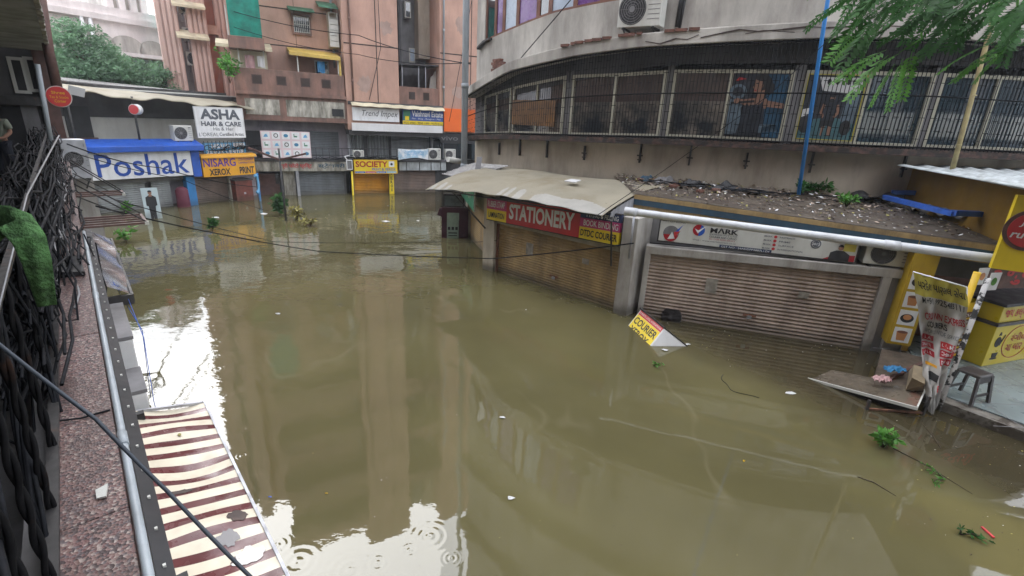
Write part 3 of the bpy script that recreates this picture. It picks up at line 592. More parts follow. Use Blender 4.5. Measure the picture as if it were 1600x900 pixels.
# icon board on the ledge
u0,u1,z0,z1=rc(406,204,487,247,-.3)
t=Th('notice_board','pale pink board with rows of small product pictures on the ledge','board',REAR,u0,-.3,z0)
m=MB(); m.box(u0,u1,-.3,-.25,z0,z1); t.part('panel',m,mat('pale_pink',(.72,.58,.60),rough=.45,var=.05))
for r in range(3):
    for c in range(5):
        a=lerp((c+.12)/5,u0,u1); d=lerp((c+.9)/5,u0,u1); e=lerp((r+.12)/3,z0,z1); g=lerp((r+.9)/3,z0,z1)
        m=MB(); m.box(a,d,-.304,-.3005,e,g); q=t.part('picture',m,M['sign_white'])
        m=MB(); k=(r*5+c); w=(d-a); h=(g-e)
        if k%4==0: m.disc((a+w/2,e+h/2),w*.3,-.308,-.3045,12,rz=h*.25)
        elif k%4==1: m.box(a+w*.25,a+w*.7,-.308,-.3045,e+h*.3,e+h*.5); m.box(a+w*.25,a+w*.35,-.308,-.3045,e+h*.5,e+h*.8)
        elif k%4==2: m.plate([(a+w*.2,e+h*.25),(a+w*.8,e+h*.3),(a+w*.6,e+h*.75),(a+w*.35,e+h*.6)],-.308,-.3045)
        else: m.ring((a+w/2,e+h/2),w*.3,.03,-.308,-.3045,12)
        t.part('emblem',m,M[('teal_sign','ink','sky_blue','green_sign')[(k*7)%4]],parent=q)
# ------------------------------------------------------------------ far apartment tower behind (fluted piers)
TW=Fr(REAR.at(-6.2,5.2,0)[:2],math.radians(36))
b=Th('apartment_tower','distant terracotta apartment tower with fluted full height piers','building',TW,0,0,-1.2)
def tu(px,y=0): return TW.uz(px,60,y)[0]
def pier(a,c,y0=0.0):
    m=MB(); n=4
    m.box(a,c,y0+.08,y0+1.2,-1.2,22)
    for k in range(n): u=lerp((k+.5)/n,a,c); wv=(c-a)/n*.32; m.box(u-wv,u+wv,y0,y0+.078,-1.2,22)
    b.part('pier',m,M['pink_far'])
pier(tu(250),tu(283)); pier(tu(297),tu(327)); pier(tu(343),tu(372),.6)
m=MB(); m.box(tu(283)+.01,tu(297,1.6),1.6,3,-1.2,22); b.part('recess_wall',m,M['grey_wall'])
m=MB(); m.box(tu(327)+.01,tu(350,.9),.9,3,-1.2,22); b.part('infill_wall',m,M['terracotta'])
m=MB(); m.box(tu(327)+.012,tu(343),.3,.9,TW.uz(330,52)[1],TW.uz(330,38)[1]); m.box(tu(327)+.012,tu(343),.3,.9,TW.uz(330,52)[1]+6,TW.uz(330,38)[1]+6); b.part('cross_beam',m,M['pink'])
for py in (18,62,100):
    u=tu(284); z=TW.uz(288,py)[1]; ac(TW,u+.1,.5,z,.85,.6,.35,{18:'tiny air conditioner unit highest on the far tower',62:'tiny air conditioner unit halfway up the far tower',100:'tiny air conditioner unit lowest on the far tower'}[py])
for py in (10,58):
    u=tu(276); z=TW.uz(288,py)[1]; m=MB(); m.hexa([(u,-.5,z-.1),(u+1.3,-.5,z-.1),(u+1.3,.3,z+.25),(u,.3,z+.25),(u,-.5,z),(u+1.3,-.5,z),(u+1.3,.3,z+.35),(u,.3,z+.35)]); b.part('window_canopy',m,M['cream_canopy'])
# ------------------------------------------------------------------ pale old building at the far left
BK=Fr((-23.5,22.5),math.radians(62))
b=Th('old_mansion','pale peeling old building with arched panels far behind the trees','building',BK,0,0,-1.2)
u0=BK.uz(40,60)[0]; u1=BK.uz(275,60)[0]; zt=BK.uz(160,18)[1]
m=MB(); m.box(u0-6,u1+3,0,5,-1.2,zt-.4); b.part('wall',m,M['pale_wall'])
m=MB(); m.box(u0-6,u1+3,-.35,5.1,zt-.4,zt-.15); m.box(u0-6,u1+3,-.15,5,zt-.15,zt+.25); b.part('cornice',m,M['pale_wall'])
ua,ub=BK.uz(180,30)[0],BK.uz(234,30)[0]
m=MB(); m.box(ua,ub,.4,4,zt+.25,zt+1.6); b.part('roof_tower',m,M['white_wall'])
m=MB()
for q in (.0,.33,.66,.97): u=lerp(q,ua,ub); m.box(u-.15,u+.15,.2,.45,zt+.2,zt+1.6)
b.part('pilaster',m,M['pale_wall'])
for px,wd in ((103,1.5),(150,1.6),(196,1.6),(236,1.4)):
    u=BK.uz(px,60)[0]; z=BK.uz(px,40+ (px-100)*.2)[1]
    m=MB(); pts=[(u-wd/2,z-2.2),(u+wd/2,z-2.2),(u+wd/2,z-.5)]+[(u+wd/2*math.cos(a),z-.5+.6*math.sin(a)) for a in [math.pi*k/10 for k in range(1,10)]]+[(u-wd/2,z-.5)]
    m.plate(pts,-.06,.05); f=b.part('arched_panel',m,M['white_wall'])
    m=MB(); m.box(u-wd/2+.12,u-.06,-.09,-.055,z-3.9,z-2.5); m.box(u+.06,u+wd/2-.12,-.09,-.055,z-3.9,z-2.5); b.part('shutter_pair',m,mat('faded_pink',(.50,.36,.34),rough=.9,grime=.4))
m=MB(); u=BK.uz(122,25)[0]; m.tube([(u,-.25,zt-.2),(u,-.25,zt-5)],.09,8); m.tube([(u+.35,-.25,zt-.2),(u+.35,-.25,zt-5)],.09,8); b.part('drainpipe',m,M['white'])
ua,za=BK.uz(215,88,-1); ub,zb=BK.uz(262,90,-1)
m=MB(); m.box(BK.uz(165,85,-1)[0],ub+2,-1.2,0,za-.05,za+.12); b.part('floor_slab',m,M['pale_wall'])
m=MB(); m.box(BK.uz(205,100)[0],ub+1,-.4,-.3,za-1.6,za-.1); b.part('balcony_glass',m,mat('sea_glass',(.20,.28,.27),rough=.4))
m=MB(); m.box(BK.uz(240,70)[0],ub+1.5,-.9,-.8,za+1.0,za+2.9); b.part('shade_net',m,M['green_net'])
# ------------------------------------------------------------------ trees behind the left row
def leaves(mb,c,rad,n,size,rs,shell=.55,mi=0):
    for _ in range(n):
        d=Vector((rs.gauss(0,1),rs.gauss(0,1),rs.gauss(0,1))).normalized(); r=shell+(1-shell)*rs.random()**.5
        p=Vector(c)+Vector((d.x*rad[0],d.y*rad[1],d.z*rad[2]))*r
        a=Vector((rs.gauss(0,1),rs.gauss(0,1),rs.gauss(0,.6))).normalized(); q=a.cross(Vector((rs.gauss(0,1),rs.gauss(0,1),rs.gauss(0,1)))).normalized()
        s=size*(.6+.8*rs.random()); mb.add([p-a*s,p+q*s*.42,p+a*s,p-q*s*.42],[(0,1,2,3)],mi)
def tree(label,u,y,blobs,seed,zb=-1.2):
    rs=random.Random(seed); t=Th('tree',label,'tree',POSH,u,y,zb,'trees behind the left shop row')
    m=MB(); cx=sum(q[0] for q in blobs)/len(blobs); cz=min(q[2] for q in blobs)
    m.tube([(u,y,zb),(u+.1,y,cz-1.5),(cx,y,cz-.2)],[.28,.22,.14],8)
    for q in blobs: m.tube([(cx,y,cz-.8),((cx+q[0])/2,(y+q[1])/2,(cz+q[2])/2),(q[0],q[1],q[2])],[.12,.08,.03],6)
    t.part('trunk',m,M['bark'])
    m=MB()
    for q in blobs:
        for _ in range(int(40*q[3]*q[3]+4)):
            d=Vector((rs.gauss(0,1),rs.gauss(0,1),rs.gauss(0,1))).normalized()*q[3]*(.35+.65*rs.random()**.5)
            leaves(m,(q[0]+d.x,q[1]+d.y,q[2]+d.z*.8),(.30,.30,.20),30,.075,rs,.15)
    t.part('crown',m,M['leaf_far'])
def tp(px,py,y): u,z=POSH.uz(px,py,y); return u,y,z
bl=[]
for px,py,r in ((100,60,.75),(115,95,1.2),(150,95,1.2),(185,105,1.0),(140,60,.75),(118,115,1.3),(160,120,1.3),(205,118,.95),(92,105,1.0),(160,70,.6),(108,45,.5),(215,128,.7)):
    u,y,z=tp(px,py,6.5+rnd.uniform(-.6,.6)); bl.append((u,y,z,r))
tree('broad green tree with spreading crown left behind the shop row roof',bl[5][0],6.5,bl,3)
bl=[]
for px,py,r in ((252,110,.55),(246,122,.6),(260,120,.6),(253,132,.7)):
    u,y,z=tp(px,py,6.8); bl.append((u,y,z,r))
tree('small green tree beside the fluted tower behind the shop row',bl[0][0],6.8,bl,5)
# ------------------------------------------------------------------ left row of flooded shops
P=POSH
b=Th('shop_row','low left shop row with blue cornice and long pale sheet roof','building',P,0,0,-1.2)
m=MB(); m.box(-2.5,6.3,1.6,7,1.9,4.15); b.part('upper_wall',m,M['ivory'])
m=MB(); m.box(-2.5,6.3,1.55,1.6,3.15,4.1); b.part('painted_shade_band',m,M['dark_wall'])  # dark strip painted for the shade under the sheet roof
m=MB(); m.box(-2.5,6.3,.6,7,-1.2,1.9); b.part('lower_wall',m,M['lav_wall'])
m=MB(); m.box(-2.5,6.0,-.05,1.6,1.86,1.98); b.part('terrace_slab',m,M['dark_wall'])
za=P.uz(100,137,-.2)[1]; zb=P.uz(387,163,-.2)[1]
def roofp(a,c):
    u=lerp(a,-2.5,6.0); sag=.05*math.sin(a*23)+.03*math.sin(a*57); return (u,lerp(c,-.25,1.9),lerp(a,za+.16,zb)-.16*(1-c)**2+.12*c+sag*(1-c))
m=MB(); m.grid(roofp,60,6); m.grid(lambda a,c:tuple(Vector(roofp(a,c))+Vector((0,0,-.03))),60,6); b.part('sheet_roof',m,M['canopy_sheet'])
m=MB()
for k in range(120): u=lerp(k/119,-2.5,6.0); p=roofp(k/119,1); m.tube([(u,1.85,p[2]+.05),(u,3.2,p[2]+.22)],.05,5)
m.box(-2.5,6.0,1.9,7,4.15,4.25); b.part('corrugated_roof',m,M['dark_metal'])
u0,_=P.uz(113,180,1.5); u1,_=P.uz(140,180,1.5)
m=MB(); m.box(u0-.2,u1,1.5,1.6,1.98,3.5); b.part('doorway',m,M['black']); m=MB(); m.box(u0-.3,u1+.1,1.45,1.58,1.98,2.45); b.part('door_panel',m,M['brown_metal'])
for px in (112,213):
    m=MB(); u,_=P.uz(px,190,-.1); m.tube([(u,-.1,1.98),(u,-.1,3.9)],.035,6); b.part('roof_post',m,M['dark_metal'])
m=MB()
for k in range(40): u=lerp(k/39,-.2,5.9); m.tube([(u,-.06,1.98),(u,-.06,2.2)],.012,4)
for z in (2.1,2.2): m.tube([(-.2,-.06,z),(5.9,-.06,z)],.013,4)
b.part('terrace_rail',m,M['dark_metal'])
# blue shop
u0,u1,z0,z1=P.rect(136,240,303,277,-.5); uR=P.uz(312,240,-.55)[0]
zf0=P.uz(225,237,-.6)[1]; zf1=P.uz(225,224,-.6)[1]
m=MB(); m.hexa([(u0-.35,-.75,zf0),(uR+.1,-.75,zf0),(uR+.1,0,zf0+.02),(u0-.35,0,zf0+.02),(u0-.35,-.75,zf1-.08),(uR+.1,-.75,zf1-.08),(uR+.1,0,zf1+.12),(u0-.35,0,zf1+.12)]); b.part('blue_cornice',m,M['royal'],bevel=.02)
m=MB(); m.box(u1+.02,uR,-.5,0,1.12,zf0); b.part('blue_side_board',m,M['royal'])
ua=P.uz(293,300,-.2)[0]; m=MB(); m.box(ua,ua+.3,-.25,.05,-1.2,1.12); b.part('pillar',m,M['blue_paint'],label='bright blue pillar right of the grey shutter')
m=MB(); shutter(m,P.uz(150,300,.1)[0],P.uz(228,300,.1)[0],-.4,.98,.1); b.part('shutter',m,M['shutter_light'])
m=MB(); shutter(m,P.uz(238,300,.1)[0],ua-.45,-.4,.98,.1); b.part('shutter',m,M['shutter_light'])
m=MB(); m.box(-.4,ua+.3,-.05,.6,.98,1.5); b.part('lintel',m,M['grey_wall'])
m=MB(); shutter(m,P.uz(306,300,.1)[0],P.uz(362,300,.1)[0],-.4,1.02,.1); b.part('shutter',m,M['shutter_brown'])
ua=P.uz(145,300,-.05)[0]; m=MB(); m.box(ua-.8,ua,-.2,.1,-1.2,1.1); b.part('pillar',m,M['pillar_white'])
ua=P.uz(366,300,-.1)[0]; m=MB(); m.box(ua-.15,ua,-.1,.1,-1.2,1.05); b.part('pillar',m,M['moss_wall']); m=MB(); m.box(-2.5,-.4,.3,.7,-1.2,1.9); b.part('side_wall',m,M['moss_wall'])
rcs=(u0,u1,P.uz(225,278,-.5)[1],zf0-.01)
sign('shop_sign','long white sign with large blue lettering under the blue cornice',P,rcs,-.5,'sign_white',[('Poshak',.05,.965,.10,.93,'poshak_blue',.008,0)],depth=.45)
m=MB(); u0,u1,z0,z1=P.rect(302,166,384,215,-.3)
sign('hair_salon_sign','white salon board with grey lettering beside an air conditioner',P,(u0,u1,z0,z1),-.3,'sign_white',[('ASHA',.1,.92,.60,.94,'ink_grey',.04,0),('HAIR & CARE',.1,.93,.38,.54,'ink_grey',.03,0),('His & Her',.33,.75,.24,.35,'ink_grey',0,0),("L'OREAL",.03,.42,.05,.17,'ink_grey',-.008,0),('Certified Artist',.44,.96,.06,.17,'ink_grey',.01,0)],depth=.05,frame_m='white')
def nis(t,mx,mz,y):
    q=MB(); q.hexa([(mx(-.02),y-.12,mz(.97)),(mx(1.02),y-.12,mz(.97)),(mx(1.02),y+.2,mz(.97)),(mx(-.02),y+.2,mz(.97)),(mx(-.02),y-.1,mz(1.1)),(mx(1.02),y-.1,mz(1.1)),(mx(1.02),y+.2,mz(1.14)),(mx(-.02),y+.2,mz(1.14))]); t.part('hood',q,M['orange_yellow'])
u0,u1,z0,z1=P.rect(314,246,400,272,-.5)
sign('print_shop_sign','orange yellow sign with purple and black lettering beside the blue shop',P,(u0,u1,z0,z1),-.5,'orange_yellow',[('NISARG',.02,.62,.50,.92,'purple_text',.02,0),('XEROX',.11,.5,.06,.40,'ink',.03,0),('PRINT',.68,.97,.08,.44,'ink',.03,0),('STATIONERY',.68,.98,.76,.90,'purple_text',0,0),('LAMINATION',.68,.98,.60,.70,'purple_text',0,0)],depth=.4,extra=nis)
def nb(t,mx,mz,y):
    patch(t,mx,mz,y,.02,.66,.45,.97,'sky_blue'); patch(t,mx,mz,y,.70,.98,.62,.95,'white')
    q=MB()
    for k in range(12): q.tube([(mx(k/11),y-.08,mz(-.1)),(mx(k/11),y-.08,mz(1.15))],.012,4)
    t.part('bars',q,M['dark_metal'])
u0,u1,z0,z1=P.rect(317,223,385,240,-.1)
sign('shop_sign','weathered teal sign behind bars between salon board and orange yellow sign',P,(u0,u1,z0,z1),-.1,'teal_sign',[('NISARG',.18,.6,.52,.9,'sign_white',.02,0),('XEROX',.72,.96,.68,.9,'ink',.0,0),('ZEROX CENTER',.05,.95,.08,.36,'sign_white',.01,0)],extra=nb)
u0,u1,z0,z1=P.rect(270,196,303,220,-.35); ac(P,u0,-.35,z0,u1-u0,z1-z0,.35,'white air conditioner unit on the terrace left of the salon board')
# standee with the suited figure
FS_=Fr(G(240,336)[:2],math.radians(38)); u0,u1=-.24,.22
t=Th('cutout_board','tall pale board with dark suited figure standing in the water','board',FS_,0,-.75,-.6)
m=MB(); m.hexa([(u0,-.75,-.6),(u1,-.75,-.6),(u1,-.7,-.6),(u0,-.7,-.6),(u0,-.62,1.02),(u1,-.62,1.02),(u1,-.57,1.02),(u0,-.57,1.02)]); t.part('panel',m,mat('board_pale',(.50,.60,.63),rough=.5,var=.08,wet=.4))
c=(u0+u1)/2; w=u1-u0
def bm(x,y,z): return (x,-.75-.006+y+.13*(z+.6)/1.62,z)
m=MB()
m.plate([(c-w*.30,.72),(c-w*.32,.45),(c-w*.20,.42),(c-w*.18,.2),(c-w*.2,-.5),(c-w*.04,-.5),(c,.15),(c+w*.05,-.5),(c+w*.2,-.5),(c+w*.2,.2),(c+w*.22,.42),(c+w*.34,.45),(c+w*.32,.72),(c+w*.1,.78),(c-w*.1,.78)],0,.003,0,bm)
t.part('suit_figure',m,M['ink'])
m=MB(); m.disc((c,.87),.055,0,.003,14,0,.075,bm); m.plate([(c-.04,.74),(c+.04,.74),(c+.05,.8),(c-.05,.8)],-.003,0,0,bm); t.part('face',m,M['skin']); m=MB(); m.disc((c,.915),.056,-.003,-.001,12,0,.035,bm); t.part('hair',m,M['ink'])
# barrel, cabinet, blue sign
u,_=P.uz(284,300,-.3)
m=MB(); prof=[(-.6,.2),(-.3,.22),(.2,.22),(.62,.21),(.72,.16),(.76,.05)]
m.tube([(u,-.3,z) for z,r in prof],[r for z,r in prof],16); solo('water_barrel','dark red plastic barrel standing between grey shutter and blue pillar','barrel',m,M['maroon'],P,u,-.3,-.6)
u0,u1,z0,z1=P.rect(367,283,397,309,-.45)
t=Th('kiosk_cabinet','rusty red brown steel cabinet under the orange yellow sign','cabinet',P,u0,-.45,-1.0)
m=MB(); m.box(u0,u1,-.45,.2,-1.0,z1); t.part('body',m,mat('rusty_red',(.16,.04,.025),rough=.7,var=.3,scale=4,grime=.4,wet=.4),bevel=.01)
m=MB(); m.box(u0-.03,u1+.03,-.48,.23,z1,z1+.05); t.part('lid',m,M['dark_metal']); m=MB(); m.box((u0+u1)/2-.04,(u0+u1)/2+.04,-.465,-.45,.28,.36); t.part('latch',m,M['galv'])
u,_=P.uz(405,300,-.9)
t=Th('telephone_sign','blue post with curled pale blue handset sign in the flooded lane','sign',P,u,-.9,-1.1)
m=MB(); m.tube([(u,-.9,-1.1),(u,-.9,1.15)],.045,8); t.part('post',m,M['blue_paint'])
pts=[(u+.12*math.cos(a)-.12,-.92,.72+.36*math.sin(a)) for a in [math.pi*(-.5+k/10) for k in range(11)]]
m=MB(); m.tube(pts,[.07,.08,.055]+[.045]*5+[.055,.08,.07],8); t.part('handset',m,M['sky_blue'])
# round red and white signs
u,z=P.uz(211,171,-.4)
t=Th('round_sign','small round red sign with white rim on a terrace post','sign',P,u,-.4,z)
m=MB(); m.tube([(u-.06,-.46,z),(u+.12,-.30,z)],.17,22); t.part('drum',m,M['sign_white']); m=MB(); m.tube([(u-.075,-.473,z),(u-.061,-.46,z)],.15,22); t.part('face',m,M['red'])
# ------------------------------------------------------------------ curved building on the right
PH0,PH1=-60.5,32
b=Th('curved_building','curved weathered white building with barred first floor windows','building',W,CC.x,CC.y,-1.2)
ZS=lambda p:pw(p,[(-60,3.02),(-57,3.11),(-49,3.22),(-39,3.29),(-27,3.39),(0,3.46),(32,3.5)])
ZT=lambda p:pw(p,[(-60,4.35),(-57,4.52),(-49,5.02),(-39,5.31),(-32,5.44),(-25,5.5),(-15,5.58),(-5,5.60),(1,5.54),(32,5.5)])
def arc(mb,p0,p1,R0,R1,z0,z1,step=1.5,mi=0,smooth=False):   # curved block; z0, z1 may vary along the arc
    n=max(1,int(abs(p1-p0)/step)); vs=[]
    f0=z0 if callable(z0) else (lambda p:z0); f1=z1 if callable(z1) else (lambda p:z1)
    for i in range(n+1):
        p=lerp(i/n,p0,p1)
        vs+=[cp(p,R0,f0(p)),cp(p,R1,f0(p)),cp(p,R1,f1(p)),cp(p,R0,f1(p))]
    fs=[]
    for i in range(n):
        for j in range(4): fs.append((i*4+j,i*4+(j+1)%4,(i+1)*4+(j+1)%4,(i+1)*4+j))
    fs+=[(3,2,1,0),(n*4,n*4+1,n*4+2,n*4+3)]
    return mb.add(vs,fs,mi,smooth)
m=MB(); arc(m,PH0,PH1,CR,CR-.3,-1.2,ZS); b.part('lower_wall',m,M['cream_wall'])
m=MB(); arc(m,PH0,PH1,CR+.45,CR-.3,ZS,lambda p:ZS(p)+.13); b.part('window_ledge',m,M['ledge_dirt'])
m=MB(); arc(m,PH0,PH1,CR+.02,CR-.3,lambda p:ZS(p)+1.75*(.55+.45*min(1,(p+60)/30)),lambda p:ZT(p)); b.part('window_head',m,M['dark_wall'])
m=MB(); arc(m,PH0,PH1,CR-.9,CR-1.0,-1.2,12); b.part('inner_wall',m,M['dark_wall'])
m=MB(); arc(m,PH0,PH1,CR+.48,CR-.3,ZT,lambda p:ZT(p)+.30*(.8+.2*min(1,(p+60)/40))); b.part('chajja',m,M['white_wall'],bevel=.02)
zu=lambda p:ZT(p)+.27
UW=lambda p:pw(p,[(-60,5.8),(-57.6,6.0),(-51,6.19),(-44,6.42),(-37,6.52),(-33,6.56),(40,6.6)])
BT=16.5
m=MB(); arc(m,PH0,-33.2,CR,CR-.3,zu,UW); arc(m,-33.2,-5,CR,CR-.3,zu,BT); arc(m,-5,PH1,CR,CR-.3,zu,9.8); arc(m,PH0,-33.2,CR,CR-.3,lambda p:UW(p)+1.9,BT); arc(m,PH0,-58,CR+.01,CR-.3,UW,lambda p:UW(p)+1.95); b.part('upper_wall',m,M['white_wall'])
m=MB(); arc(m,PH0,-5,CR+.4,CR-.3,9.6,9.8); arc(m,PH0,-5,CR+.4,CR-.3,12.9,13.1); b.part('floor_band',m,M['white_wall'])
edges=[-58,-55.4,-53.4,-50.4,-46.6,-44.6,-40.9,-37.4,-33.3]
mats_=['glass','purple_pane','pale_blue_pane','purple_pane','glass','pale_blue_pane','purple_pane','purple_pane']
for i,(a,c) in enumerate(zip(edges,edges[1:])):
    m=MB(); q=.28
    arc(m,a,a+q,CR-.02,CR-.1,UW,lambda p:UW(p)+1.9); arc(m,c-q,c,CR-.02,CR-.1,UW,lambda p:UW(p)+1.9); arc(m,a+q,c-q,CR-.02,CR-.1,UW,lambda p:UW(p)+.06); f=b.part('window',m,M['wood_frame'])
    m=MB(); arc(m,a+q,c-q,CR-.05,CR-.07,lambda p:UW(p)+.06,lambda p:UW(p)+1.88); b.part('pane',m,M[mats_[i]],parent=f)
m=MB(); arc(m,-59.5,-56,CR+.12,CR,lambda p:UW(p)-.06,lambda p:UW(p)); b.part('window_sill',m,M['dark_metal'])
# barred windows of the first floor
WH=lambda p:pw(p,[(-57,4.42),(-50,4.66),(-41,4.92),(-34,4.95),(-28,5.02),(0,5.06),(30,5.05)])
WL=lambda p:ZS(p)+.15
wins=[(-57.3,-50.6),(-50.2,-41.2),(-40.2,-28.9),(-28.2,-16.9),(-16.0,-4.9),(-4.3,6.0),(6.6,17)]
for a,c in wins:
    m=MB(); q=.32; mid=(a+c)/2
    for x in (a,c-q): arc(m,x,x+q,CR+.05,CR-.05,WL,WH)
    arc(m,mid-.15,mid+.15,CR+.045,CR-.05,WL,WH)
    arc(m,a+q,c-q,CR+.048,CR-.05,lambda p:WH(p)-.07,WH); arc(m,a+q,c-q,CR+.048,CR-.05,WL,lambda p:WL(p)+.08); f=b.part('window',m,M['frame_cream'])
    for x0,x1 in ((a+q,mid-.15),(mid+.15,c-q)):
        m=MB(); hm=lambda p:lerp(.56,WL(p)+.08,WH(p)-.07)
        arc(m,x0,x1,CR+.0,CR-.02,lambda p:WL(p)+.08,hm,2,0 if a<-17 else 2); arc(m,x0,x1,CR+.0,CR-.02,lambda p:hm(p)+.002,lambda p:WH(p)-.07,2,1 if a<-17 else 2); b.part('pane',m,[M['pane_low'],M['pane_high'],M['glass_blue']],parent=f)
for (a,c),(d,e) in zip(wins,wins[1:]):
    m=MB(); arc(m,c,d,CR+.02,CR-.3,lambda p:ZS(p)+.12,lambda p:WH(p)+.1); b.part('window_pier',m,M['grey_wall'])
m=MB(); arc(m,PH0,-57.3,CR+.02,CR-.3,lambda p:ZS(p)+.12,lambda p:ZT(p)); b.part('window_pier',m,M['grey_wall'])
t=Th('window_grille','long curved black iron grille in front of the first floor windows','grille',W,CC.x,CC.y,3.3)
m=MB(); p=PH0+1; i=0; RG=CR+.42
while p<30:
    m.bar(cp(p,RG,ZS(p)+.12),cp(p,RG,ZT(p)+.01),.0115); p+=.34
t.part('bars',m,M['iron'])
m=MB()
def arail(q,w=.014):
    n=70
    m.tube([cp(lerp(k/n,PH0+1,30),RG+.012,lerp(q,ZS(lerp(k/n,PH0+1,30))+.13,ZT(lerp(k/n,PH0+1,30)))) for k in range(n+1)],w,4)
arail(.02,.018); arail(.5); arail(.985,.02)
p=PH0+1; i=0
while p<29.4:
    for lv in ((.10,.30,.62,.82),(.18,.38,.72,.9))[i%2]: m.bar(cp(p,RG+.012,lerp(lv,ZS(p)+.13,ZT(p))),cp(p+.52,RG+.012,lerp(lv,ZS(p+.5)+.13,ZT(p+.5))),.012)
    p+=.52; i+=1
t.part('cross_rails',m,M['iron'])
# rusty bracket stubs on the cream wall
for k,(px,py) in enumerate(((781,240),(813,240),(855,245),(913,250),(1000,255),(1076,260),(1163,265),(1265,265),(1405,275))):
    ph=(-53,-48.4,-43.4,-37.7,-30.7,-25.3,-19.7,-13.7,-5.4)[k]; fr=cfr(ph,CR+.03); z=ZS(ph)-.36; L=.26+.12*(k%3)
    m=MB(); m.box(-.018,.018,-.035,.03,z-.1,z+L)
    if k>2: m.box(-.07,.07,-.037,-.01,z+.06,z+.09)
    if k in (3,4,6): m.box(-.05,.05,-.037,-.01,z-.04,z-.015)
    b2=solo('wall_bracket','rusty iron bracket stub on the cream wall below the window ledge','bracket',m,M['dark_metal'],fr,0,0,z,'iron bracket stubs below the window ledge')
# cracks, exposed bricks on the chajja
def crack(pts,wd,mt='groove'):
    mm=MB()
    for (a,za),(c,zc) in zip(pts,pts[1:]): mm.bar(cp(a,CR+.481,za),cp(c,CR+.481,zc),wd*rnd.uniform(.5,1.3))
    return mm
for pts in ([(-31,5.56),(-29.5,5.50),(-28,5.60),(-27,5.57),(-26,5.66)],[(-25.8,5.60),(-24,5.68),(-22.5,5.74),(-21,5.70),(-19,5.73),(-17,5.78),(-15.5,5.76),(-12,5.80),(-9,5.79)],[(-22,5.66),(-20.5,5.72),(-18,5.68)]):
    b.part('crack',crack(pts,.022),M['groove'])
for k in range(16):
    ph=-41+k*.95+rnd.uniform(-.3,.3)
    if rnd.random()<.75:
        m=MB(); q=cfr(ph,CR+.47); p=q.at(0,0,ZT(ph)+.285); a=q.u*rnd.uniform(.05,.14); d=q.y*.05; z=Vector((0,0,.03)); m.hexa([p-a-d-z,p+a-d-z,p+a+d-z,p-a+d-z,p-a-d+z,p+a-d+z,p+a+d+z,p-a+d+z]); b.part('exposed_brick',m,M['brick'])
fr=cfr(-52.5,CR+.25); z=ZT(-52.5)+.27
m=MB()
for r in range(4):
    for c in range(3-(r>2)): u=-.3+c*.2+(r%2)*.07; m.box(u,u+.18,-.05,.07,z+r*.085,z+r*.085+.075)
solo('brick_stack','small heap of loose red bricks on the white ledge','bricks',m,M['brick'],fr,0,0,z)
fr=cfr(-32.2,CR+.05); u0,u1,z0,z1=fr.rect(972,-40,1030,40,-.4)
ac(fr,u0,-.4,z0,u1-u0,.72,.36,'large air conditioner unit on the curved white wall above the grille',side=.33)
m=MB(); q=cfr(-28.6,CR+.03); m.tube([q.at(0,0,5.9),q.at(.02,-.02,6.4),q.at(.1,0,7.2)],.05,6); m.tube([q.at(.06,0,5.85),q.at(.1,0,6.6)],.03,6); solo('wall_stain_pipe','black pipe lagging beside the large air conditioner unit','pipe',m,M['black'],W,*q.at(0,0,5.9))
fr=cfr(-46,CR+.03); m=MB(); m.box(-.9,.8,-.025,-.006,3.63,4.3,0)
t=Th('mirrored_sign','flat orange sheet behind the grille painted as a mirrored sign','banner',fr,0,-.02,3.6); t.part('sheet',m,[M['mirrored_orange'],M['yellow_olive']])  # orange sheet painted in place of a sign's reflection in the glass
# posters behind the glass
def poster(a,c,label,draw,back):
    mid=(a+c)/2; fr=cfr(mid,CR+.012); hw=CR*math.radians(c-a)/2-.02; z0,z1=WL(mid)+.1,WH(mid)-.09
    t=Th('window_poster',label,'poster',fr,0,-.03,z0); m=MB(); m.box(-hw,hw,-.034,-.026,z0,z1); t.part('sheet',m,M[back])
    def pl(name,pts,mt,k=1):
        q=MB(); pp=[(lerp(x,-hw,hw),lerp(y,z0,z1)) for x,y in pts]
        ar=sum(pp[i][0]*pp[(i+1)%len(pp)][1]-pp[(i+1)%len(pp)][0]*pp[i][1] for i in range(len(pp)))
        if ar<0: pp=pp[::-1]
        q.plate(pp,-.034-.003*k,-.034-.003*k+.002); t.part(name,q,M[mt])
    def el(name,cx,cy,rx,ry,mt,k=1,n=16,rot=0): pl(name,[(cx+rx*math.cos(2*math.pi*i/n+rot),cy+ry*math.sin(2*math.pi*i/n+rot)) for i in range(n)],mt,k)
    draw(t,pl,el)
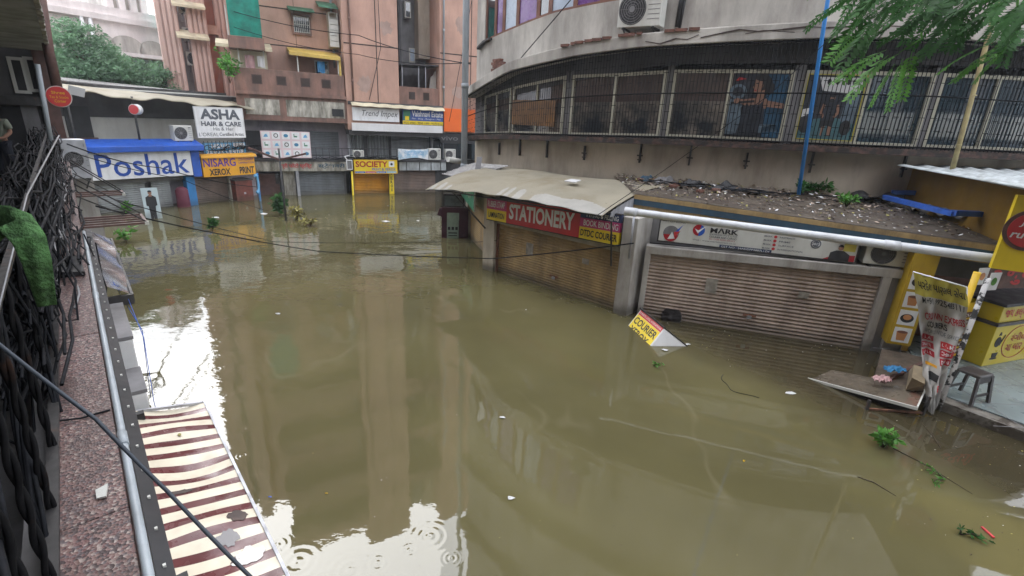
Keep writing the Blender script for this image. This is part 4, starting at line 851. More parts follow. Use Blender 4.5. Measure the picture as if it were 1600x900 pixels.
def woman(t,pl,el):
    pl('backdrop',[(.7,0),(1,0),(1,1),(.62,1),(.66,.5)],'poster_blue'); pl('backdrop',[(0,.1),(.3,.2),(.34,.55),(0,.6)],'poster_pale')
    el('machine',.12,.72,.16,.12,'poster_pale',1); el('machine',.12,.72,.10,.075,'poster_dark',2); pl('machine',[(.55,.06),(.98,.1),(.9,.22),(.6,.2)],'poster_pale',1); pl('machine',[(.0,.02),(.3,.05),(.28,.16),(0,.2)],'poster_pale',2)
    el('hair',.57,.85,.15,.13,'ink',3); el('hair',.68,.78,.09,.10,'ink',3)
    pl('neck',[(.47,.6),(.62,.6),(.6,.76),(.49,.72)],'skin',4)
    pl('face',[(.40,.92),(.44,.96),(.52,.93),(.56,.82),(.53,.71),(.46,.69),(.41,.71),(.40,.75),(.375,.79),(.395,.83)],'skin',5)
    pl('shoulder',[(.26,.60),(.42,.62),(.66,.62),(.72,.55),(.68,.46),(.30,.46),(.24,.5)],'skin',4)
    pl('top',[(.30,.56),(.36,.50),(.55,.52),(.60,.58),(.64,.46),(.60,.28),(.62,.02),(.2,.02),(.26,.28),(.22,.46)],'poster_dark',5)
    pl('arm',[(.62,.60),(.99,.55),(.99,.47),(.66,.49)],'skin',6); pl('arm',[(.10,.62),(.33,.58),(.30,.50),(.1,.56)],'skin',6)
    pl('bar',[(.02,.55),(.55,.60),(.55,.565),(.02,.515)],'ink',7); el('hand',.12,.57,.05,.04,'skin',8); el('hand',.5,.58,.05,.04,'skin',8)
    el('hair',.52,.945,.13,.055,'ink',6); el('eyebrow',.445,.855,.03,.008,'ink',7); el('mouth',.43,.745,.022,.009,'red_deep',7)
    pl('badge',[(.03,.88),(.10,.95),(.24,.92),(.12,.90)],'red',3)
poster(-22.4,-17.2,'fitness poster of a dark haired woman holding a bar, behind the grille',woman,'poster_dark')
def man(t,pl,el):
    pl('backdrop',[(.3,.76),(.98,.72),(.98,.97),(.2,.97)],'white',1); pl('backdrop',[(.0,.0),(1,0),(1,.3),(.55,.36),(0,.28)],'poster_teal',1); pl('backdrop',[(.72,.3),(1,.26),(1,.74),(.76,.76)],'poster_pale',2)
    for x in (.38,.53,.72,.82): el('lamp',x,.9,.035,.045,'ink',3)
    pl('shorts',[(.38,.3),(.62,.3),(.6,.2),(.5,.22),(.4,.18)],'ink',4); pl('leg',[(.42,.2),(.48,.22),(.46,.06),(.42,.06)],'skin',4); pl('leg',[(.53,.22),(.6,.2),(.6,.06),(.55,.06)],'skin',4)
    pl('shirt',[(.36,.56),(.44,.6),(.55,.6),(.64,.56),(.62,.3),(.38,.3)],'poster_dark',5); pl('arm',[(.36,.56),(.33,.42),(.40,.33),(.42,.37),(.38,.44),(.41,.54)],'skin',6); pl('arm',[(.64,.56),(.68,.42),(.60,.33),(.58,.37),(.63,.44),(.59,.54)],'skin',6)
    el('face',.50,.655,.05,.065,'skin',6); el('hair',.50,.70,.056,.04,'ink',7); el('beard',.50,.615,.042,.028,'ink',7)
    el('weight_plate',.84,.20,.10,.12,'ink',4); pl('bench',[(.02,.34),(.22,.42),(.2,.5),(0,.46)],'white',3); el('weight_plate',.12,.22,.12,.13,'ink',3)
poster(-15.8,-10.7,'yellow edged gym poster of a bearded man standing among weights',man,'poster_dark')
fr=cfr(-13.25,CR+.012); hw=CR*math.radians(5.1)/2-.005; m=MB(); frame(m,-hw,hw,WL(-13)+.085,WH(-13)-.075,.02,-.075,-.06); solo('poster_edging','thin yellow frame round the gym poster','frame',m,M['yellow_olive'],fr,0,-.06,4.2)
# blue pipe and bamboo pole
m=MB(); m.tube([(5.97,10.62,2.55),(5.71,10.70,6.2),(5.55,10.75,9.6)],.038,10); solo('blue_pipe','long straight bright blue pipe leaning past the grille','pipe',m,M['pipe_blue'],W,5.97,10.62,2.55)
m=MB(); m.tube([(8.62,10.15,3.1),(8.56,10.16,4.3),(8.47,10.17,5.95),(8.30,10.2,8.2)],[.045,.042,.04,.035],10)
for z in (3.7,4.6,5.5,6.4): m.tube([(8.60-.03*(z-3.1),10.15,z),(8.60-.03*(z-3.1),10.15,z+.02)],.05,10)
solo('bamboo_pole','dull yellow bamboo pole standing before the right end of the grille','pole',m,M['bamboo'],W,8.62,10.15,3.1)
# grey drainpipe at the building's left corner
p=AT(733,125,16.3); m=MB(); m.tube([(p.x-.12,p.y,-1.2),(p.x-.12,p.y,16)],.10,12)
for z in (2.2,4.6,7.0): m.tube([(p.x-.12,p.y,z),(p.x-.12,p.y,z+.14)],.115,12)
solo('drainpipe','tall pale grey drainpipe at the left corner of the curved building','drainpipe',m,M['pvc_grey'],W,p.x-.12,p.y,-1.2)
# ------------------------------------------------------------------ corner shops on the right
b=Th('corner_shops','flooded corner shops with tan rolling shutters below the curved wall','building',STAT,0,0,-1.2)
def world_part(th,name,mb,mats,**k):                          # part given in world coordinates
    q=MB(); q.v=[th.fr.loc(v) for v in mb.v]; q.f=mb.f; q.m=mb.m; q.sm=mb.sm; return th.part(name,q,mats,**k)
m=MB(); shutter(m,-.08,3.5,-.4,1.30,0,.062,.018); b.part('shutter',m,M['shutter_tan'])
m=MB(); m.box(-.12,3.5,-.06,.2,1.27,1.42); b.part('lintel',m,M['pillar'],bevel=.01)
m=MB(); m.box(-.12,3.5,-.02,.2,1.42,2.0); b.part('lintel',m,M['dark_wall'])
m=MB(); m.box(-.52,-.13,-.16,.3,-1.2,1.95); b.part('pillar',m,M['pillar'],bevel=.012)
m=MB(); m.box(-.12,-.085,-.08,.1,-1.2,1.27); b.part('guide_rail',m,M['rust']); m=MB(); m.box(3.47,3.50,-.08,.1,-1.2,1.27); b.part('guide_rail',m,M['rust'])
m=MB(); m.box(3.51,3.83,-.22,.5,-1.2,2.06); b.part('pillar',m,M['pillar_white'],bevel=.015)
m=MB(); m.box(-.5,3.8,.25,2.2,2.0,2.12); b.part('roof_slab',m,M['grey_wall'])
m=MB(); m.box(-.5,3.8,.5,.6,-1.2,2.0); b.part('back_wall',m,M['black'])
q=MB(); shutter(q,.05,2.6,-.4,1.25,0.0,.062,.018); mm=MB(); mm.v=[SLEFT.at(*v) for v in q.v]; mm.f=q.f; mm.m=q.m; mm.sm=q.sm; world_part(b,'shutter',mm,M['shutter_tan'])
def sbox(*a):
    q=MB(); q.box(*a); q.v=[SLEFT.at(*v) for v in q.v]; return q
world_part(b,'lintel',sbox(-.3,2.7,-.05,.3,1.25,1.95),M['pillar']); world_part(b,'pillar',sbox(-.42,0,-.1,.3,-1.2,1.25),M['pillar'])
# shop sign, three boards in one
u0,u1=-.37,3.44
def shopsign(t,mx,mz,y): pass
t=Th('shop_sign','long red stationery sign with yellow and pink ends above the tan shutter','sign',STAT,1.5,-.12,1.4)
def zz(u,f): return lerp(f,lerp((u+.37)/3.8,1.36,1.44),lerp((u+.37)/3.8,1.90,2.06))
def pan(a,c,f0,f1,mt,name='panel',y=-.2):
    m=MB(); m.hexa([(a,y,zz(a,f0)),(c,y,zz(c,f0)),(c,y+.08,zz(c,f0)),(a,y+.08,zz(a,f0)),(a,y,zz(a,f1)),(c,y,zz(c,f1)),(c,y+.08,zz(c,f1)),(a,y+.08,zz(a,f1))]); t.part(name,m,M[mt])
def let(s,a,c,f0,f1,mt,bold=.02,sh=0):
    m=MB(); m.text(s,a,c,f0,f1,-.206,bold,sh,fmap=lambda x,y,z:(x,y,zz(x,z))); t.part('lettering',m,M[mt])
A,B_=.30,2.46
pan(u0,A,0,.49,'yellow_sign'); pan(u0,A,.492,1,'magenta'); pan(A+.003,B_,0,1,'red'); pan(B_+.003,u1,0,.42,'yellow_sign'); pan(B_+.003,u1,.422,.74,'magenta'); pan(B_+.003,u1,.742,1,'navy')
let('RUBBER STAMP',u0+.04,A-.05,.60,.88,'sign_white',.01); let('LAMINATION',u0+.07,A-.06,.12,.38,'ink',.02)
let('STATIONERY',A+.10,B_-.14,.20,.86,'sign_white',.035); let('DTDC COURIER',B_+.04,u1-.04,.10,.34,'ink',.025); let('BOOK BINDING',B_+.10,u1-.04,.48,.69,'sign_white',.01); let('TYPING & FILLING',B_+.14,u1-.05,.79,.95,'sign_white',.01)
m=MB()
for (a,c) in ((u0,u1),): 
    for f in (-.03,1.0): m.hexa([(a,-.205,zz(a,f)),(c,-.205,zz(c,f)),(c,-.11,zz(c,f)),(a,-.11,zz(a,f)),(a,-.205,zz(a,f+.03)),(c,-.205,zz(c,f+.03)),(c,-.11,zz(c,f+.03)),(a,-.11,zz(a,f+.03))])
t.part('frame',m,M['dark_metal'])
# bowed canopy sheet
t=Th('shop_canopy','bowed cream sheet canopy with white scuffs over the red stationery sign','canopy',STAT,0,-.6,2)
def canp(a,c):
    y=lerp(c,-.62,2.05)+ (a-.5)*.10; u=lerp(a,-2.25,lerp(c,3.22,3.25)); zl=lerp(a,1.93,2.05)+.10*math.sin(math.pi*a)**1.0
    zb=lerp(a,2.40,2.47); z=zl+(zb-zl)*(1-(1-c)**2.3)+.012*math.sin(a*40)*(1-c)+.02*math.sin(a*11+c*5)*c-.05*max(0,(.12-a)/.12)*(1-c)
    y+=(.9*(1-a)**2.2)*c*.0
    return (u,y,z)
nu,nv=260,60
vs=[Vector(canp(i/nu,j/nv)) for j in range(nv+1) for i in range(nu+1)]; fs=[];mi=[]
def white(a,c):
    s=a+.14*(c-.1)
    if c>.26: return 0
    for (p,q,h) in ((.01,.04,.13),(.062,.095,.17),(.118,.145,.14),(.455,.480,.20),(.497,.52,.22),(.545,.585,.24),(.64,.985,.19)):
        if p<s<q and c<h*(1-.35*abs(2*(s-p)/(q-p)-1)**3)*(.9+.1*math.sin(a*30)): return 1
    return 0
m=MB(); m.v=vs
for j in range(nv):
    for i in range(nu): m.f.append([j*(nu+1)+i,j*(nu+1)+i+1,(j+1)*(nu+1)+i+1,(j+1)*(nu+1)+i]); m.m.append(white((i+.5)/nu,(j+.5)/nv)); m.sm.append(True)
o=t.part('sheet',m,[M['canopy_sheet'],M['canopy_clean']]); sd=o.modifiers.new('thick','SOLIDIFY'); sd.thickness=.008; sd.offset=-1
m=MB()
for (a,y0,z0,y1,z1) in ((-.42,-.18,1.1,-.6,1.93),(3.36,-.24,1.0,-.6,2.0)): m.bar((a,y0,z0),(a+.1*(a>0)-.75*(a<0),y1,z1),.03)
m.bar((-2.1,-.5,1.92),(3.15,-.5,2.03),.03); t.part('strut',m,M['dark_metal'])
m=MB()
for k in range(9): m.tube([Vector(canp(.02+.96*k/8,c/8))+Vector((0,0,-.03)) for c in range(9)],.014,5)
for c in (.08,.3,.55,.85): m.tube([Vector(canp(k/20,c))+Vector((0,0,-.045)) for k in range(21)],.014,5)
t.part('canopy_rib',m,M['dark_metal'])
p=STAT.loc(G(893,286,2.42)); m=MB(); m.hexa([(p.x-.13,p.y-.12,p.z+.03),(p.x+.18,p.y-.1,p.z+.03),(p.x+.15,p.y+.15,p.z+.06),(p.x-.1,p.y+.12,p.z+.06),(p.x-.13,p.y-.12,p.z+.05),(p.x+.18,p.y-.1,p.z+.05),(p.x+.15,p.y+.15,p.z+.08),(p.x-.1,p.y+.12,p.z+.08)]); solo('paper_scrap','white paper scrap lying on the cream canopy sheet','scrap',m,M['litter_white'],STAT,p.x,p.y,p.z)
m=MB(); rs=random.Random(4)
for _ in range(170):
    a,c=rs.random(),.12+.88*rs.random(); q=Vector(canp(a,c)); s=rs.uniform(.006,.028); k=rs.random()*3
    m.add([q+Vector((s*math.cos(k+e),s*.6*math.sin(k+e),.012+.004*(e>2))) for e in (0,1.6,3.1,4.7)],[(0,1,2,3)],0)
solo('canopy_litter','dead leaves and specks scattered over the cream canopy sheet','litter',m,M['bark'],STAT,0,-.6,2,kind='stuff')
# corrugated gable under the right end of the canopy
m=MB(); m.grid(lambda a,c:(3.28+.012*math.sin(a*110),lerp(a,-.35,2.0),lerp(c,2.02,Vector(canp(1,min(1,(lerp(a,-.35,2.0)+.62)/2.67))).z-.02)),70,1,0,False); solo('gable_sheet','short corrugated grey side sheet under the canopy\'s right end','sheet',m,M['galv'],STAT,3.28,0,2)
# green board and maroon notice board at the left end
ga=SLEFT.loc(G(735,303,1.78)); 
t=Th('green_sign','faded green shop board under the canopy\'s left end','sign',SLEFT,.8,-.3,1.3)
m=MB(); m.hexa([(-.1,-.32,1.42),(1.75,-.34,1.22),(1.75,-.28,1.22),(-.1,-.26,1.42),(-.1,-.32,1.92),(1.75,-.34,1.88),(1.75,-.28,1.88),(-.1,-.26,1.92)]); t.part('panel',m,M['green_sign']); m=MB(); m.bar((1.77,-.31,1.2),(1.77,-.31,1.9),.035); t.part('edge_strip',m,M['ivory'])
m=MB(); m.text('કોપી સેન્ટર',.2,1.5,1.5,1.72,-.345,.01,fmap=lambda x,y,z:(x,y-.012,z)); t.part('lettering',m,M['canopy_sheet'])
FRB=Fr(G(690,372)[:2],math.radians(8)); w=.86
t=Th('notice_board','dark maroon framed notice board with pale green leaflet standing in the water','board',FRB,.4,0,-.8)
m=MB(); m.box(0,w,0,.12,-.8,1.0); t.part('panel',m,M['maroon_board'],bevel=.01)
m=MB(); m.box(.17,.55,-.012,-.002,-.05,.82); m.box(.18,.56,-.018,-.013,.60,.84); s=t.part('leaflet',m,mat('leaflet',(.30,.40,.33),rough=.6,var=.15,scale=4))
m=MB()
for k in range(3): m.box(.20+.12*k,.28+.12*k,-.0165,-.0125,.28,.38)
m.box(.22,.5,-.0165,-.0125,.16,.2); m.box(.22,.5,-.0165,-.0125,.08,.11); t.part('print_block',m,M['ink'],parent=s)
m=MB(); m.plate([(-.14,.75),(0,.70),(0,.98),(-.06,.98)],0,.1); t.part('side_flap',m,M['maroon_board'])
m=MB(); frame(m,.05,.72,1.02,1.42,.04,.02,.12); f=t.part('upper_frame',m,M['dark_metal']); m=MB(); m.box(.09,.68,.05,.08,1.06,1.38); t.part('pane',m,mat('dull_pane',(.14,.17,.18),rough=.3),parent=f)
m=MB(); m.box(.0,.04,.02,.1,1.0,1.75); t.part('post',m,M['dark_metal'])
m=MB(); m.box(-.1,1.7,-.15,.5,1.62,1.74); t.part('shelf_roof',m,M['navy'])
# old grey sheets between drainpipe and canopy
t=Th('lean_to_roof','grey rusty sheet roof left of the cream canopy by the drainpipe','roof',W,*G(720,268,2.2))
P0=[G(690,272,2.05),G(745,258,2.35),G(800,262,2.45),G(735,280,2.1)]
for k in range(5):
    q=[P0[0].lerp(P0[1],k*.16),P0[0].lerp(P0[1],k*.16+.3),P0[3].lerp(P0[2],k*.16+.3),P0[3].lerp(P0[2],k*.16)]
    z=Vector((0,0,.02*k)); m=MB(); m.grid(lambda a,c:(q[0].lerp(q[1],a).lerp(q[3].lerp(q[2],a),c)+z+Vector((0,0,.02*math.sin(a*30)))),24,3); o=t.part('sheet',m,M['asbestos'])
p=G(742,262,2.4)
m=MB(); m.tube([G(722,253,2.35),G(700,249,2.45)],.09,10); t.part('duct',m,M['ivory'])
fr=Fr(p[:2],math.radians(20)); m=MB(); m.hexa([(0,0,2.30),(.16,0,2.30),(.16,.03,2.30),(0,.03,2.30),(.15,.3,2.68),(.30,.3,2.68),(.30,.33,2.68),(.15,.33,2.68)]); solo('roof_board','grey board leaning on the lean-to roof against the cream wall','board',m,M['grey_wall'],fr,0,0,2.35)
# ------------------------------------------------------------------ the courier shop
b=Th('courier_shop','flooded courier shop with wide pale ribbed shutter in a white frame','building',MARK,0,0,-1.2)
m=MB(); m.v=[];
def msl(u): return lerp(u/4,1.35,1.44)
shutter(m,-.02,3.98,-.4,1.46,.02,.075,.024); b.part('shutter',m,M['shutter_pinkish'])
m=MB(); m.hexa([(-.13,-.09,msl(-.13)),(4.32,-.09,msl(4.32)),(4.32,.15,msl(4.32)),(-.13,.15,msl(-.13)),(-.13,-.09,msl(-.13)+.16),(4.32,-.09,msl(4.32)+.16),(4.32,.15,msl(4.32)+.16),(-.13,.15,msl(-.13)+.16)]); b.part('lintel',m,M['pillar_white'],bevel=.01)
m=MB(); m.box(-.13,-.02,-.085,.15,-1.2,1.36); b.part('door_jamb',m,M['pillar_white'],bevel=.008)
m=MB(); m.box(3.98,4.12,-.085,.15,-1.2,1.46); b.part('door_jamb',m,M['pillar_white'],bevel=.008)
m=MB(); m.box(4.12,4.27,-.02,.15,-1.2,1.46); b.part('groove_panel',m,M['grey_wall'])
m=MB(); m.box(4.27,4.62,-.12,.4,-1.2,1.5); b.part('pillar',m,M['pillar_white'],bevel=.012)
m=MB(); m.box(-.1,5.6,.3,.4,1.5,2.06); b.part('upper_wall',m,M['grey_wall']); m=MB(); m.box(-.1,4.5,.3,.4,-1.2,1.5); b.part('back_wall',m,M['black'])
FL,FR_=G(992,304,2.40),G(1592,389,2.24)
def fband(d0,d1,mt,off):
    mm=MB(); n=(FR_-FL).cross(Vector((0,0,1))).normalized(); n=-n if n.dot(Vector((0,1,0)))<0 else n
    f=-n*off; k=n*.25; z0=Vector((0,0,-d0)); z1=Vector((0,0,-d1))
    mm.hexa([FL+f+z1,FR_+f+z1,FR_+k+z1,FL+k+z1,FL+f+z0,FR_+f+z0,FR_+k+z0,FL+k+z0]); world_part(b,'fascia_band',mm,M[mt])
fband(.0,.085,'fascia_tan',.02); fband(.086,.205,'fascia_blue',.015); fband(.206,.30,'fascia_tan',.0)
# roof with rotting litter
def bk(a): ph=lerp(a,-33.5,-6); return cp(ph,CR+.005,2.5)
def roofq(a,c):
    p=FL.lerp(FR_,a)-Vector((0,0,.0)); q=bk(a); z=math.sin(a*61+c*7)*math.sin(c*23+a*17)*.02
    r=p.lerp(q,c); return r+Vector((0,0,z*(c>.02)+.012))
m=MB(); m.grid(roofq,70,26); world_part(b,'roof_top',m,M['roof_dirty'])
m=MB(); rs=random.Random(11)
for _ in range(2600):
    a=rs.random(); c=min(.99,rs.random()**.7); 
    q=roofq(a,c); s=rs.uniform(.010,.045)*(1.6 if c>.6 else 1); k=rs.random()*6; up=rs.uniform(.004,.03+.07*(c>.75))
    e1=Vector((math.cos(k),math.sin(k),rs.uniform(-.4,.5)))*s; e2=Vector((-math.sin(k),math.cos(k),rs.uniform(-.3,.5)))*s*.5
    m.add([q+e1+Vector((0,0,up)),q+e2+Vector((0,0,up)),q-e1+Vector((0,0,up)),q-e2+Vector((0,0,up))],[(0,1,2,3)],rs.choices((0,1,2,3),(6,1.2,2,1))[0])
solo('roof_litter','wet leaves paper scraps and rubble rotting on the courier shop roof','litter',m,[M['bark'],M['litter_white'],M['litter'],M['leaf_dry']],W,*FL.lerp(FR_,.5),kind='stuff')
m=MB()
for k in range(9):
    a0=rs.uniform(.1,.8); c0=rs.uniform(.6,.95); p=roofq(a0,c0)+Vector((0,0,.06)); 
    pts=[p+Vector((j*.22,rs.uniform(-.06,.06)-j*.05,rs.uniform(0,.06))) for j in range(5)]; m.tube(pts,.014,5)
solo('roof_cables','loose black cables trailing along the courier shop roof','cable',m,M['cable'],W,*roofq(.4,.8))
rs=random.Random(21)
for k,(a,c) in enumerate(((.10,.86),(.16,.9),(.24,.8),(.33,.86),(.29,.55),(.36,.65),(.2,.6))):
    p=roofq(a,c); fr=Fr(p[:2],rs.uniform(0,3)); m=MB(); m.box(-.09,.09,-.05,.05,p.z+.01,p.z+.07); solo('loose_brick','broken reddish brick lying among litter on the courier shop roof','brick',m,M['brick'],fr,0,0,p.z,'broken bricks on the courier shop roof',bevel=.01)
def weed(label,p,n,h,mt,seed,spread=.25,cat='plant',size=.05,group=None,stems=4):
    rs=random.Random(seed); t=Th('plant',label,cat,W,*p,group=group); m=MB(); st=MB(); p=Vector(p)
    for s in range(stems):
        q=p+Vector((rs.uniform(-1,1)*spread,rs.uniform(-1,1)*spread,h*rs.uniform(.6,1))); mid=(p+q)/2+Vector((0,0,.04)); st.tube([p,mid,q],[.008,.006,.003],5)
        for k in range(n//stems):
            f=rs.uniform(.3,1.05); c=p.lerp(mid,f*2) if f<.5 else mid.lerp(q,f*2-1); d=Vector((rs.gauss(0,1),rs.gauss(0,1),rs.gauss(.2,.6))).normalized(); s2=size*rs.uniform(.6,1.3)
            e=d.cross(Vector((rs.gauss(0,1),rs.gauss(0,1),rs.gauss(0,1)))).normalized()*s2*.45; tip=c+d*s2*2
            m.add([c,c+d*s2+e,tip,c+d*s2-e],[(0,1,2,3)])
    t.part('stem',st,M['twig']); t.part('foliage',m,M[mt]); return t
weed('low green weeds sprouting at the foot of the blue pipe',G(1258,303,2.5),330,.30,'leaf',2,.55,size=.07,stems=14)
weed('bright feathery weed near the roof edge right of the blue pipe',G(1322,324,2.44),190,.28,'leaf_bright',3,.18,size=.045,stems=9)
# white drain pipe
t=Th('drain_pipe','thick white plastic pipe running along the courier shop front','pipe',W,*G(985,330,2.24))
a,c=G(978,330,2.24),G(1600,410,2.12); d=(c-a); m=MB(); m.tube([a+d*(k/14) for k in range(18)],.070,16); t.part('pipe',m,M['pvc'])
m=MB(); m.tube([a-d*.004,a+d*.035],.082,16); t.part('socket',m,M['pvc']); m=MB(); m.tube([a+d*.70,a+d*.735],.080,16); t.part('socket',m,M['pvc'])
m=MB()
for q in (.53,.985): m.ring((0,0),.078,.008,-.006,.006,20,fmap=lambda x,y,z:tuple(a+d*q+Vector((x*.45,x*-.2+y,z))))
t.part('tie_wire',m,M['black'])
# courier sign
u0,u1,z0,z1=.06,3.52,1.615,2.06
def vm(t,mx,mz,y):
    def el(cx,cz,r,mt,k=1,a0=0,a1=2*math.pi,n=20):
        q=MB(); pts=[(mx(cx)+r*math.cos(a0+(a1-a0)*i/n),mz(cz)+r*math.sin(a0+(a1-a0)*i/n)) for i in range(n+(a1-a0<6))]; q.plate(pts,y-.003*k-.001,y-.003*k+.0012); t.part('emblem',q,M[mt])
    def po(pts,mt,k=1,name='emblem'):
        q=MB(); pp=[(mx(p[0]),mz(p[1])) for p in pts]; ar=sum(pp[i][0]*pp[(i+1)%len(pp)][1]-pp[(i+1)%len(pp)][0]*pp[i][1] for i in range(len(pp))); pp=pp if ar>0 else pp[::-1]
        q.plate(pp,y-.003*k-.001,y-.003*k+.0012); t.part(name,q,M[mt])
    el(.07,.42,.15,'grey_wall',1); el(.07,.36,.135,'red_deep',2,math.pi,2*math.pi); po([(.055,.15),(.075,.5),(.095,.2)],'sign_white',3); po([(.085,.45),(.13,.85),(.10,.42)],'royal',3); po([(.09,.25),(.12,.55),(.085,.5)],'red',4)
    el(.215,.68,.11,'red_deep',1,math.pi*.4,math.pi*1.5); el(.215,.68,.11,'royal',1,-math.pi*.5,math.pi*.4); po([(.193,.74),(.212,.54),(.255,.92),(.213,.67)],'sign_white',2)
    patch(t,mx,mz,y,.335,.60,.02,.16,'navy')
    for k in range(4): el(.605,.735-.17*k,.028,'red',1)
    q=MB(); q.ring((mx(.80),mz(.62)),.085,.018,y-.005,y-.001,24); q.disc((mx(.80),mz(.62)),.058,y-.004,y-.001,20); t.part('emblem',q,M['ink_grey'])
    po([(.84,.02),(.90,.28),(.99,.30),(.99,.02)],'red_deep',1); po([(.87,.02),(.875,.35),(.90,.45),(.935,.45),(.965,.3),(.965,.02)],'ink',2,'figure'); el(.918,.56,.042,'skin',3); el(.918,.60,.043,'ink',4,0,math.pi)
    patch(t,mx,mz,y,.93,.985,.45,.85,'yellow_olive')
sw='ink_grey'
sign('shop_sign','grey white courier company sign in the shade behind the white pipe',MARK,(u0,u1,z0,z1),-.03,'ivory',[('MΛRK',.275,.42,.63,.86,'ink',.03,0),('EXPRESS PVT LTD',.275,.415,.53,.60,sw,0,0),('COURIER AND CARGO',.275,.415,.42,.50,'ink',.01,0),('ALL OVER INDIA SERVICE',.275,.41,.33,.39,'red_deep',0,0),('Web : www.markexpress.co.in',.19,.415,.20,.29,sw,0,0),('GST NO : 24ADDPP2887L1ZV',.345,.59,.05,.13,'sign_white',0,0)]+[(s,.625,x1,.70-.17*k,.77-.17*k,sw,.01,0) for k,(s,x1) in enumerate((('FASTRACK',.70),('PRIME',.68),('SURFACE',.70),('INTERNATIONAL',.75)))]+[('MARK',.55,.59,.70-.17*k,.77-.17*k,sw,.01,0) for k in range(4)]+[('2012',.782,.818,.57,.67,'sign_white',.02,0),('FULL GST BILLING',.02,.14,.90,.96,sw,0,0)],depth=.1,frame_m='dark_metal',extra=vm)
ac(MARK,3.62,-.05,1.64,.78,.42,.3,'dusty air conditioner unit in the shade right of the courier sign',side=.3)
m=MB(); q=STAT.at(3.75,-.26,0); m.tube([(q.x,q.y,2.2),(q.x,q.y,1.25)],.022,8); solo('conduit','thin rusty conduit on the white pillar between the two large shutters','conduit',m,M['galv'],W,q.x,q.y,1.25)
# rags and sodden bags heaped along the wall
for k,(a,c,r,mt,lab) in enumerate(((.30,.82,.30,'black','black plastic bag heap beside the blue pipe on the roof'),(.20,.87,.26,'grey_wall','grey sodden rag heap against the cream wall on the roof'),(.42,.84,.34,'black','black plastic sheet bundle behind the green weeds on the roof'),(.13,.9,.2,'fascia_blue','dark blue rag at the left end of the courier shop roof'),(.55,.80,.32,'mud','brown sodden sacking left of the blue timbers'))):
    rs2=random.Random(k+60); k1=rs2.random()*6; p=roofq(a,c); m=MB(); m.grid(lambda x,y:p+Vector(((x-.5)*2*r*(1+.2*math.sin(y*7+k1)),(y-.5)*r*(1+.2*math.sin(x*9+k1)),.02+.13*math.sin(math.pi*x)*math.sin(math.pi*y)*(1+.5*math.sin(x*11+k1)*math.sin(y*9)))),22,16); solo('rag_heap',lab,'rubbish',m,M[mt],W,*p)
# blue timbers and corrugated cement sheet on the roof's right end
for k,(p,q,lab) in enumerate(((G(1390,309,2.55),G(1480,312,2.62),'short blue painted timber lying farthest back on the roof'),(G(1380,317,2.48),G(1488,345,2.45),'blue painted timber lying slanted across the roof'),(G(1486,343,2.47),G(1555,346,2.47),'blue painted timber end nearest the yellow wall'))):
    m=MB(); p=p+Vector((0,0,.12)); q=q+Vector((0,0,.12)); m.bar(p,q,.12,.09); solo('timber',lab,'timber',m,M['blue_timber'],W,*p,group='blue timbers on the courier shop roof',bevel=.004)
a_,c_=G(1425,327,2.50),G(1592,352,2.46); n=Vector((.35,.55,.05))
m=MB(); m.grid(lambda a,c:a_.lerp(c_,a)+n*c+Vector((0,0,.035*math.sin(a*6*2*math.pi))),72,2); o=solo('cement_sheet','broken wavy cement sheet at the roof edge by the yellow wall','sheet',m,M['asbestos'],W,*a_); s=o.modifiers.new('thick','SOLIDIFY'); s.thickness=.012
m=MB(); m.grid(lambda a,c:G(lerp(a,1330,1400),lerp(c,312,296),2.55)+Vector((0,0,.08*math.sin(a*9)*math.sin(c*5)+.05)),14,8); solo('tarpaulin','crumpled black tarpaulin heap against the wall at the roof end','tarpaulin',m,M['black'],W,*G(1360,305,2.55))
# ------------------------------------------------------------------ tea stall on the far right
b=Th('tea_stall','yellow tea stall on a tiled platform beside the courier shop','building',W,8,7.5,-1.2)
m=MB(); e=[G(1440,612,.15),G(1475,628,.15),G(1600,674,.15),G(1720,720,.15)]
pts=[(p.x,p.y) for p in e]+[(12,5),(13,10),(8.2,10.4),(7.2,8.4)]
m.slab(pts,-1.2,.145); b.part('platform',m,M['concrete_edge'])
def inset(p,k=.22): v=Vector((9.2,8.0,0))-p; v.z=0; return p+v.normalized()*k
i2=[inset(p) for p in e]; m=MB(); pts=[(p.x,p.y) for p in i2]+[(11.8,5.4),(12.8,9.8),(8.3,10.2),(7.35,8.4)]; m.slab(pts,.146,.165); f=b.part('floor_tiles',m,M['tile'])
m=MB()
for k in range(9): x=7.0+k*.6; m.box(x,x+.012,5,10,.1652,.1662)
for k in range(9): y=5.2+k*.6; m.box(6.6,12,y,y+.012,.1652,.1662)
b.part('tile_joint',m,M['grey_wall'],parent=f)
def vwall(p,q,z0,z1,th,mt,name,**k):
    p=Vector((p[0],p[1],0));q=Vector((q[0],q[1],0)); n=(q-p).cross(Vector((0,0,1))).normalized()*th; z0=Vector((0,0,z0));z1=Vector((0,0,z1))
    m=MB(); m.hexa([p+z0,q+z0,q-n+z0,p-n+z0,p+z1,q+z1,q-n+z1,p-n+z1]); return world_part(b,name,m,M[mt],**k)
vwall((8.45,11.0),(8.0,7.5),2.1,3.22,.12,'yellow_wall','side_wall')
vwall((7.5,8.9),(12,8.95),.15,2.3,.12,'wood_frame','back_wall'); vwall((7.35,9.0),(7.1,8.2),.15,2.2,.1,'yellow_wall','side_wall')
vwall((7.2,8.2),(12,6.6),2.02,2.1,.8,'dark_wall','ceiling')
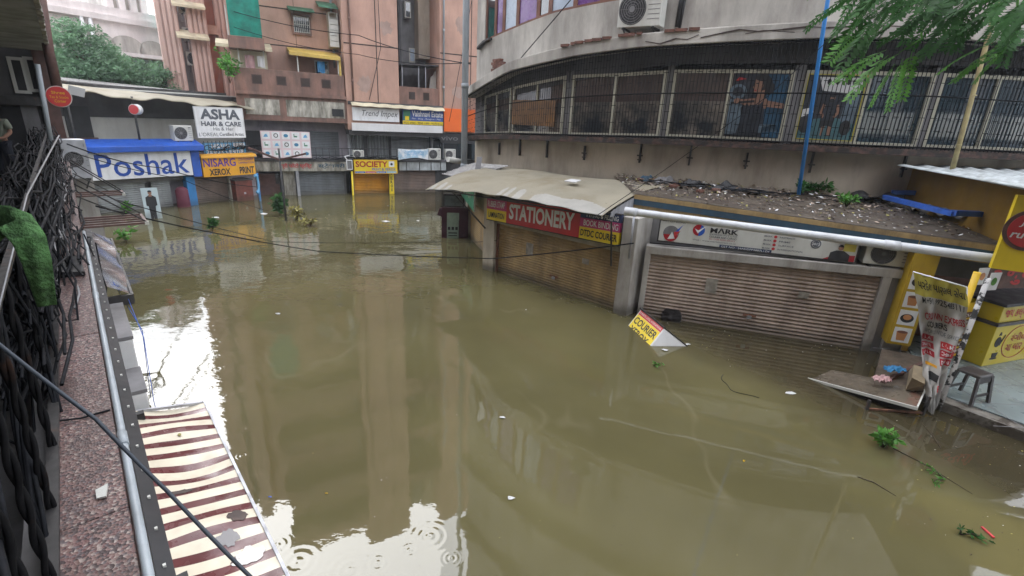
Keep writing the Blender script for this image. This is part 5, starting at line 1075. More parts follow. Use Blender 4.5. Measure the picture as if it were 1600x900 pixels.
# front board with round emblem
p,q=AT(1578,340,7.15),AT(1760,372,6.6); fr=Fr(p[:2],math.atan2(q.y-p.y,q.x-p.x))
t=Th('stall_sign','bright yellow stall board with round red emblem at the right edge','sign',fr,.4,0,2.0)
m=MB(); m.box(0,1.9,0,.1,2.02,3.1); t.part('panel',m,M['yellow_sign'])
u,z=fr.uz(1606,360,0); m=MB(); m.disc((u+.02,z),.295,-.02,-.001,36); t.part('emblem',m,M['brown_metal']); m=MB(); m.disc((u+.02,z),.245,-.03,-.021,36); t.part('emblem',m,M['red'])
m=MB(); m.text('JAY',u-.12,u+.12,z+.04,z+.13,-.034,.02,.2); m.text('ruchi',u-.18,u+.18,z-.12,z-.01,-.034,.02,.2); t.part('lettering',m,M['sign_white'])
# wavy roof sheet
a0,a1,a2,a3=G(1402,258,3.25),G(1600,294,3.22),G(1900,340,3.22),G(1640,258,3.3)
m=MB(); m.grid(lambda a,c:(a0.lerp(a1,a*1.25)).lerp(a3.lerp(a2,a),c)+Vector((0,0,.025*math.sin(c*60))),30,90); o=world_part(b,'roof_sheet',m,M['wave_sheet']); s=o.modifiers.new('thick','SOLIDIFY'); s.thickness=.012
# inside: tea pictures, posters, menu strips, counter
u0=MARK.uz(1387,536,-.3)[0]; u1=MARK.uz(1419,541,-.3)[0]; zb=MARK.uz(1400,538,-.3)[1]; zt=MARK.uz(1455,395,-.3)[1]
t=Th('menu_pillar','yellow pillar panel with pictures of tea cups left of the stall','panel',MARK,u0,-.3,zb)
m=MB(); m.box(u0-.02,u1+.03,-.3,.1,zb,zt+.2); t.part('panel',m,M['yellow_dim'])
m=MB(); m.box(u0+.0,u1+.01,-.304,-.3005,zb+.02,zt+.15); t.part('colour_panel',m,M['yellow_dim'])
for k in range(4):
    z=zb+.05+k*.33; m=MB(); m.box(u0+.03,u1-.02,-.308,-.3045,z,z+.28); f=t.part('picture',m,M['sign_white'])
    c=(u0+u1)/2; m=MB(); m.plate([(c-.06,z+.04),(c+.06,z+.04),(c+.085,z+.2),(c-.085,z+.2)],-.312,-.3085) if k%2==0 else m.disc((c,z+.13),.10,-.312,-.3085,18,rz=.08); t.part('emblem',m,M['cup' if k%2==0 else 'ink'],parent=f)
    m=MB(); m.disc((c,z+(.2 if k%2==0 else .15)),.08 if k%2==0 else .062,-.3155,-.3125,18,rz=.025 if k%2==0 else .05); t.part('emblem',m,M['cup'] if k%2 else M['wood_frame'],parent=f)
o1,o2=G(1533,573,.165),G(1600,561,.165); CN=Fr(o1[:2],math.atan2(o2.y-o1.y,o2.x-o1.x))
zt=CN.uz(1543,511,0)[1]; z2=CN.uz(1549,487,0)[1]
t=Th('tea_counter','bright yellow tea counter with red lettering and teapot drawings','counter',CN,0,0,.165)
m=MB(); m.box(0,2.6,0,.8,.165,zt-.02); t.part('body',m,M['counter_yellow'],bevel=.01)
m=MB(); m.box(-.02,2.6,-.02,.82,zt-.02,zt+.03); t.part('edge_strip',m,M['plastic_dark'])
m=MB(); m.box(.03,2.6,.02,.7,zt+.03,z2+.05); t.part('upper_box',m,M['counter_yellow'],bevel=.01)
m=MB(); m.box(-.02,2.6,-.03,.85,z2+.05,z2+.10); t.part('top',m,M['black'],bevel=.01)
m=MB(); m.text('જય કલ્યાણ',.13,.86,zt+.07,z2-.02,.014,.012); t.part('lettering',m,M['red'])
hz=zt-.165; cx,cz=.72,.165+hz*.52
m=MB(); m.ring((cx,cz),.37,.014,-.006,-.001,40,rz=hz*.40); t.part('emblem_ring',m,M['red_deep'])
m=MB(); m.text('રંગીલો',cx-.2,cx+.26,cz+.03,cz+.18,-.006,.012); t.part('lettering',m,M['red_deep']); m=MB(); m.text('ચા બાર',cx-.25,cx+.2,cz-.16,cz-.03,-.006,.012); t.part('lettering',m,M['red_deep'])
m=MB(); m.disc((.19,.165+hz*.58),.075,-.006,-.001,18,rz=.095); m.plate([(.25,.165+hz*.55),(.33,.165+hz*.75),(.34,.165+hz*.70),(.265,.165+hz*.48)],-.006,-.001); m.plate([(.15,.165+hz*.74),(.23,.165+hz*.74),(.2,.165+hz*.82),(.18,.165+hz*.82)],-.006,-.001); t.part('teapot_drawing',m,M['ink'])
m=MB(); m.plate([(.17,.165+hz*.2),(.29,.165+hz*.2),(.31,.165+hz*.31),(.15,.165+hz*.31)],-.006,-.001); m.disc((.23,.165+hz*.17),.1,-.006,-.001,16,rz=.018); t.part('cup_drawing',m,M['ink'])
LS=Fr(CN.at(-.02,0,0)[:2],CN.a-math.radians(68)); 
t=Th('menu_board','brown menu strips with white lettering on the counter\'s shaded side','board',CN,-.3,.1,.3)
m=MB(); m.box(-.62,-.03,.30,.34,.25,zt+.3); t.part('panel',m,M['yellow'])
for k,s in enumerate(('COFFEE','BHAKHARI','MASKABUN','THEPLA','COFFEE','BISCUIT')):
    z=.30+k*.135; m=MB(); m.box(-.60,-.05,.292,.2995,z,z+.1); f=t.part('strip',m,M['rust']); m=MB(); m.text(s,-.55,-.1,z+.025,z+.075,.288,.01); t.part('lettering',m,M['sign_white'],parent=f)
p=AT(1556,412,7.6); fr=Fr(p[:2],CN.a-.15); t=Th('stall_nameboard','dark board with large red lettering hung inside the stall','sign',fr,0,0,1.6); z0=p.z-.42
m=MB(); m.box(-.05,2.2,0,.05,z0,p.z+.05); t.part('panel',m,M['brown_metal']); m=MB(); m.text('ર જુવાડી',.02,1.2,z0+.06,p.z-.02,-.006,.03); t.part('lettering',m,M['red'])
for k,(px,py,lab) in enumerate(((1535,432,'small white leaflet taped left of the stall posts'),(1553,440,'small white leaflet taped right of the stall posts'))):
    p=AT(px,py,7.05-.3*k); fr=Fr(p[:2],.25); t=Th('leaflet',lab,'leaflet',fr,0,0,p.z); m=MB(); m.box(-.1,.1,0,.008,p.z-.13,p.z+.13); t.part('sheet',m,M['white']); m=MB(); m.disc((0,p.z),.05,-.004,-.0005,12,rz=.06); t.part('emblem',m,M['cup' if k==0 else 'leaf_bright'])
# posts
pb=G(1466,640,0); m=MB(); m.tube([(pb.x,pb.y,-1.2),(pb.x,pb.y,2.05)],.045,4); t=Th('stall_post','white square post with peeling black patches at the stall corner','post',W,pb.x,pb.y,-1.2); t.part('shaft',m,mat('peeling',(.62,.61,.60),rough=.8,var=.06,scale=11,col2=(.03,.03,.03),blend=(.5,.53),wet=.7))
pb2=pb+Vector((.12,.30,0)); m=MB(); m.tube([(pb2.x,pb2.y,-1.2),(pb2.x,pb2.y,2.05)],.06,4); solo('yellow_post','bright yellow square post just behind the peeling white post','post',m,M['yellow'],W,pb2.x,pb2.y,-1.2)
# banner
TL,TR,MR,BT_,ML=AT(1427,425,6.75),AT(1511,449,6.45),AT(1507,518,6.45),G(1452,645,.04),AT(1437,530,6.75)
def ban(a,c):                                        # a across, c down
    e=c*c*(3-2*c)
    l=TL.lerp(ML,min(1,c/.48)) if c<.48 else ML.lerp(BT_,(c-.48)/.52)
    r=TR.lerp(MR,min(1,c/.36)) if c<.36 else MR.lerp(BT_+Vector((.06,0,.0)),(c-.36)/.64)
    p=l.lerp(r,a); return p+Vector((-.3,-.9,0))*(.07*math.sin(a*7+c*6)*math.sin(c*3.1)+.035*math.sin(a*15-c*9)*(.3+c)+.02*math.sin(a*23+c*31))
bn=Vector((-.25,-.95,.1)).normalized()
t=Th('hanging_banner','torn white courier banner with yellow heading hung twisted from the post','banner',W,*TL)
m=MB(); nu,nv=36,60; m.v=[ban(i/nu,j/nv) for j in range(nv+1) for i in range(nu+1)]
for j in range(nv):
    for i in range(nu): m.f.append([j*(nu+1)+i,(j+1)*(nu+1)+i,(j+1)*(nu+1)+i+1,j*(nu+1)+i+1]); m.m.append(1 if j<9 else 0); m.sm.append(True)
t.part('sheet',m,[mat('flex_white',(.48,.47,.45),rough=.45,var=.1,grime=.4,gcol=(.2,.17,.13)),M['yellow_olive']])
def bt(s,x0,x1,c0,c1,mt,bold=.01,sh=0):
    mm=MB(); mm.text(s,x0,x1,c0,c1,0,bold,sh,fmap=lambda x,y,z:tuple(ban(x,c0+c1-z)+bn*.014)); t.part('lettering',mm,M[mt])
bt('પરદેશ પાર્સલ સેવા',.06,.96,.03,.12,'ink',.012); bt('M.+91 9925483111',.10,.93,.155,.20,'ink',.01); bt('CROWN EXPRESS',.15,.97,.265,.32,'red_deep',.015); bt('COURIERS',.22,.62,.335,.38,'ink',.02); bt('WORLD WIDE SERVICE',.18,.86,.395,.425,'ink_grey',.0)
def bq(a0,a1,c0,c1,mt):
    mm=MB(); mm.grid(lambda a,c:ban(lerp(a,a0,a1),lerp(c,c0,c1))+bn*.009,6,4); return t.part('strip',mm,M[mt])
for k,s in enumerate(('U.S.A.','CANADA','AUSTRALIA')): bq(.03,.38,.44+k*.055,.48+k*.055,'red_deep'); bt(s,.07,.33,.449+k*.055,.471+k*.055,'sign_white',.0)
for k,s in enumerate(('U.K.','CHINA','DUBAI')): bq(.52,.96,.46+k*.06,.51+k*.06,'red' if k==0 else 'red_deep'); bt(s,.56,.84,.472+k*.06,.497+k*.06,'sign_white',.01)
bq(.15,.45,.64,.66,'orange_yellow'); bq(.2,.5,.70,.76,'ink'); bt('FLY',.55,.8,.78,.83,'red',.02)
m=MB(); m.tube([TL+bn*-.01,TR+bn*-.01],.012,6); m.tube([TR,MR],.01,6); t.part('rod',m,M['white'])
# stool
sb=G(1508,622,.165); FS=Fr(sb[:2],.35); z0=.165
t=Th('plastic_stool','dark plastic stool standing at the edge of the tiled platform','stool',FS,0,0,z0)
m=MB(); m.hexa([(-.17,-.15,z0+.41),(.17,-.15,z0+.41),(.17,.15,z0+.41),(-.17,.15,z0+.41),(-.16,-.14,z0+.46),(.16,-.14,z0+.46),(.16,.14,z0+.46),(-.16,.14,z0+.46)]); t.part('seat',m,M['plastic_dark'],bevel=.015)
for sx in (-1,1):
    for sy in (-1,1): m=MB(); m.bar((sx*.20,sy*.18,z0),(sx*.15,sy*.13,z0+.42),.055,.035); t.part('leg',m,M['plastic_dark'])
m=MB(); m.box(-.17,.17,-.165,-.15,z0+.12,z0+.16); m.box(-.17,.17,.15,.165,z0+.12,z0+.16); m.box(-.165,.165,-.145,-.12,z0+.33,z0+.41); t.part('stretcher',m,M['plastic_dark'])
# wrecked stand with tilted board, table junk
t=Th('fallen_board','white edged board lying tilted half under water before the shutter','board',W,*G(1353,620,.1))
q=[G(1262,590,.0)-Vector((0,0,.01)),G(1433,637,.20),G(1447,606,.24),G(1300,578,.0)]; m=MB(); m.hexa([p-Vector((0,0,.02)) for p in q]+q); t.part('panel',m,mat('wet_board',(.12,.10,.075),rough=.25,var=.3,scale=2,col2=(.20,.06,.04),blend=(.55,.68)))
m=MB(); m.bar(q[0]+Vector((0,-.012,-.01)),q[1]+Vector((0,-.012,-.01)),.02,.045); m.bar(q[1],q[2],.02,.04); t.part('edge_strip',m,M['ivory'])
t=Th('iron_stand','bent black iron stand rising from the water below the fallen board','stand',W,*G(1353,650,0))
p1,p2=G(1354,640,.0),G(1440,648,.0); m=MB(); m.bar(p1-Vector((0,0,.8)),p1+Vector((0,0,.16)),.035); t.part('leg',m,M['dark_metal']); m=MB(); m.bar(p2-Vector((0,0,.8)),p2+Vector((0.02,0,.30)),.035); t.part('leg',m,M['dark_metal']); m=MB(); m.bar(p1+Vector((0,0,.015)),p2+Vector((0,0,.03)),.025); t.part('crossbar',m,M['rust'])
t=Th('sunken_table','brown junk covered table half sunk beside the yellow panel','table',W,*G(1405,585,.25))
q=[G(1362,610,.12),G(1428,620,.2),G(1452,560,.3),G(1378,545,.25)]; m=MB(); m.hexa([p-Vector((0,0,.35)) for p in q]+q); t.part('top',m,M['mud'])
m=MB()
for k in range(5): p=q[0].lerp(q[1],.2+.15*k).lerp(q[3].lerp(q[2],.2+.15*k),.2+.13*k); m.bar(p,p+Vector((.25,.1,.05)),.05)
t.part('loose_slat',m,M['brown_metal'])
def cloth(name,label,p,r,mt,seed):
    rs=random.Random(seed); k1,k2=rs.random()*6,rs.random()*6; m=MB(); p=Vector(p)
    m.grid(lambda a,c:p+Vector(((a-.5)*2*r*(1+.12*math.sin(c*9+k1)+.06*math.sin(c*21)),(c-.5)*r*(1+.12*math.sin(a*11+k2)+.06*math.sin(a*23)),.03*math.sin(a*13+k1)*math.sin(c*11+k2)+.015*math.sin(a*29+c*17)+.04*(1-4*(a-.5)**2)*(1-4*(c-.5)**2))),18,12); solo(name,label,'cloth',m,M[mt],W,*p)
cloth('cloth','crumpled blue cloth on the sunken brown table',G(1398,577,.33),.14,'cloth_blue',1); cloth('cloth','pink and white rag on the sunken brown table',G(1378,592,.27),.12,'cloth_pink',2)
m=MB(); m.hexa([G(1415,610,.2),G(1441,612,.22),G(1448,585,.3),G(1420,580,.28),G(1425,590,.48),G(1445,600,.45),G(1447,575,.5),G(1428,570,.5)]); solo('cardboard_box','sagging tan carton on the sunken table beside the banner','box',m,mat('carton',(.24,.19,.12),rough=.9,var=.25),W,*G(1430,600,.3))
# ------------------------------------------------------------------ sunken courier sign box and things afloat
A_,B2,C_,E_=G(1002,483,.30),G(1039,513,.30),G(982,508,.0),G(1074,541,.0)
t=Th('courier_sign_box','tilted yellow red and white sign box sinking before the white pillar','sign',W,A_.x,A_.y,0)
e1=B2-A_; e2=C_-A_; e3=(E_-B2); L2=1.9
m=MB(); a=A_;m.hexa([a+e2*L2,a+e1+e2*L2,a+e1+e2*L2+e3,a+e2*L2+e3,a,a+e1,a+e1+e3,a+e3]); t.part('panel',m,M['white'],bevel=.006)
nf=e1.cross(e2).normalized(); nf=-nf if nf.dot(Vector((0,-1,0)))<0 else nf
def bx(x,y,z): return tuple(A_+e1*x+e2*(L2*(1-z)) +nf*(.004-y))
def face(x0,x1,z0,z1,mt,k=0):
    q=MB(); q.add([bx(x0,-.001*k,z0),bx(x1,-.001*k,z0),bx(x1,-.001*k,z1),bx(x0,-.001*k,z1)],[(0,1,2,3)]); t.part('colour_panel',q,M[mt])
face(.03,.97,.03,.85,'yellow_sign',1); face(.03,.97,.855,.985,'red',1)
q=MB(); q.text('COURIER',.06,.95,.61,.80,-.004,.025,fmap=bx); t.part('lettering',q,M['ink']); q=MB(); q.text('DOMESTIC, LOCAL, INTERNATIONAL',.06,.95,.885,.945,-.004,.0,fmap=bx); t.part('lettering',q,M['sign_white']); q=MB(); q.text('XEROX',.1,.85,.36,.55,-.004,.025,fmap=bx); t.part('lettering',q,M['ink'])
m=MB(); m.bar(A_+nf*.01-e1*.04,A_+e1*1.0+nf*.01,.03); m.bar(B2,B2+e3*1.0,.02); t.part('frame',m,M['dark_metal'])
m=MB(); 
for k in range(7): q=B2+e3*(.15+.07*k)+e2*(.2+.06*(k%3)); m.add([q+nf*.01,q+e3*.05+nf*.01,q+e3*.05+e2*.08+nf*.01,q+e2*.08+nf*.01],[(0,1,2,3)])
p=G(1050,500,.06); m=MB(); rs=random.Random(2)
ax=Vector((-.25,-.8,.55)).normalized(); c0=p+Vector((.02,.12,.02))
m.tube([c0-ax*.10,c0-ax*.07,c0,c0+ax*.02,c0+ax*.02,c0-ax*.0],[.02,.12,.20,.205,.185,.02],26); solo('black_basin','round black plastic basin tilted half under water behind the sign box','basin',m,M['plastic_dark'],W,*c0)
FL_=('floating litter on the brown water')
lit=[((798,778),.05,'white plastic wrapper streak floating in mid lane'),((435,490),.07,'pale food wrapper floating in front of the pink reflection'),((1235,614),.09,'small white wrapper floating before the wide shutter'),((1040,547),.08,'white scrap floating below the sunken sign box'),((338,340),.16,'white foam piece floating in the far left lane'),((412,334),.16,'white foam piece floating right of the blue phone post'),((603,346),.18,'white foam sheet floating before the orange shutter'),((653,345),.1,'tiny white scrap floating left of the maroon notice board'),((1075,538),.07,'crumpled foil at the tip of the sunken sign box'),((510,771),.02,'tiny yellow leaf floating in the lane foreground'),((422,777),.02,'tiny blue cap floating near the striped awning'),((1162,720),.025,'tiny yellow leaf floating right of the scum line'),((822,484),.02,'small white speck floating before the tan shutter'),((785,652),.05,'thin foam streak floating on the canopy reflection')]
for k,((px,py),r,lab) in enumerate(lit):
    rs=random.Random(k); p=G(px,py,.008); m=MB(); n=9; vs=[p+Vector((math.cos(2*math.pi*i/n)*r*rs.uniform(.5,1.1),math.sin(2*math.pi*i/n)*r*.55*rs.uniform(.5,1.1),rs.uniform(-.004,.012))) for i in range(n)]+[p+Vector((0,0,r*.18+.006))]
    m.add(vs,[(i,(i+1)%n,n) for i in range(n)]); solo('floating_scrap',lab,'litter',m,M['litter_white'] if k not in (9,10,11) else (M['yellow'] if k!=10 else M['royal']),W,*p,group=FL_)
p=G(1545,833,.012); m=MB(); m.bar(G(1534,823,.012),G(1553,840,.012),.022,.012); solo('red_stick','short bright red plastic stick floating in the lower right','stick',m,M['red_plastic'],W,*p)
weed('round leaved green plant standing in water below the fallen board',G(1378,700,-.02),150,.26,'leaf_bright',31,.13,size=.052,stems=12)
weed('thin leafy twig floating right of the round leaved plant',G(1475,748,.0),46,.03,'leaf_bright',32,.24,size=.028,stems=4)
weed('submerged green stem in the lower right corner',G(1500,835,.0),46,.03,'leaf',33,.22,size=.03,stems=4)
weed('green sprig floating beside the sunken sign box',G(1022,572,.0),26,.03,'leaf_bright',34,.14,size=.03,stems=3)
weed('green bush sticking out of the water left of the thin rusty post',G(437,337,.0),140,.75,'leaf',35,.18,size=.12,stems=6)
weed('small dark green bush in the far water below the orange yellow sign',G(332,361,.0),110,.36,'leaf',36,.14,size=.08,stems=6)
weed('yellowed wilting plant right of the thin rusty post',G(465,343,.0),90,.5,'leaf_dry',37,.25,size=.10,stems=5)
weed('tangle of dry yellow stalks lying on the water in mid lane',G(487,353,.0),90,.22,'leaf_dry',38,.3,size=.08,stems=7)
weed('green creeper in the water near the iron brackets',G(198,378,.0),60,.4,'leaf_bright',39,.22,size=.09,stems=5)
weed('green shoots growing before the grey shutter of the blue shop',G(195,333,.0),60,.4,'leaf_bright',40,.3,size=.10,stems=5)
weed('leafy creeper growing on the pink block\'s left ledge',REAR.at(-2.55,-.2,4.6),220,1.3,'leaf_bright',41,.35,size=.10,stems=9)
# thin rusty post with arms in the lane
p=G(447,345,0); q=AT(437,232,p.y)
t=Th('rusty_post','thin rusty post with two slanting arms standing in the far water','post',W,p.x,p.y,-1.2)
m=MB(); m.tube([(p.x,p.y,-1.2),(p.x,p.y,q.z)],.035,8); t.part('shaft',m,M['dark_metal']); m=MB(); zz_=AT(440,250,p.y).z
m.bar((p.x,p.y,zz_),AT(478,240,p.y),.06); t.part('arm',m,M['brown_metal']); m=MB(); m.bar((p.x,p.y,zz_),AT(388,231,p.y),.06); t.part('arm',m,M['brown_metal'])
# twigs and submerged shapes in the lower right
for k,(a,c_) in enumerate((((1395,700),(1520,772)),((1340,745),(1400,775)),((1470,700),(1440,660)))):
    m=MB(); p,q=G(*a,.004),G(*c_,.004); m.tube([p,p.lerp(q,.4)+Vector((.03,.03,.006)),q],[.006,.005,.002],5); solo('twig',('long dark twig floating below the round leaved plant','short dark twig floating left of the long one','dark twig floating near the stall post')[k],'twig',m,M['twig'],W,*p,group='dark twigs afloat in the lower right')

m=MB(); rs=random.Random(77)
def spk(px,py,r):
    p=G(px,py,.006); k=rs.random()*6; m.add([p+Vector((math.cos(k+e)*r,math.sin(k+e)*r*rs.uniform(.3,.7),rs.uniform(0,.006))) for e in (0,1.5,3.1,4.6)],[(0,1,2,3)],rs.choices((0,1,2,3),(5,1.2,2,2))[0])
for _ in range(150): spk(rs.uniform(1390,1640),640+abs(rs.gauss(0,95)),rs.uniform(.004,.016))
for _ in range(110): f=rs.random(); spk(lerp(f,1010,1350)+rs.gauss(0,4),lerp(f,497,547)+abs(rs.gauss(0,7)),rs.uniform(.004,.018))
for _ in range(70): f=rs.random(); spk(lerp(f,783,972),lerp(f,428,488)+abs(rs.gauss(0,4)),rs.uniform(.004,.016))
for _ in range(120): spk(rs.uniform(420,690),rs.uniform(312,352),rs.uniform(.01,.05))
for _ in range(110): spk(rs.uniform(430,1350),rs.uniform(400,890),rs.uniform(.003,.010))
for _ in range(60): spk(rs.gauss(1180,70),rs.gauss(560,14),rs.uniform(.004,.014))
solo('floating_debris','leaf specks and scum bits scattered over the flood water','debris',m,[M['twig'],M['litter_white'],M['leaf_dry'],M['mud']],W,*G(1100,600,0),kind='stuff')
p,q=G(1130,585,.004),G(1185,622,.004); n_=(q-p).cross(Vector((0,0,1)))*.3; m=MB(); m.tube([p.lerp(q,i/12)+n_*math.sin(math.pi*i/12)+n_*.15*math.sin(i) for i in range(13)],.0045,5); solo('floating_wire','curved thin black wire floating before the wide shutter','wire',m,M['cable'],W,*p)
# padlocks, stickers and handles on the shutters
for (fr,u,z,lab) in ((STAT,1.75,.32,'tan'),(MARK,2.0,.34,'wide')):
    bb=[o for o in D.objects if o.name==('corner_shops' if fr is STAT else 'courier_shop')][0]; off=Vector((0,0,-1.2))
    m=MB(); m.box(u-.12,u+.12,-.035,-.02,z-.02,z+.025); o=build('hasp',m,M['rust'],off); o.parent=bb
    m=MB(); m.box(u-.04,u+.04,-.06,-.036,z-.06,z-.0); o=build('padlock',m,M['galv'],off); o.parent=bb
    for du,dz,w_,h_,mt in ((-.9,.35,.22,.3,'leaflet_old'),(.75,.5,.18,.12,'leaflet_old')):
        m=MB(); m.box(u+du,u+du+w_,-.031,-.027,z+dz,z+dz+h_); o=build('sticker',m,mat('leaflet_old',(.36,.33,.28),rough=.8,var=.3,scale=6,grime=.7,gscale=2),off); o.parent=bb
# ------------------------------------------------------------------ the gallery building on the left (camera stands at its rail)
b=Th('gallery_building','dark grimy gallery building along the left side of the lane','building',GAL,0,0,-1.2)
m=MB(); m.box(-14,18,.10,1.6,1.65,1.83); m.box(-14,17.6,.32,.40,1.83,2.22); b.part('gallery_floor',m,M['grey_wall'])
m=MB()
for k in range(12): m.box(-5.9+2*k,-3.904+2*k,.078,.315,2.18,2.30+.002*(k%2))
b.part('parapet_coping',m,M['terrazzo'],bevel=.006)
m=MB(); m.box(-14,17.8,.12,.25,-1.2,2.18); b.part('shop_front',m,M['dark_wall'])
m=MB(); m.box(-14,18,1.7,2.0,1.83,19); b.part('rear_wall',m,M['dark_wall'])
m=MB(); m.box(-14,17.2,.02,1.7,4.8,5.0); b.part('upper_balcony',m,M['soffit']); m=MB(); m.box(-14,17.2,.0,.14,5.003,6.3); b.part('upper_parapet',m,M['moss_wall']); m=MB(); m.box(-14,17.2,1.5,1.69,6.3,12); b.part('upper_facade',m,M['pink_dark'])
m=MB()
rs=random.Random(5)
for k in range(60): u=lerp(k/60,5,17.2); m.box(u,u+.21,-.03-.02*rs.random(),.02,4.8-.03*rs.random(),4.8+.12*rs.random())
b.part('broken_edge',m,M['white_wall'])
m=MB(); m.box(17.6,17.9,.30,4,1.2,12); b.part('end_wall',m,M['dark_wall'])
m=MB(); m.box(17.3,17.6,.02,.30,-1.2,12); b.part('end_pier',m,M['brown_metal'])
m=MB(); m.box(17.2,17.7,-.30,.12,-1.2,2.0); b.part('white_pier',m,M['pillar_white'])
GE=Fr(GAL.at(17.6,0,0)[:2],GAL.a-math.pi/2)          # end wall seen from the camera: u runs towards the lane
def ge(px,py,y=0): return GE.uz(px,py,y)
for (a,c,d,e) in ((9,88,34,146),(34,88,58,144)):
    u0,z1=ge(a,c); u1,z0=ge(d,e)
    if u1<u0+.2: u1=u0+.3
    m=MB(); frame(m,u0,u1,z0,z1,.07,-.06,.05); f=b.part  # placed as parts in the end wall's frame
    mm=MB(); mm.v=[GE.at(*v) for v in m.v]; mm.f=m.f; mm.m=m.m; mm.sm=m.sm; w_=world_part(b,'window',mm,M['ivory'])
    m=MB(); m.box(u0+.07,u1-.07,-.03,-.01,z0+.07,z1-.07); mm=MB(); mm.v=[GE.at(*v) for v in m.v]; mm.f=m.f; mm.m=m.m; mm.sm=m.sm; world_part(b,'pane',mm,M['black'],parent=w_)
def gep(name,x0,x1,y0,y1,z0,z1,mt):
    m=MB(); m.box(x0,x1,y0,y1,z0,z1); m.v=[GE.at(*v) for v in m.v]; world_part(b,name,m,M[mt])
gep('lintel',-3.5,-.3,-.25,0,3.55,3.75,'dark_metal'); gep('doorway',-2.3,-.75,-.03,-.001,1.83,3.5,'black'); gep('door_jamb',-.75,-.45,-.08,-.001,1.83,3.55,'grey_wall')
# rail
t=Th('gallery_railing','black iron gallery railing with twisted bars','railing',GAL,0,.33,2.3)
m=MB(); m.bar((-1,.29,3.12),(17,.29,3.12),.026,.026); m.bar((-1,.29,2.36),(17,.29,2.36),.04,.02); t.part('rail',m,M['dark_metal'])
def twist(u):                                          # two iron strands wound round each other
    m=MB()
    for h in (0,math.pi): m.tube([(u+.008*math.cos(h+i*.42),.29+.008*math.sin(h+i*.42),lerp(i/44,2.3,3.12)) for i in range(45)],.0085,6)
    return m
for k in range(15): t.part('twisted_bar',twist(1.22*1.21**k),M['iron'])
# cables hung on the rail
rs=random.Random(9)
def cablerun(n,s0,s1,lat,z,spread,rad,sag,mt,name,label,group=None,seed=0,drops=0):
    rs=random.Random(seed); m=MB()
    for k in range(n):
        a=lat+rs.gauss(0,spread); zz0=z+rs.gauss(0,spread*1.2); ph=rs.random()*6; f=rs.uniform(.6,2.2); pts=[]
        st=s0+rs.uniform(0,.6); en=s1-rs.uniform(0,2.5)
        for i in range(26):
            s=lerp(i/25,st,en); pts.append((s,-(a+.05*math.sin(s*f+ph)+.02*math.sin(s*5*f)),zz0-sag*abs(math.sin(s*f*.9+ph))+.015*math.sin(s*7+ph)))
        m.tube(pts,rad*rs.uniform(.6,1.3),5,0,False)
    for k in range(drops):
        s=rs.uniform(s0,s1); a=lat+rs.gauss(0,spread); l=rs.uniform(.3,1.0); pts=[(s+.06*math.sin(i+k),-(a+.05*math.sin(i*1.3+k)),z-l*math.sin(i/7*math.pi)*.9) for i in range(8)]; pts=[(p[0]+i*rs.uniform(.02,.09),p[1],p[2]) for i,p in enumerate(pts)]
        m.tube(pts,rad*.8,5,0,False)
    return solo(name,label,'cables',m,M[mt],GAL,s0,-lat,z,group,kind='stuff')
cablerun(80,3.0,17,-.40,3.02,.09,.0085,.16,'cable','cable_bundle','thick tangle of black cables draped over the gallery rail',seed=1,drops=170)
cablerun(40,2.8,17.0,-.37,2.65,.06,.008,.14,'cable','cable_bundle','sagging black cables tied halfway up the gallery railing',seed=2,drops=90)
cablerun(44,5.0,17,-.33,2.45,.12,.0085,.12,'cable','cable_bundle','mass of black cables heaped on the granite coping beyond the turf',seed=3,drops=120)
cablerun(4,4.6,17,-.24,2.60,.05,.009,.20,'cable_grey','cable_bundle','loose pale grey cables looping over the granite coping',seed=6,drops=6)
m=MB(); m.tube([AT(58,100,9),AT(72,180,9),AT(84,245,9)],.04,6); solo('white_conduit','pale conduit running down the dark end of the gallery','pipe',m,M['pvc_grey'],W,*AT(72,180,9))
cablerun(7,.9,6,-.50,2.9,.07,.009,.12,'cable','cable_bundle','few dark cables running behind the nearest twisted bars',seed=12)
p0,p1,p2=AT(92,212,7.2),AT(42,305,3.2),AT(-8,505,1.25); m=MB(); m.tube([p0,p1,p2],[.010,.005,.0025],8); solo('white_rod','long pale rod slanting across the black cables','rod',m,M['cable_grey'],W,*p1)
rs=random.Random(44)
for k,(s0,lat0,z0,s1,lat1,z1,lab) in enumerate(((3.1,-.36,3.1,2.0,-.31,2.36,'thick black rope of cables sagging onto the coping below the grass mat'),(2.7,-.42,3.05,1.5,-.33,2.33,'thick black rope of cables sagging onto the coping nearest the camera'),(4.3,-.34,3.1,3.0,-.28,2.33,'black rope of cables crossing the coping at the grass mat tip'),(2.2,-.50,3.1,1.25,-.40,2.2,'black rope of cables at the lower left corner behind the bars'))):
    m=MB()
    for j in range(5):
        ph=rs.random()*6; m.tube([(lerp(i/20,s0,s1)+.012*math.cos(ph+i*.5),-(lerp(i/20,lat0,lat1)+.012*math.sin(ph+i*.5)),lerp((i/20)**1.6,z0,z1)+.01*math.sin(i*.9+ph)) for i in range(21)],.0085,5)
    solo('cable_rope',lab,'cables',m,M['cable'],GAL,s0,-lat0,z0)
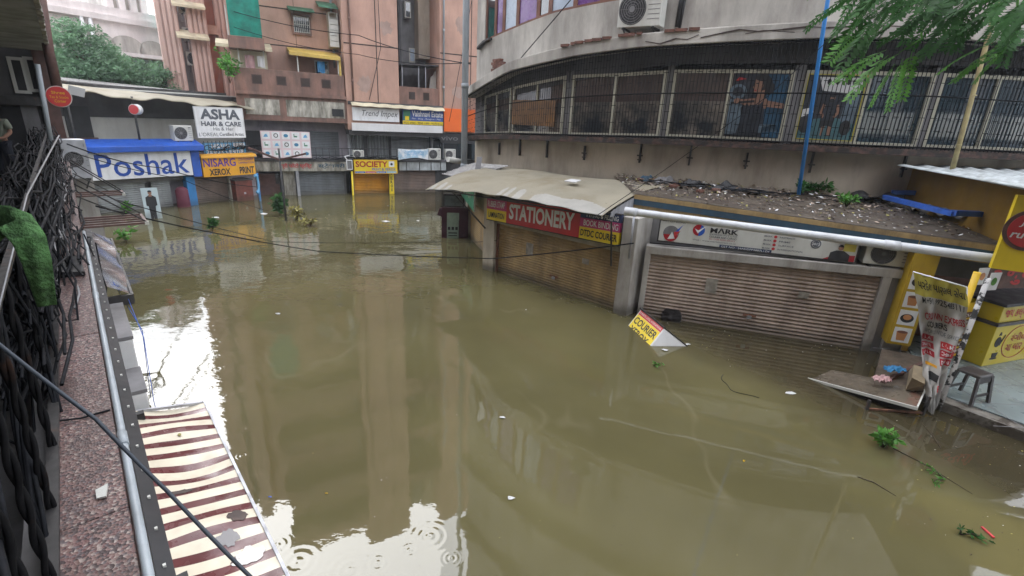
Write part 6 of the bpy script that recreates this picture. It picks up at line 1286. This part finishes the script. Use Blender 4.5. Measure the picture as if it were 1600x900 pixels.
# grass mat over the rail
cl=[(-45,372,1.02),(-10,345,1.0),(22,345,.98),(45,372,.97),(58,410,.97),(66,445,.98),(74,478,1.0)]
pts=[AT(*q) for q in cl]
def turf(a,c):
    f=a*(len(pts)-1); i=min(int(f),len(pts)-2); p=pts[i].lerp(pts[i+1],f-i); t_=(pts[i+1]-pts[i]).normalized(); d=(p-Vector((0,0,H))).normalized(); n=t_.cross(d).normalized()
    w_=lerp(a,.037,.016); return p+n*(c-.5)*2*w_-d*(.005*(1-(2*c-1)**2)+.0025*math.sin(c*9+a*5))
m=MB(); m.grid(turf,60,12); t=Th('grass_mat','strip of green artificial grass thrown over the cables','mat',W,*pts[3]); o=t.part('mat_sheet',m,M['turf']); s=o.modifiers.new('thick','SOLIDIFY'); s.thickness=.008
# gutter and trim strip at the parapet edge
t=Th('gutter_pipe','grey plastic pipe lying along the outer edge of the granite coping','pipe',GAL,3,.06,2.3)
m=MB(); m.tube([(.4+k*.55,.058,2.305+.006*math.sin(k)) for k in range(14)],.0165,12); t.part('pipe',m,M['pvc_grey'])
for u in (2.55,4.9): m=MB(); m.tube([(u,.058,2.305),(u+.12,.058,2.305)],.020,12); t.part('socket',m,M['pvc_grey'])
t=Th('edge_strip','black metal edge strip with pale rivets beside the grey pipe','strip',GAL,3,.02,2.2)
m=MB(); m.hexa([(.3,.04,2.26),(8,.04,2.26),(8,.036,2.20),(.3,.036,2.20),(.3,-.012,2.235),(8,-.012,2.235),(8,-.012,2.20),(.3,-.012,2.20)]); t.part('strip',m,M['black'])
m=MB()
for k in range(34): u=.5+.21*k; m.box(u-.006,u+.006,.008,.018,2.246,2.256)
t.part('rivets',m,M['ivory'])
m=MB(); m.box(.3,5.2,-.02,.08,1.0,1.20); m.box(.3,7.2,-.008,.08,1.6,2.2); b.part('signboard_back',m,M['white_wall'])
for k,(u,z) in enumerate(((2.2,2.305),(1.6,2.305))):
    m=MB(); m.hexa([(u,.14,z),(u+.07,.13,z),(u+.06,.17,z),(u+.01,.17,z),(u,.14,z+.008),(u+.07,.13,z+.016),(u+.06,.17,z+.012),(u+.01,.17,z+.006)]); solo('granite_chip',('pale stone chip on the granite coping nearer the railing','pale stone chip lying nearest the camera on the granite coping')[k],'stone',m,M['ivory'],GAL,u,.14,z)
m=MB(); m.tube([(2.9,.30,2.34),(2.92,.2,2.308),(2.93,.1,2.306),(2.93,.085,2.306)],.005,5); solo('binding_wire','short dark wire lying across the granite coping','wire',m,M['cable'],GAL,2.9,.3,2.3)
m=MB(); m.hexa([(5.6,.26,2.31),(6.2,.24,2.31),(6.2,.12,2.31),(5.6,.1,2.31),(5.6,.26,2.36),(6.2,.24,2.36),(6.2,.12,2.35),(5.6,.1,2.34)]); solo('rubber_sheet','folded black rubber sheet lying on the granite coping','sheet',m,M['black'],GAL,5.9,.2,2.3)
# striped awning
t=Th('striped_awning','cream and maroon striped awning sagging with rain puddles over the water','awning',GAL,3,-.27,1.1)
S0,S1=.6,5.12
def awn(a,c):
    s=lerp(a,S0,S1); sagx=.03*math.sin(c*math.pi)*(1+.8*math.sin(s*5.1)+.3*math.sin(s*13)); slope=lerp(c,1.12,1.0)
    return (s+.035*math.sin(c*3.1),.0-.545*c,slope-sagx*1.2)
m=MB(); NS=51; pit=(S1-S0)/NS
def edge(k,c):
    if k in (0,NS): return S1-k*pit
    return S1-k*pit-(.006 if k%2 else -.006)+.004*math.sin(c*3.6+k*.21)+.0015*math.sin(c*9+k*1.7)
for k in range(NS):
    m.grid(lambda a,c:awn((lerp(a,edge(k,c),edge(k+1,c))-S0)/(S1-S0),c),4,18,k%2)
m.f=[f[::-1] for f in m.f]
t.part('fabric',m,[M['awn_cream'],M['awn_maroon']])
m=MB(); m.box(S0,S1+.03,-.565,-.545,.975,1.012); t.part('front_rail',m,M['galv']); m=MB(); m.bar((S1+.02,-.555,.99),(S1+.02,0,1.1),.025); t.part('side_arm',m,M['galv'])
for u in (2.85,4.98):
    m=MB(); m.box(u-.03,u+.03,-.075,-.02,1.09,1.16); m.box(u-.03,u+.03,-.02,.02,1.09,1.12); t.part('clamp',m,M['black'])
def puddle(label,s,c,rs_,rc,seed):
    r=random.Random(seed); m=MB(); n=22; vs=[]
    z=min(awn((s+rs_*x-S0)/(S1-S0),c+rc*y)[2] for x,y in ((0,0),(1,0),(-1,0),(0,1),(0,-1)))+.006
    a=(s-S0)/(S1-S0)
    for i in range(n):
        q=2*math.pi*i/n; k=r.uniform(.75,1.15); cc=c+rc*math.sin(q)*k; ss=s+rs_*math.cos(q)*k; p=awn((ss-S0)/(S1-S0),cc); vs.append((p[0],p[1],p[2]+.004))
    p=awn(a,c); vs.append((p[0],p[1],p[2]+.004)); m.add(vs,[(i,n,(i+1)%n) for i in range(n)],0,True); t.part('puddle',m,M['rainwater'],kind='stuff')
M['rainwater']=mat('rainwater',(.10,.085,.08),rough=.02,var=.05,spec=1.0,flat=True)
for k,(s,c,a,d) in enumerate(((3.30,.80,.06,.11),(3.12,.62,.07,.12),(2.92,.75,.08,.18),(2.78,.30,.05,.16),(2.62,.5,.05,.28),(2.50,.78,.08,.14),(2.35,.3,.07,.2),(2.2,.6,.1,.22),(3.75,.3,.03,.16))): puddle('p',s,c,a,d,k)
m=MB(); p=awn((4.55-S0)/(S1-S0),.5); m.disc((0,0),.02,0,.004,8,fmap=lambda x,y,z:(p[0]+x,p[1]+z*.7,p[2]+.006+y)); solo('fallen_leaf','small yellow leaf lying on the striped awning','leaf',m,M['leaf_dry'],GAL,p[0],p[1],p[2])
# steel hood and sign boxes further along
t=Th('steel_hood','shiny steel hood panel fixed below the granite coping','hood',GAL,8.5,-.1,1.7)
def hood(a,c): return (lerp(a,7.15,10.4),lerp(c,.09,-.24),lerp(c,1.78,1.60)+.02*math.sin(a*13+c*4)*c)
m=MB(); m.grid(hood,40,8); t.part('sheet',m,M['steel']); m=MB(); m.box(7.12,10.4,-.26,-.235,1.50,1.60); m.box(7.10,7.15,-.25,.1,1.48,1.60); t.part('rim',m,M['dark_metal'])
for k,(u0,u1,z0,z1) in enumerate(((5.9,7.05,.95,1.5),(5.25,5.8,.75,1.2))):
    t=Th('sign_box',('larger white sign box hung under the gallery edge','smaller white sign box nearest the striped awning')[k],'box',GAL,u0,-.08,z0,'white sign boxes under the gallery edge'); m=MB(); m.box(u0,u1,-.13,.1,z0,z1); t.part('casing',m,M['white'],bevel=.01); m=MB(); m.box(u0,u1,-.14,.1,z1+.005,z1+.04); t.part('lid',m,M['grey_wall'])
m=MB(); m.tube([GAL.at(7.1,-.2,1.55),GAL.at(6.4,-.24,1.3),GAL.at(6.2,-.2,.6),GAL.at(6.0,-.22,0)],.004,5); m.tube([GAL.at(7.4,-.1,1.7),GAL.at(6.9,-.26,1.2),GAL.at(6.9,-.2,.3)],.004,5); solo('hanging_wire','thin blue and black wires hanging from the steel hood','wire',m,M['royal'],W,*GAL.at(7,-.2,1.5))
# iron bracket frames for missing awnings
def bracket(label,s,w,lat,z,n):
    t=Th('iron_bracket',label,'bracket',GAL,s,0,z,'empty iron awning brackets on the gallery side'); m=MB()
    m.bar((s,.1,z),(s,-lat,z),.03); m.bar((s+w,.1,z),(s+w,-lat,z),.03); m.bar((s,-lat,z),(s+w,-lat,z),.035)
    for k in range(1,n): m.bar((s+w*k/n,.1,z),(s+w*k/n,-lat,z),.025)
    t.part('frame',m,M['brown_metal']); m=MB(); m.bar((s,.05,z+.62),(s,-lat,z+.02),.02); m.bar((s+w,.05,z+.62),(s+w,-lat,z+.02),.02); m.bar((s+w*.4,.05,z+.4),(s+w,-lat*.7,z),.015); t.part('brace',m,M['dark_metal'])
    m=MB(); m.box(s-.02,s+.02,-lat-.03,-lat+.02,z-.025,z+.025); t.part('end_cap',m,M['ivory'])
bracket('iron awning bracket with parallel bars just above the steel hood',9.3,.75,.68,2.02,4); bracket('iron awning bracket with long braces farther along the gallery',12.2,.5,.62,2.05,2)
# air conditioner, red disc sign, white wall panel at the gallery's far end
GA=Fr(GAL.at(16.6,.18,0)[:2],GAL.a-math.pi/2+.2); ac(GA,.0,0,1.85,.50,.95,.4,'tall grimy air conditioner unit tangled in cables at the far gallery end',side=.2,shade='galv')
p=AT(92,151,6.6); fr=Fr(p[:2],GAL.a-math.pi/2); t=Th('round_sign','round red disc sign with yellow lettering on the gallery\'s dark end','sign',fr,0,0,p.z)
m=MB(); m.disc((0,p.z),.128,0,.05,32); t.part('rim',m,M['ivory']); m=MB(); m.disc((0,p.z),.119,-.012,-.001,32); t.part('face',m,M['red'])
m=MB(); m.text('Shree',-.065,.065,p.z+.03,p.z+.065,-.016,.01); m.text('Tea & Snacks',-.09,.09,p.z-.02,p.z+.01,-.016,.0); m.text('Corner',-.05,.06,p.z-.07,p.z-.035,-.016,.01); t.part('lettering',m,M['yellow'])
p=AT(118,142,9.0); fr=Fr(p[:2],.4); m=MB(); m.hexa([(-.12,0,p.z-.05),(.1,0,p.z-.10),(.1,.02,p.z-.10),(-.12,.02,p.z-.05),(-.08,0,p.z+.09),(.14,0,p.z+.04),(.14,.02,p.z+.04),(-.08,.02,p.z+.09)]); solo('paper_tag','small white card dangling beside the round red disc sign','card',m,M['white'],fr,0,0,p.z)
p=AT(88,130,6.6); m=MB(); m.tube([AT(62,-10,11),AT(76,80,11),AT(95,160,11)],.09,8); solo('brown_downpipe','dark red brown downpipe down the gallery\'s far corner','pipe',m,M['brown_metal'],W,*p)
# person on the gallery
pf=GAL.at(16.7,1.22,1.83)
def skinfig(name,verts,edges,rad,mt,parent,root=0,sub=2):
    me=D.meshes.new(name); me.from_pydata([Vector(v) for v in verts],edges,[]); o=D.objects.new(name,me); COL.objects.link(o); o.parent=parent
    sk=o.modifiers.new('skin','SKIN'); lay=me.skin_vertices[0].data
    for i,r in enumerate(rad): lay[i].radius=(r,r) if not isinstance(r,tuple) else r
    for i in range(len(rad)): lay[i].use_root=(i==root)
    ss=o.modifiers.new('sub','SUBSURF'); ss.levels=sub; ss.render_levels=sub; me.materials.append(M[mt]); return o
t=Th('person','person in olive shirt and dark trousers standing on the shaded gallery','person',Fr(pf[:2],GAL.a-math.pi/2-.35),0,0,1.83)
V=[(0,0,.90),(0,0,1.10),(0,0,1.32),(0,0,1.42),(0,-.02,1.52),(0,-.02,1.60),(-.19,0,1.36),(-.25,.0,1.12),(-.20,-.20,1.0),(-.12,-.27,1.0),(.19,0,1.36),(.25,.0,1.12),(.18,-.20,1.0),(.10,-.27,1.0),(-.1,0,.86),(-.11,0,.48),(-.11,.01,.08),(-.12,-.12,.03),(.1,0,.86),(.12,0,.48),(.13,.01,.08),(.14,-.12,.03)]
E_=[(0,1),(1,2),(2,3),(3,4),(4,5),(2,6),(6,7),(7,8),(8,9),(2,10),(10,11),(11,12),(12,13),(0,14),(14,15),(15,16),(16,17),(0,18),(18,19),(19,20),(20,21)]
Rr=[.13,.13,.13,.055,.085,.08,.06,.045,.035,.035,.06,.045,.035,.035,.09,.06,.042,.035,.09,.06,.042,.035]
skinfig('body',V,E_,Rr,'skin',t.e)
skinfig('shirt',[(0,0,.84),(0,0,1.05),(0,0,1.33),(-.2,0,1.36),(-.25,.0,1.17),(.2,0,1.36),(.25,0,1.17)],[(0,1),(1,2),(2,3),(3,4),(2,5),(5,6)],[.165,.155,.15,.085,.075,.085,.075],'shirt',t.e)
skinfig('trousers',[(0,0,.92),(-.1,0,.84),(-.11,0,.48),(-.11,.01,.1),(.1,0,.84),(.12,0,.48),(.13,.01,.1)],[(0,1),(1,2),(2,3),(0,4),(4,5),(5,6)],[.145,.11,.085,.07,.11,.085,.07],'trousers',t.e)
skinfig('hair',[(0,.02,1.60),(0,.0,1.68)],[(0,1)],[.10,.07],'ink',t.e)
skinfig('nose',[(0,-.10,1.57),(0,-.125,1.545)],[(0,1)],[.012,.014],'skin',t.e)
for u,z0,z1 in ((2.3,4.2,16),(6.6,4.2,16),(1.75,5.6,16)):
    m=MB(); y=-.06 if u>2 else 1.08; m.tube([(u,y,z0),(u,y,z1)],.045,8)
    for z in (5,7.5,10): m.tube([(u,y,z),(u,y,z+.1)],.055,8)
    solo('waste_pipe',{2.3:'dull grey waste pipe down the left edge of the blank pink wall',6.6:'dull grey waste pipe right of the dark balcony shaft',1.75:'dull grey waste pipe beside the louvre box'}[u],'pipe',m,M['pvc_grey'] if u!=2.3 else M['pink_dark'],REAR,u,y,z0)
PB=[o for o in D.objects if o.name=='apartment_block'][0]
def pbpart(name,mb,mt):
    o=build(name,mb,M[mt],Vector((0,0,-1.2))); o.parent=PB; return o
for (u0,u1,z0,z1,k) in ((2.5,3.2,4.5,5.4,1),(3.6,4.2,7.0,7.7,2),(7.0,7.7,4.6,5.2,3),(7.2,7.9,7.4,8.4,4)):
    r=random.Random(k); n=18; pts=[((u0+u1)/2+(u1-u0)/2*math.cos(2*math.pi*i/n)*r.uniform(.6,1.1),(z0+z1)/2+(z1-z0)/2*math.sin(2*math.pi*i/n)*r.uniform(.6,1.1)) for i in range(n)]
    m=MB(); m.plate(pts,-.003,.01); pbpart('patched_plaster',m,'pink_dark' if k%2 else 'terracotta') if k in () else pbpart('patched_plaster',m,'pink_patch')
for k,(u,w_,h_,mt,lab) in enumerate(((-1.9,.35,.5,'cloth_pink','pink cloth drying on the balcony left of the green net'),(-1.45,.28,.42,'white','white cloth drying on the left pink balcony'),(.9,.3,.45,'cloth_blue','blue cloth drying under the yellow balcony roof'))):
    m=MB(); m.grid(lambda a,c:(u+w_*a,.22+.03*math.sin(a*9+k),5.75-h_*c+.02*math.sin(a*7)*c),10,6); solo('laundry',lab,'cloth',m,M[mt],REAR,u,.22,5.7)
# ------------------------------------------------------------------ wires across the lane
def wire(label,pts,r,mt='cable',sag=0,name='wire',group=None,n=24):
    q=[]
    for i,(a,c) in enumerate(zip(pts,pts[1:])):
        for k in range(n+(i==len(pts)-2)): f=k/n; p=a.lerp(c,f); q.append(p-Vector((0,0,sag*4*f*(1-f))))
    m=MB(); m.tube(q,r,6); return solo(name,label,'wire',m,M[mt],W,*pts[0],group=group)
wire('thick blurred dark cable crossing low over the granite and awning',[AT(-30,515,1.05),AT(150,655,1.02),AT(262,768,.98),AT(395,905,.9)],.0052,'cable_blue',sag=.004,name='cable')
wire('long black wire drooping across the water from the gallery to the tan shutter',[AT(150,322,7.6),AT(330,363,10.5),AT(500,393,12.5),AT(770,404,11.9),AT(990,380,9.5)],.014,sag=.02)
wire('thin wire above the long drooping wire over the far water',[AT(180,312,8.0),AT(430,378,13.0),AT(690,378,14.5),AT(775,376,12.2)],.008,sag=.03)
wire('thin wire from the cream canopy up to the white ledge',[G(925,342,2.1),AT(1035,268,11.3),AT(1200,150,10.6),AT(1330,30,10.2)],.007)
wire('thin wire running up over the curved white wall from its ledge',[AT(812,93,14.6),AT(900,-10,13.8)],.012)
wire('slack wire across the pink wall near the orange billboard',[REAR.at(7.9,-.3,9),REAR.at(7.2,-.35,5.5),REAR.at(6.8,-.3,3.5)],.014,sag=.05)
wire('hanging wire down the blank pink wall',[REAR.at(3.55,-.1,9.5),REAR.at(3.6,-.12,6.5),REAR.at(3.0,-.1,4.3)],.014,sag=.02)
wire('upper wire strung across the pink block',[AT(365,18,21.5),AT(560,55,23.2),AT(735,100,16.2)],.016,sag=.12)
wire('lower wire strung across the pink block',[AT(365,42,21.5),AT(560,85,23.2),AT(735,98,16.2)],.013,sag=.15)
wire('wire from the gallery end across the blue shop sign',[AT(105,225,9.2),AT(250,262,13.0),AT(400,292,17)],.012,sag=.08)
wire('second wire from the gallery end below the blue shop sign',[AT(112,238,9.2),AT(280,278,14),AT(420,330,16)],.009,sag=.06)
m=MB(); rs=random.Random(8)
for k in range(16):
    u=rs.uniform(-.3,5); pts=[]
    for i in range(9): pts.append((u+i*.25,-.12+rs.uniform(-.08,.05),2.12+rs.uniform(-.12,.14)))
    m.tube(pts,.013,5)
solo('terrace_cables','untidy black cables trailing along the terrace rail above the blue cornice','cables',m,M['cable'],POSH,0,-.1,2.1,kind='stuff')
m=MB()
for k in range(9):
    u=rs.uniform(-2.2,3.5); pts=[(u+i*.3,-.22+rs.uniform(-.06,.05),1.68+rs.uniform(-.1,.1)) for i in range(9)]; m.tube(pts,.014,5)
solo('ledge_cables','untidy black cables trailing along the ledge of the pink block','cables',m,M['cable'],REAR,0,-.2,1.7,kind='stuff')
# ------------------------------------------------------------------ block across the lane, behind the camera (seen only mirrored in the right windows)
OB=Fr((9,-12),math.atan2(12,21))
b=Th('opposite_block','banded office block across the lane mirrored in the right windows','building',OB,0,0,-1.2)
m=MB(); m.box(0,26,-3,0,-1.2,13); b.part('wall',m,M['grey_wall'])
for k in range(4):
    m=MB(); m.box(0,26,.001,.1,.8+3.1*k,1.9+3.1*k); b.part('floor_band',m,M['ivory'])
    for j in range(7): m=MB(); m.box(.5+3.7*j,3.4+3.7*j,.001,.05,2.0+3.1*k,3.7+3.1*k); b.part('window',m,M['glass_blue'])
# ------------------------------------------------------------------ overhanging tree at the top right
rs=random.Random(17)
t=Th('overhanging_tree','feathery leaved tree reaching in from the right above the grille','tree',W,6.4,4.6,-1.2)
m=MB(); m.tube([(7.6,3.2,-1.2),(7.5,3.3,3),(7.2,3.6,5.5),(6.6,4.1,6.6),(5.6,4.7,6.7),(4.6,5.1,6.4)],[.2,.17,.13,.08,.05,.025],9)
limbs=[[(6.6,4.1,6.6),(5.7,4.9,6.2),(4.6,5.4,5.6),(4.0,5.5,5.35)],[(6.9,3.9,6.3),(6.3,4.7,5.8),(5.6,5.2,5.5)],[(6.6,4.1,6.6),(5.2,4.6,6.5),(4.0,5.0,6.3)]]
for l in limbs: m.tube(l,[.05,.03,.018,.01][:len(l)],6)
t.part('trunk',m,M['bark'])
def frond(mb,p,d,L,pairs,rs,mi=0):
    p=Vector(p); d=Vector(d).normalized(); pts=[]; q=p.copy(); dd=d.copy()
    for i in range(9): pts.append(q.copy()); q=q+dd*(L/8); dd=(dd+Vector((0,0,-.09))).normalized()
    mb.tube(pts,.003,4,mi,False)
    side=d.cross(Vector((rs.gauss(0,.25),rs.gauss(0,.25),1))).normalized()
    for i in range(pairs):
        f=.12+.86*i/pairs; k=f*8; j=min(int(k),7); c=pts[j].lerp(pts[j+1],k-j); tn=(pts[j+1]-pts[j]).normalized(); l=L*.20*(1-.45*abs(f-.45))
        for s in (-1,1):
            v=(side*s+tn*.45+Vector((0,0,-.25+rs.gauss(0,.12)))).normalized(); e=tn*l*.24
            mb.add([c,c+v*l*.5+e,c+v*l,c+v*l*.5-e],[(0,1,2,3)],mi)
m1=MB()
targets=[]
for _ in range(85): targets.append((rs.uniform(1345,1640),rs.uniform(-70,2),rs.uniform(3.9,5.6)))
for _ in range(18): targets.append((rs.uniform(1405,1520),rs.uniform(-5,36),rs.uniform(4.3,5.4)))
for _ in range(14): targets.append((rs.uniform(1565,1640),rs.uniform(0,45),rs.uniform(4.2,5.2)))
for _ in range(8): targets.append((rs.uniform(1350,1400),rs.uniform(0,28),rs.uniform(4.3,5.2)))
for px,py,Y in targets: frond(m1,AT(px,py,Y),(rs.gauss(-.7,.5),rs.gauss(-.1,.5),rs.gauss(-.35,.3)),rs.uniform(.34,.55),rs.randint(11,14),rs)
m2=MB()
for px,py,dx in ((1362,88,-1),(1388,86,-.4),(1410,92,.1),(1405,84,-.8),(1425,80,.2),(1398,100,-.2),(1545,70,-1),(1560,72,-.6),(1580,66,-.3),(1565,80,-.9),(1345,50,-.8),(1385,78,-1.0)): 
    frond(m2,AT(px,py,4.5),(dx*.8,rs.gauss(0,.2),-.35),rs.uniform(.34,.46),12,rs)
for q in ((1440,60),(1590,50)): m2.tube([AT(q[0],q[1]-60,4.6),AT(q[0],q[1],4.6),AT(q[0]-35,q[1]+22,4.55)],[.012,.008,.004],5)
t.part('crown',m1,M['leaf']); t.part('spray',m2,M['leaf_bright'],label='bright drooping leaf sprays')

# ------------------------------------------------------------------ damp air
HAZE=.0015
m=D.materials.new('haze'); m.use_nodes=True; n=m.node_tree.nodes; l=m.node_tree.links
n.remove(n['Principled BSDF']); v=n.new('ShaderNodeVolumePrincipled'); v.inputs['Color'].default_value=(.86,.92,1,1); v.inputs['Density'].default_value=HAZE; v.inputs['Anisotropy'].default_value=.35
l.new(v.outputs[0],n['Material Output'].inputs['Volume'])
mb=MB(); mb.box(-410,410,-210,710,-2.6,24); solo('haze',None,None,mb,m,kind='stuff')
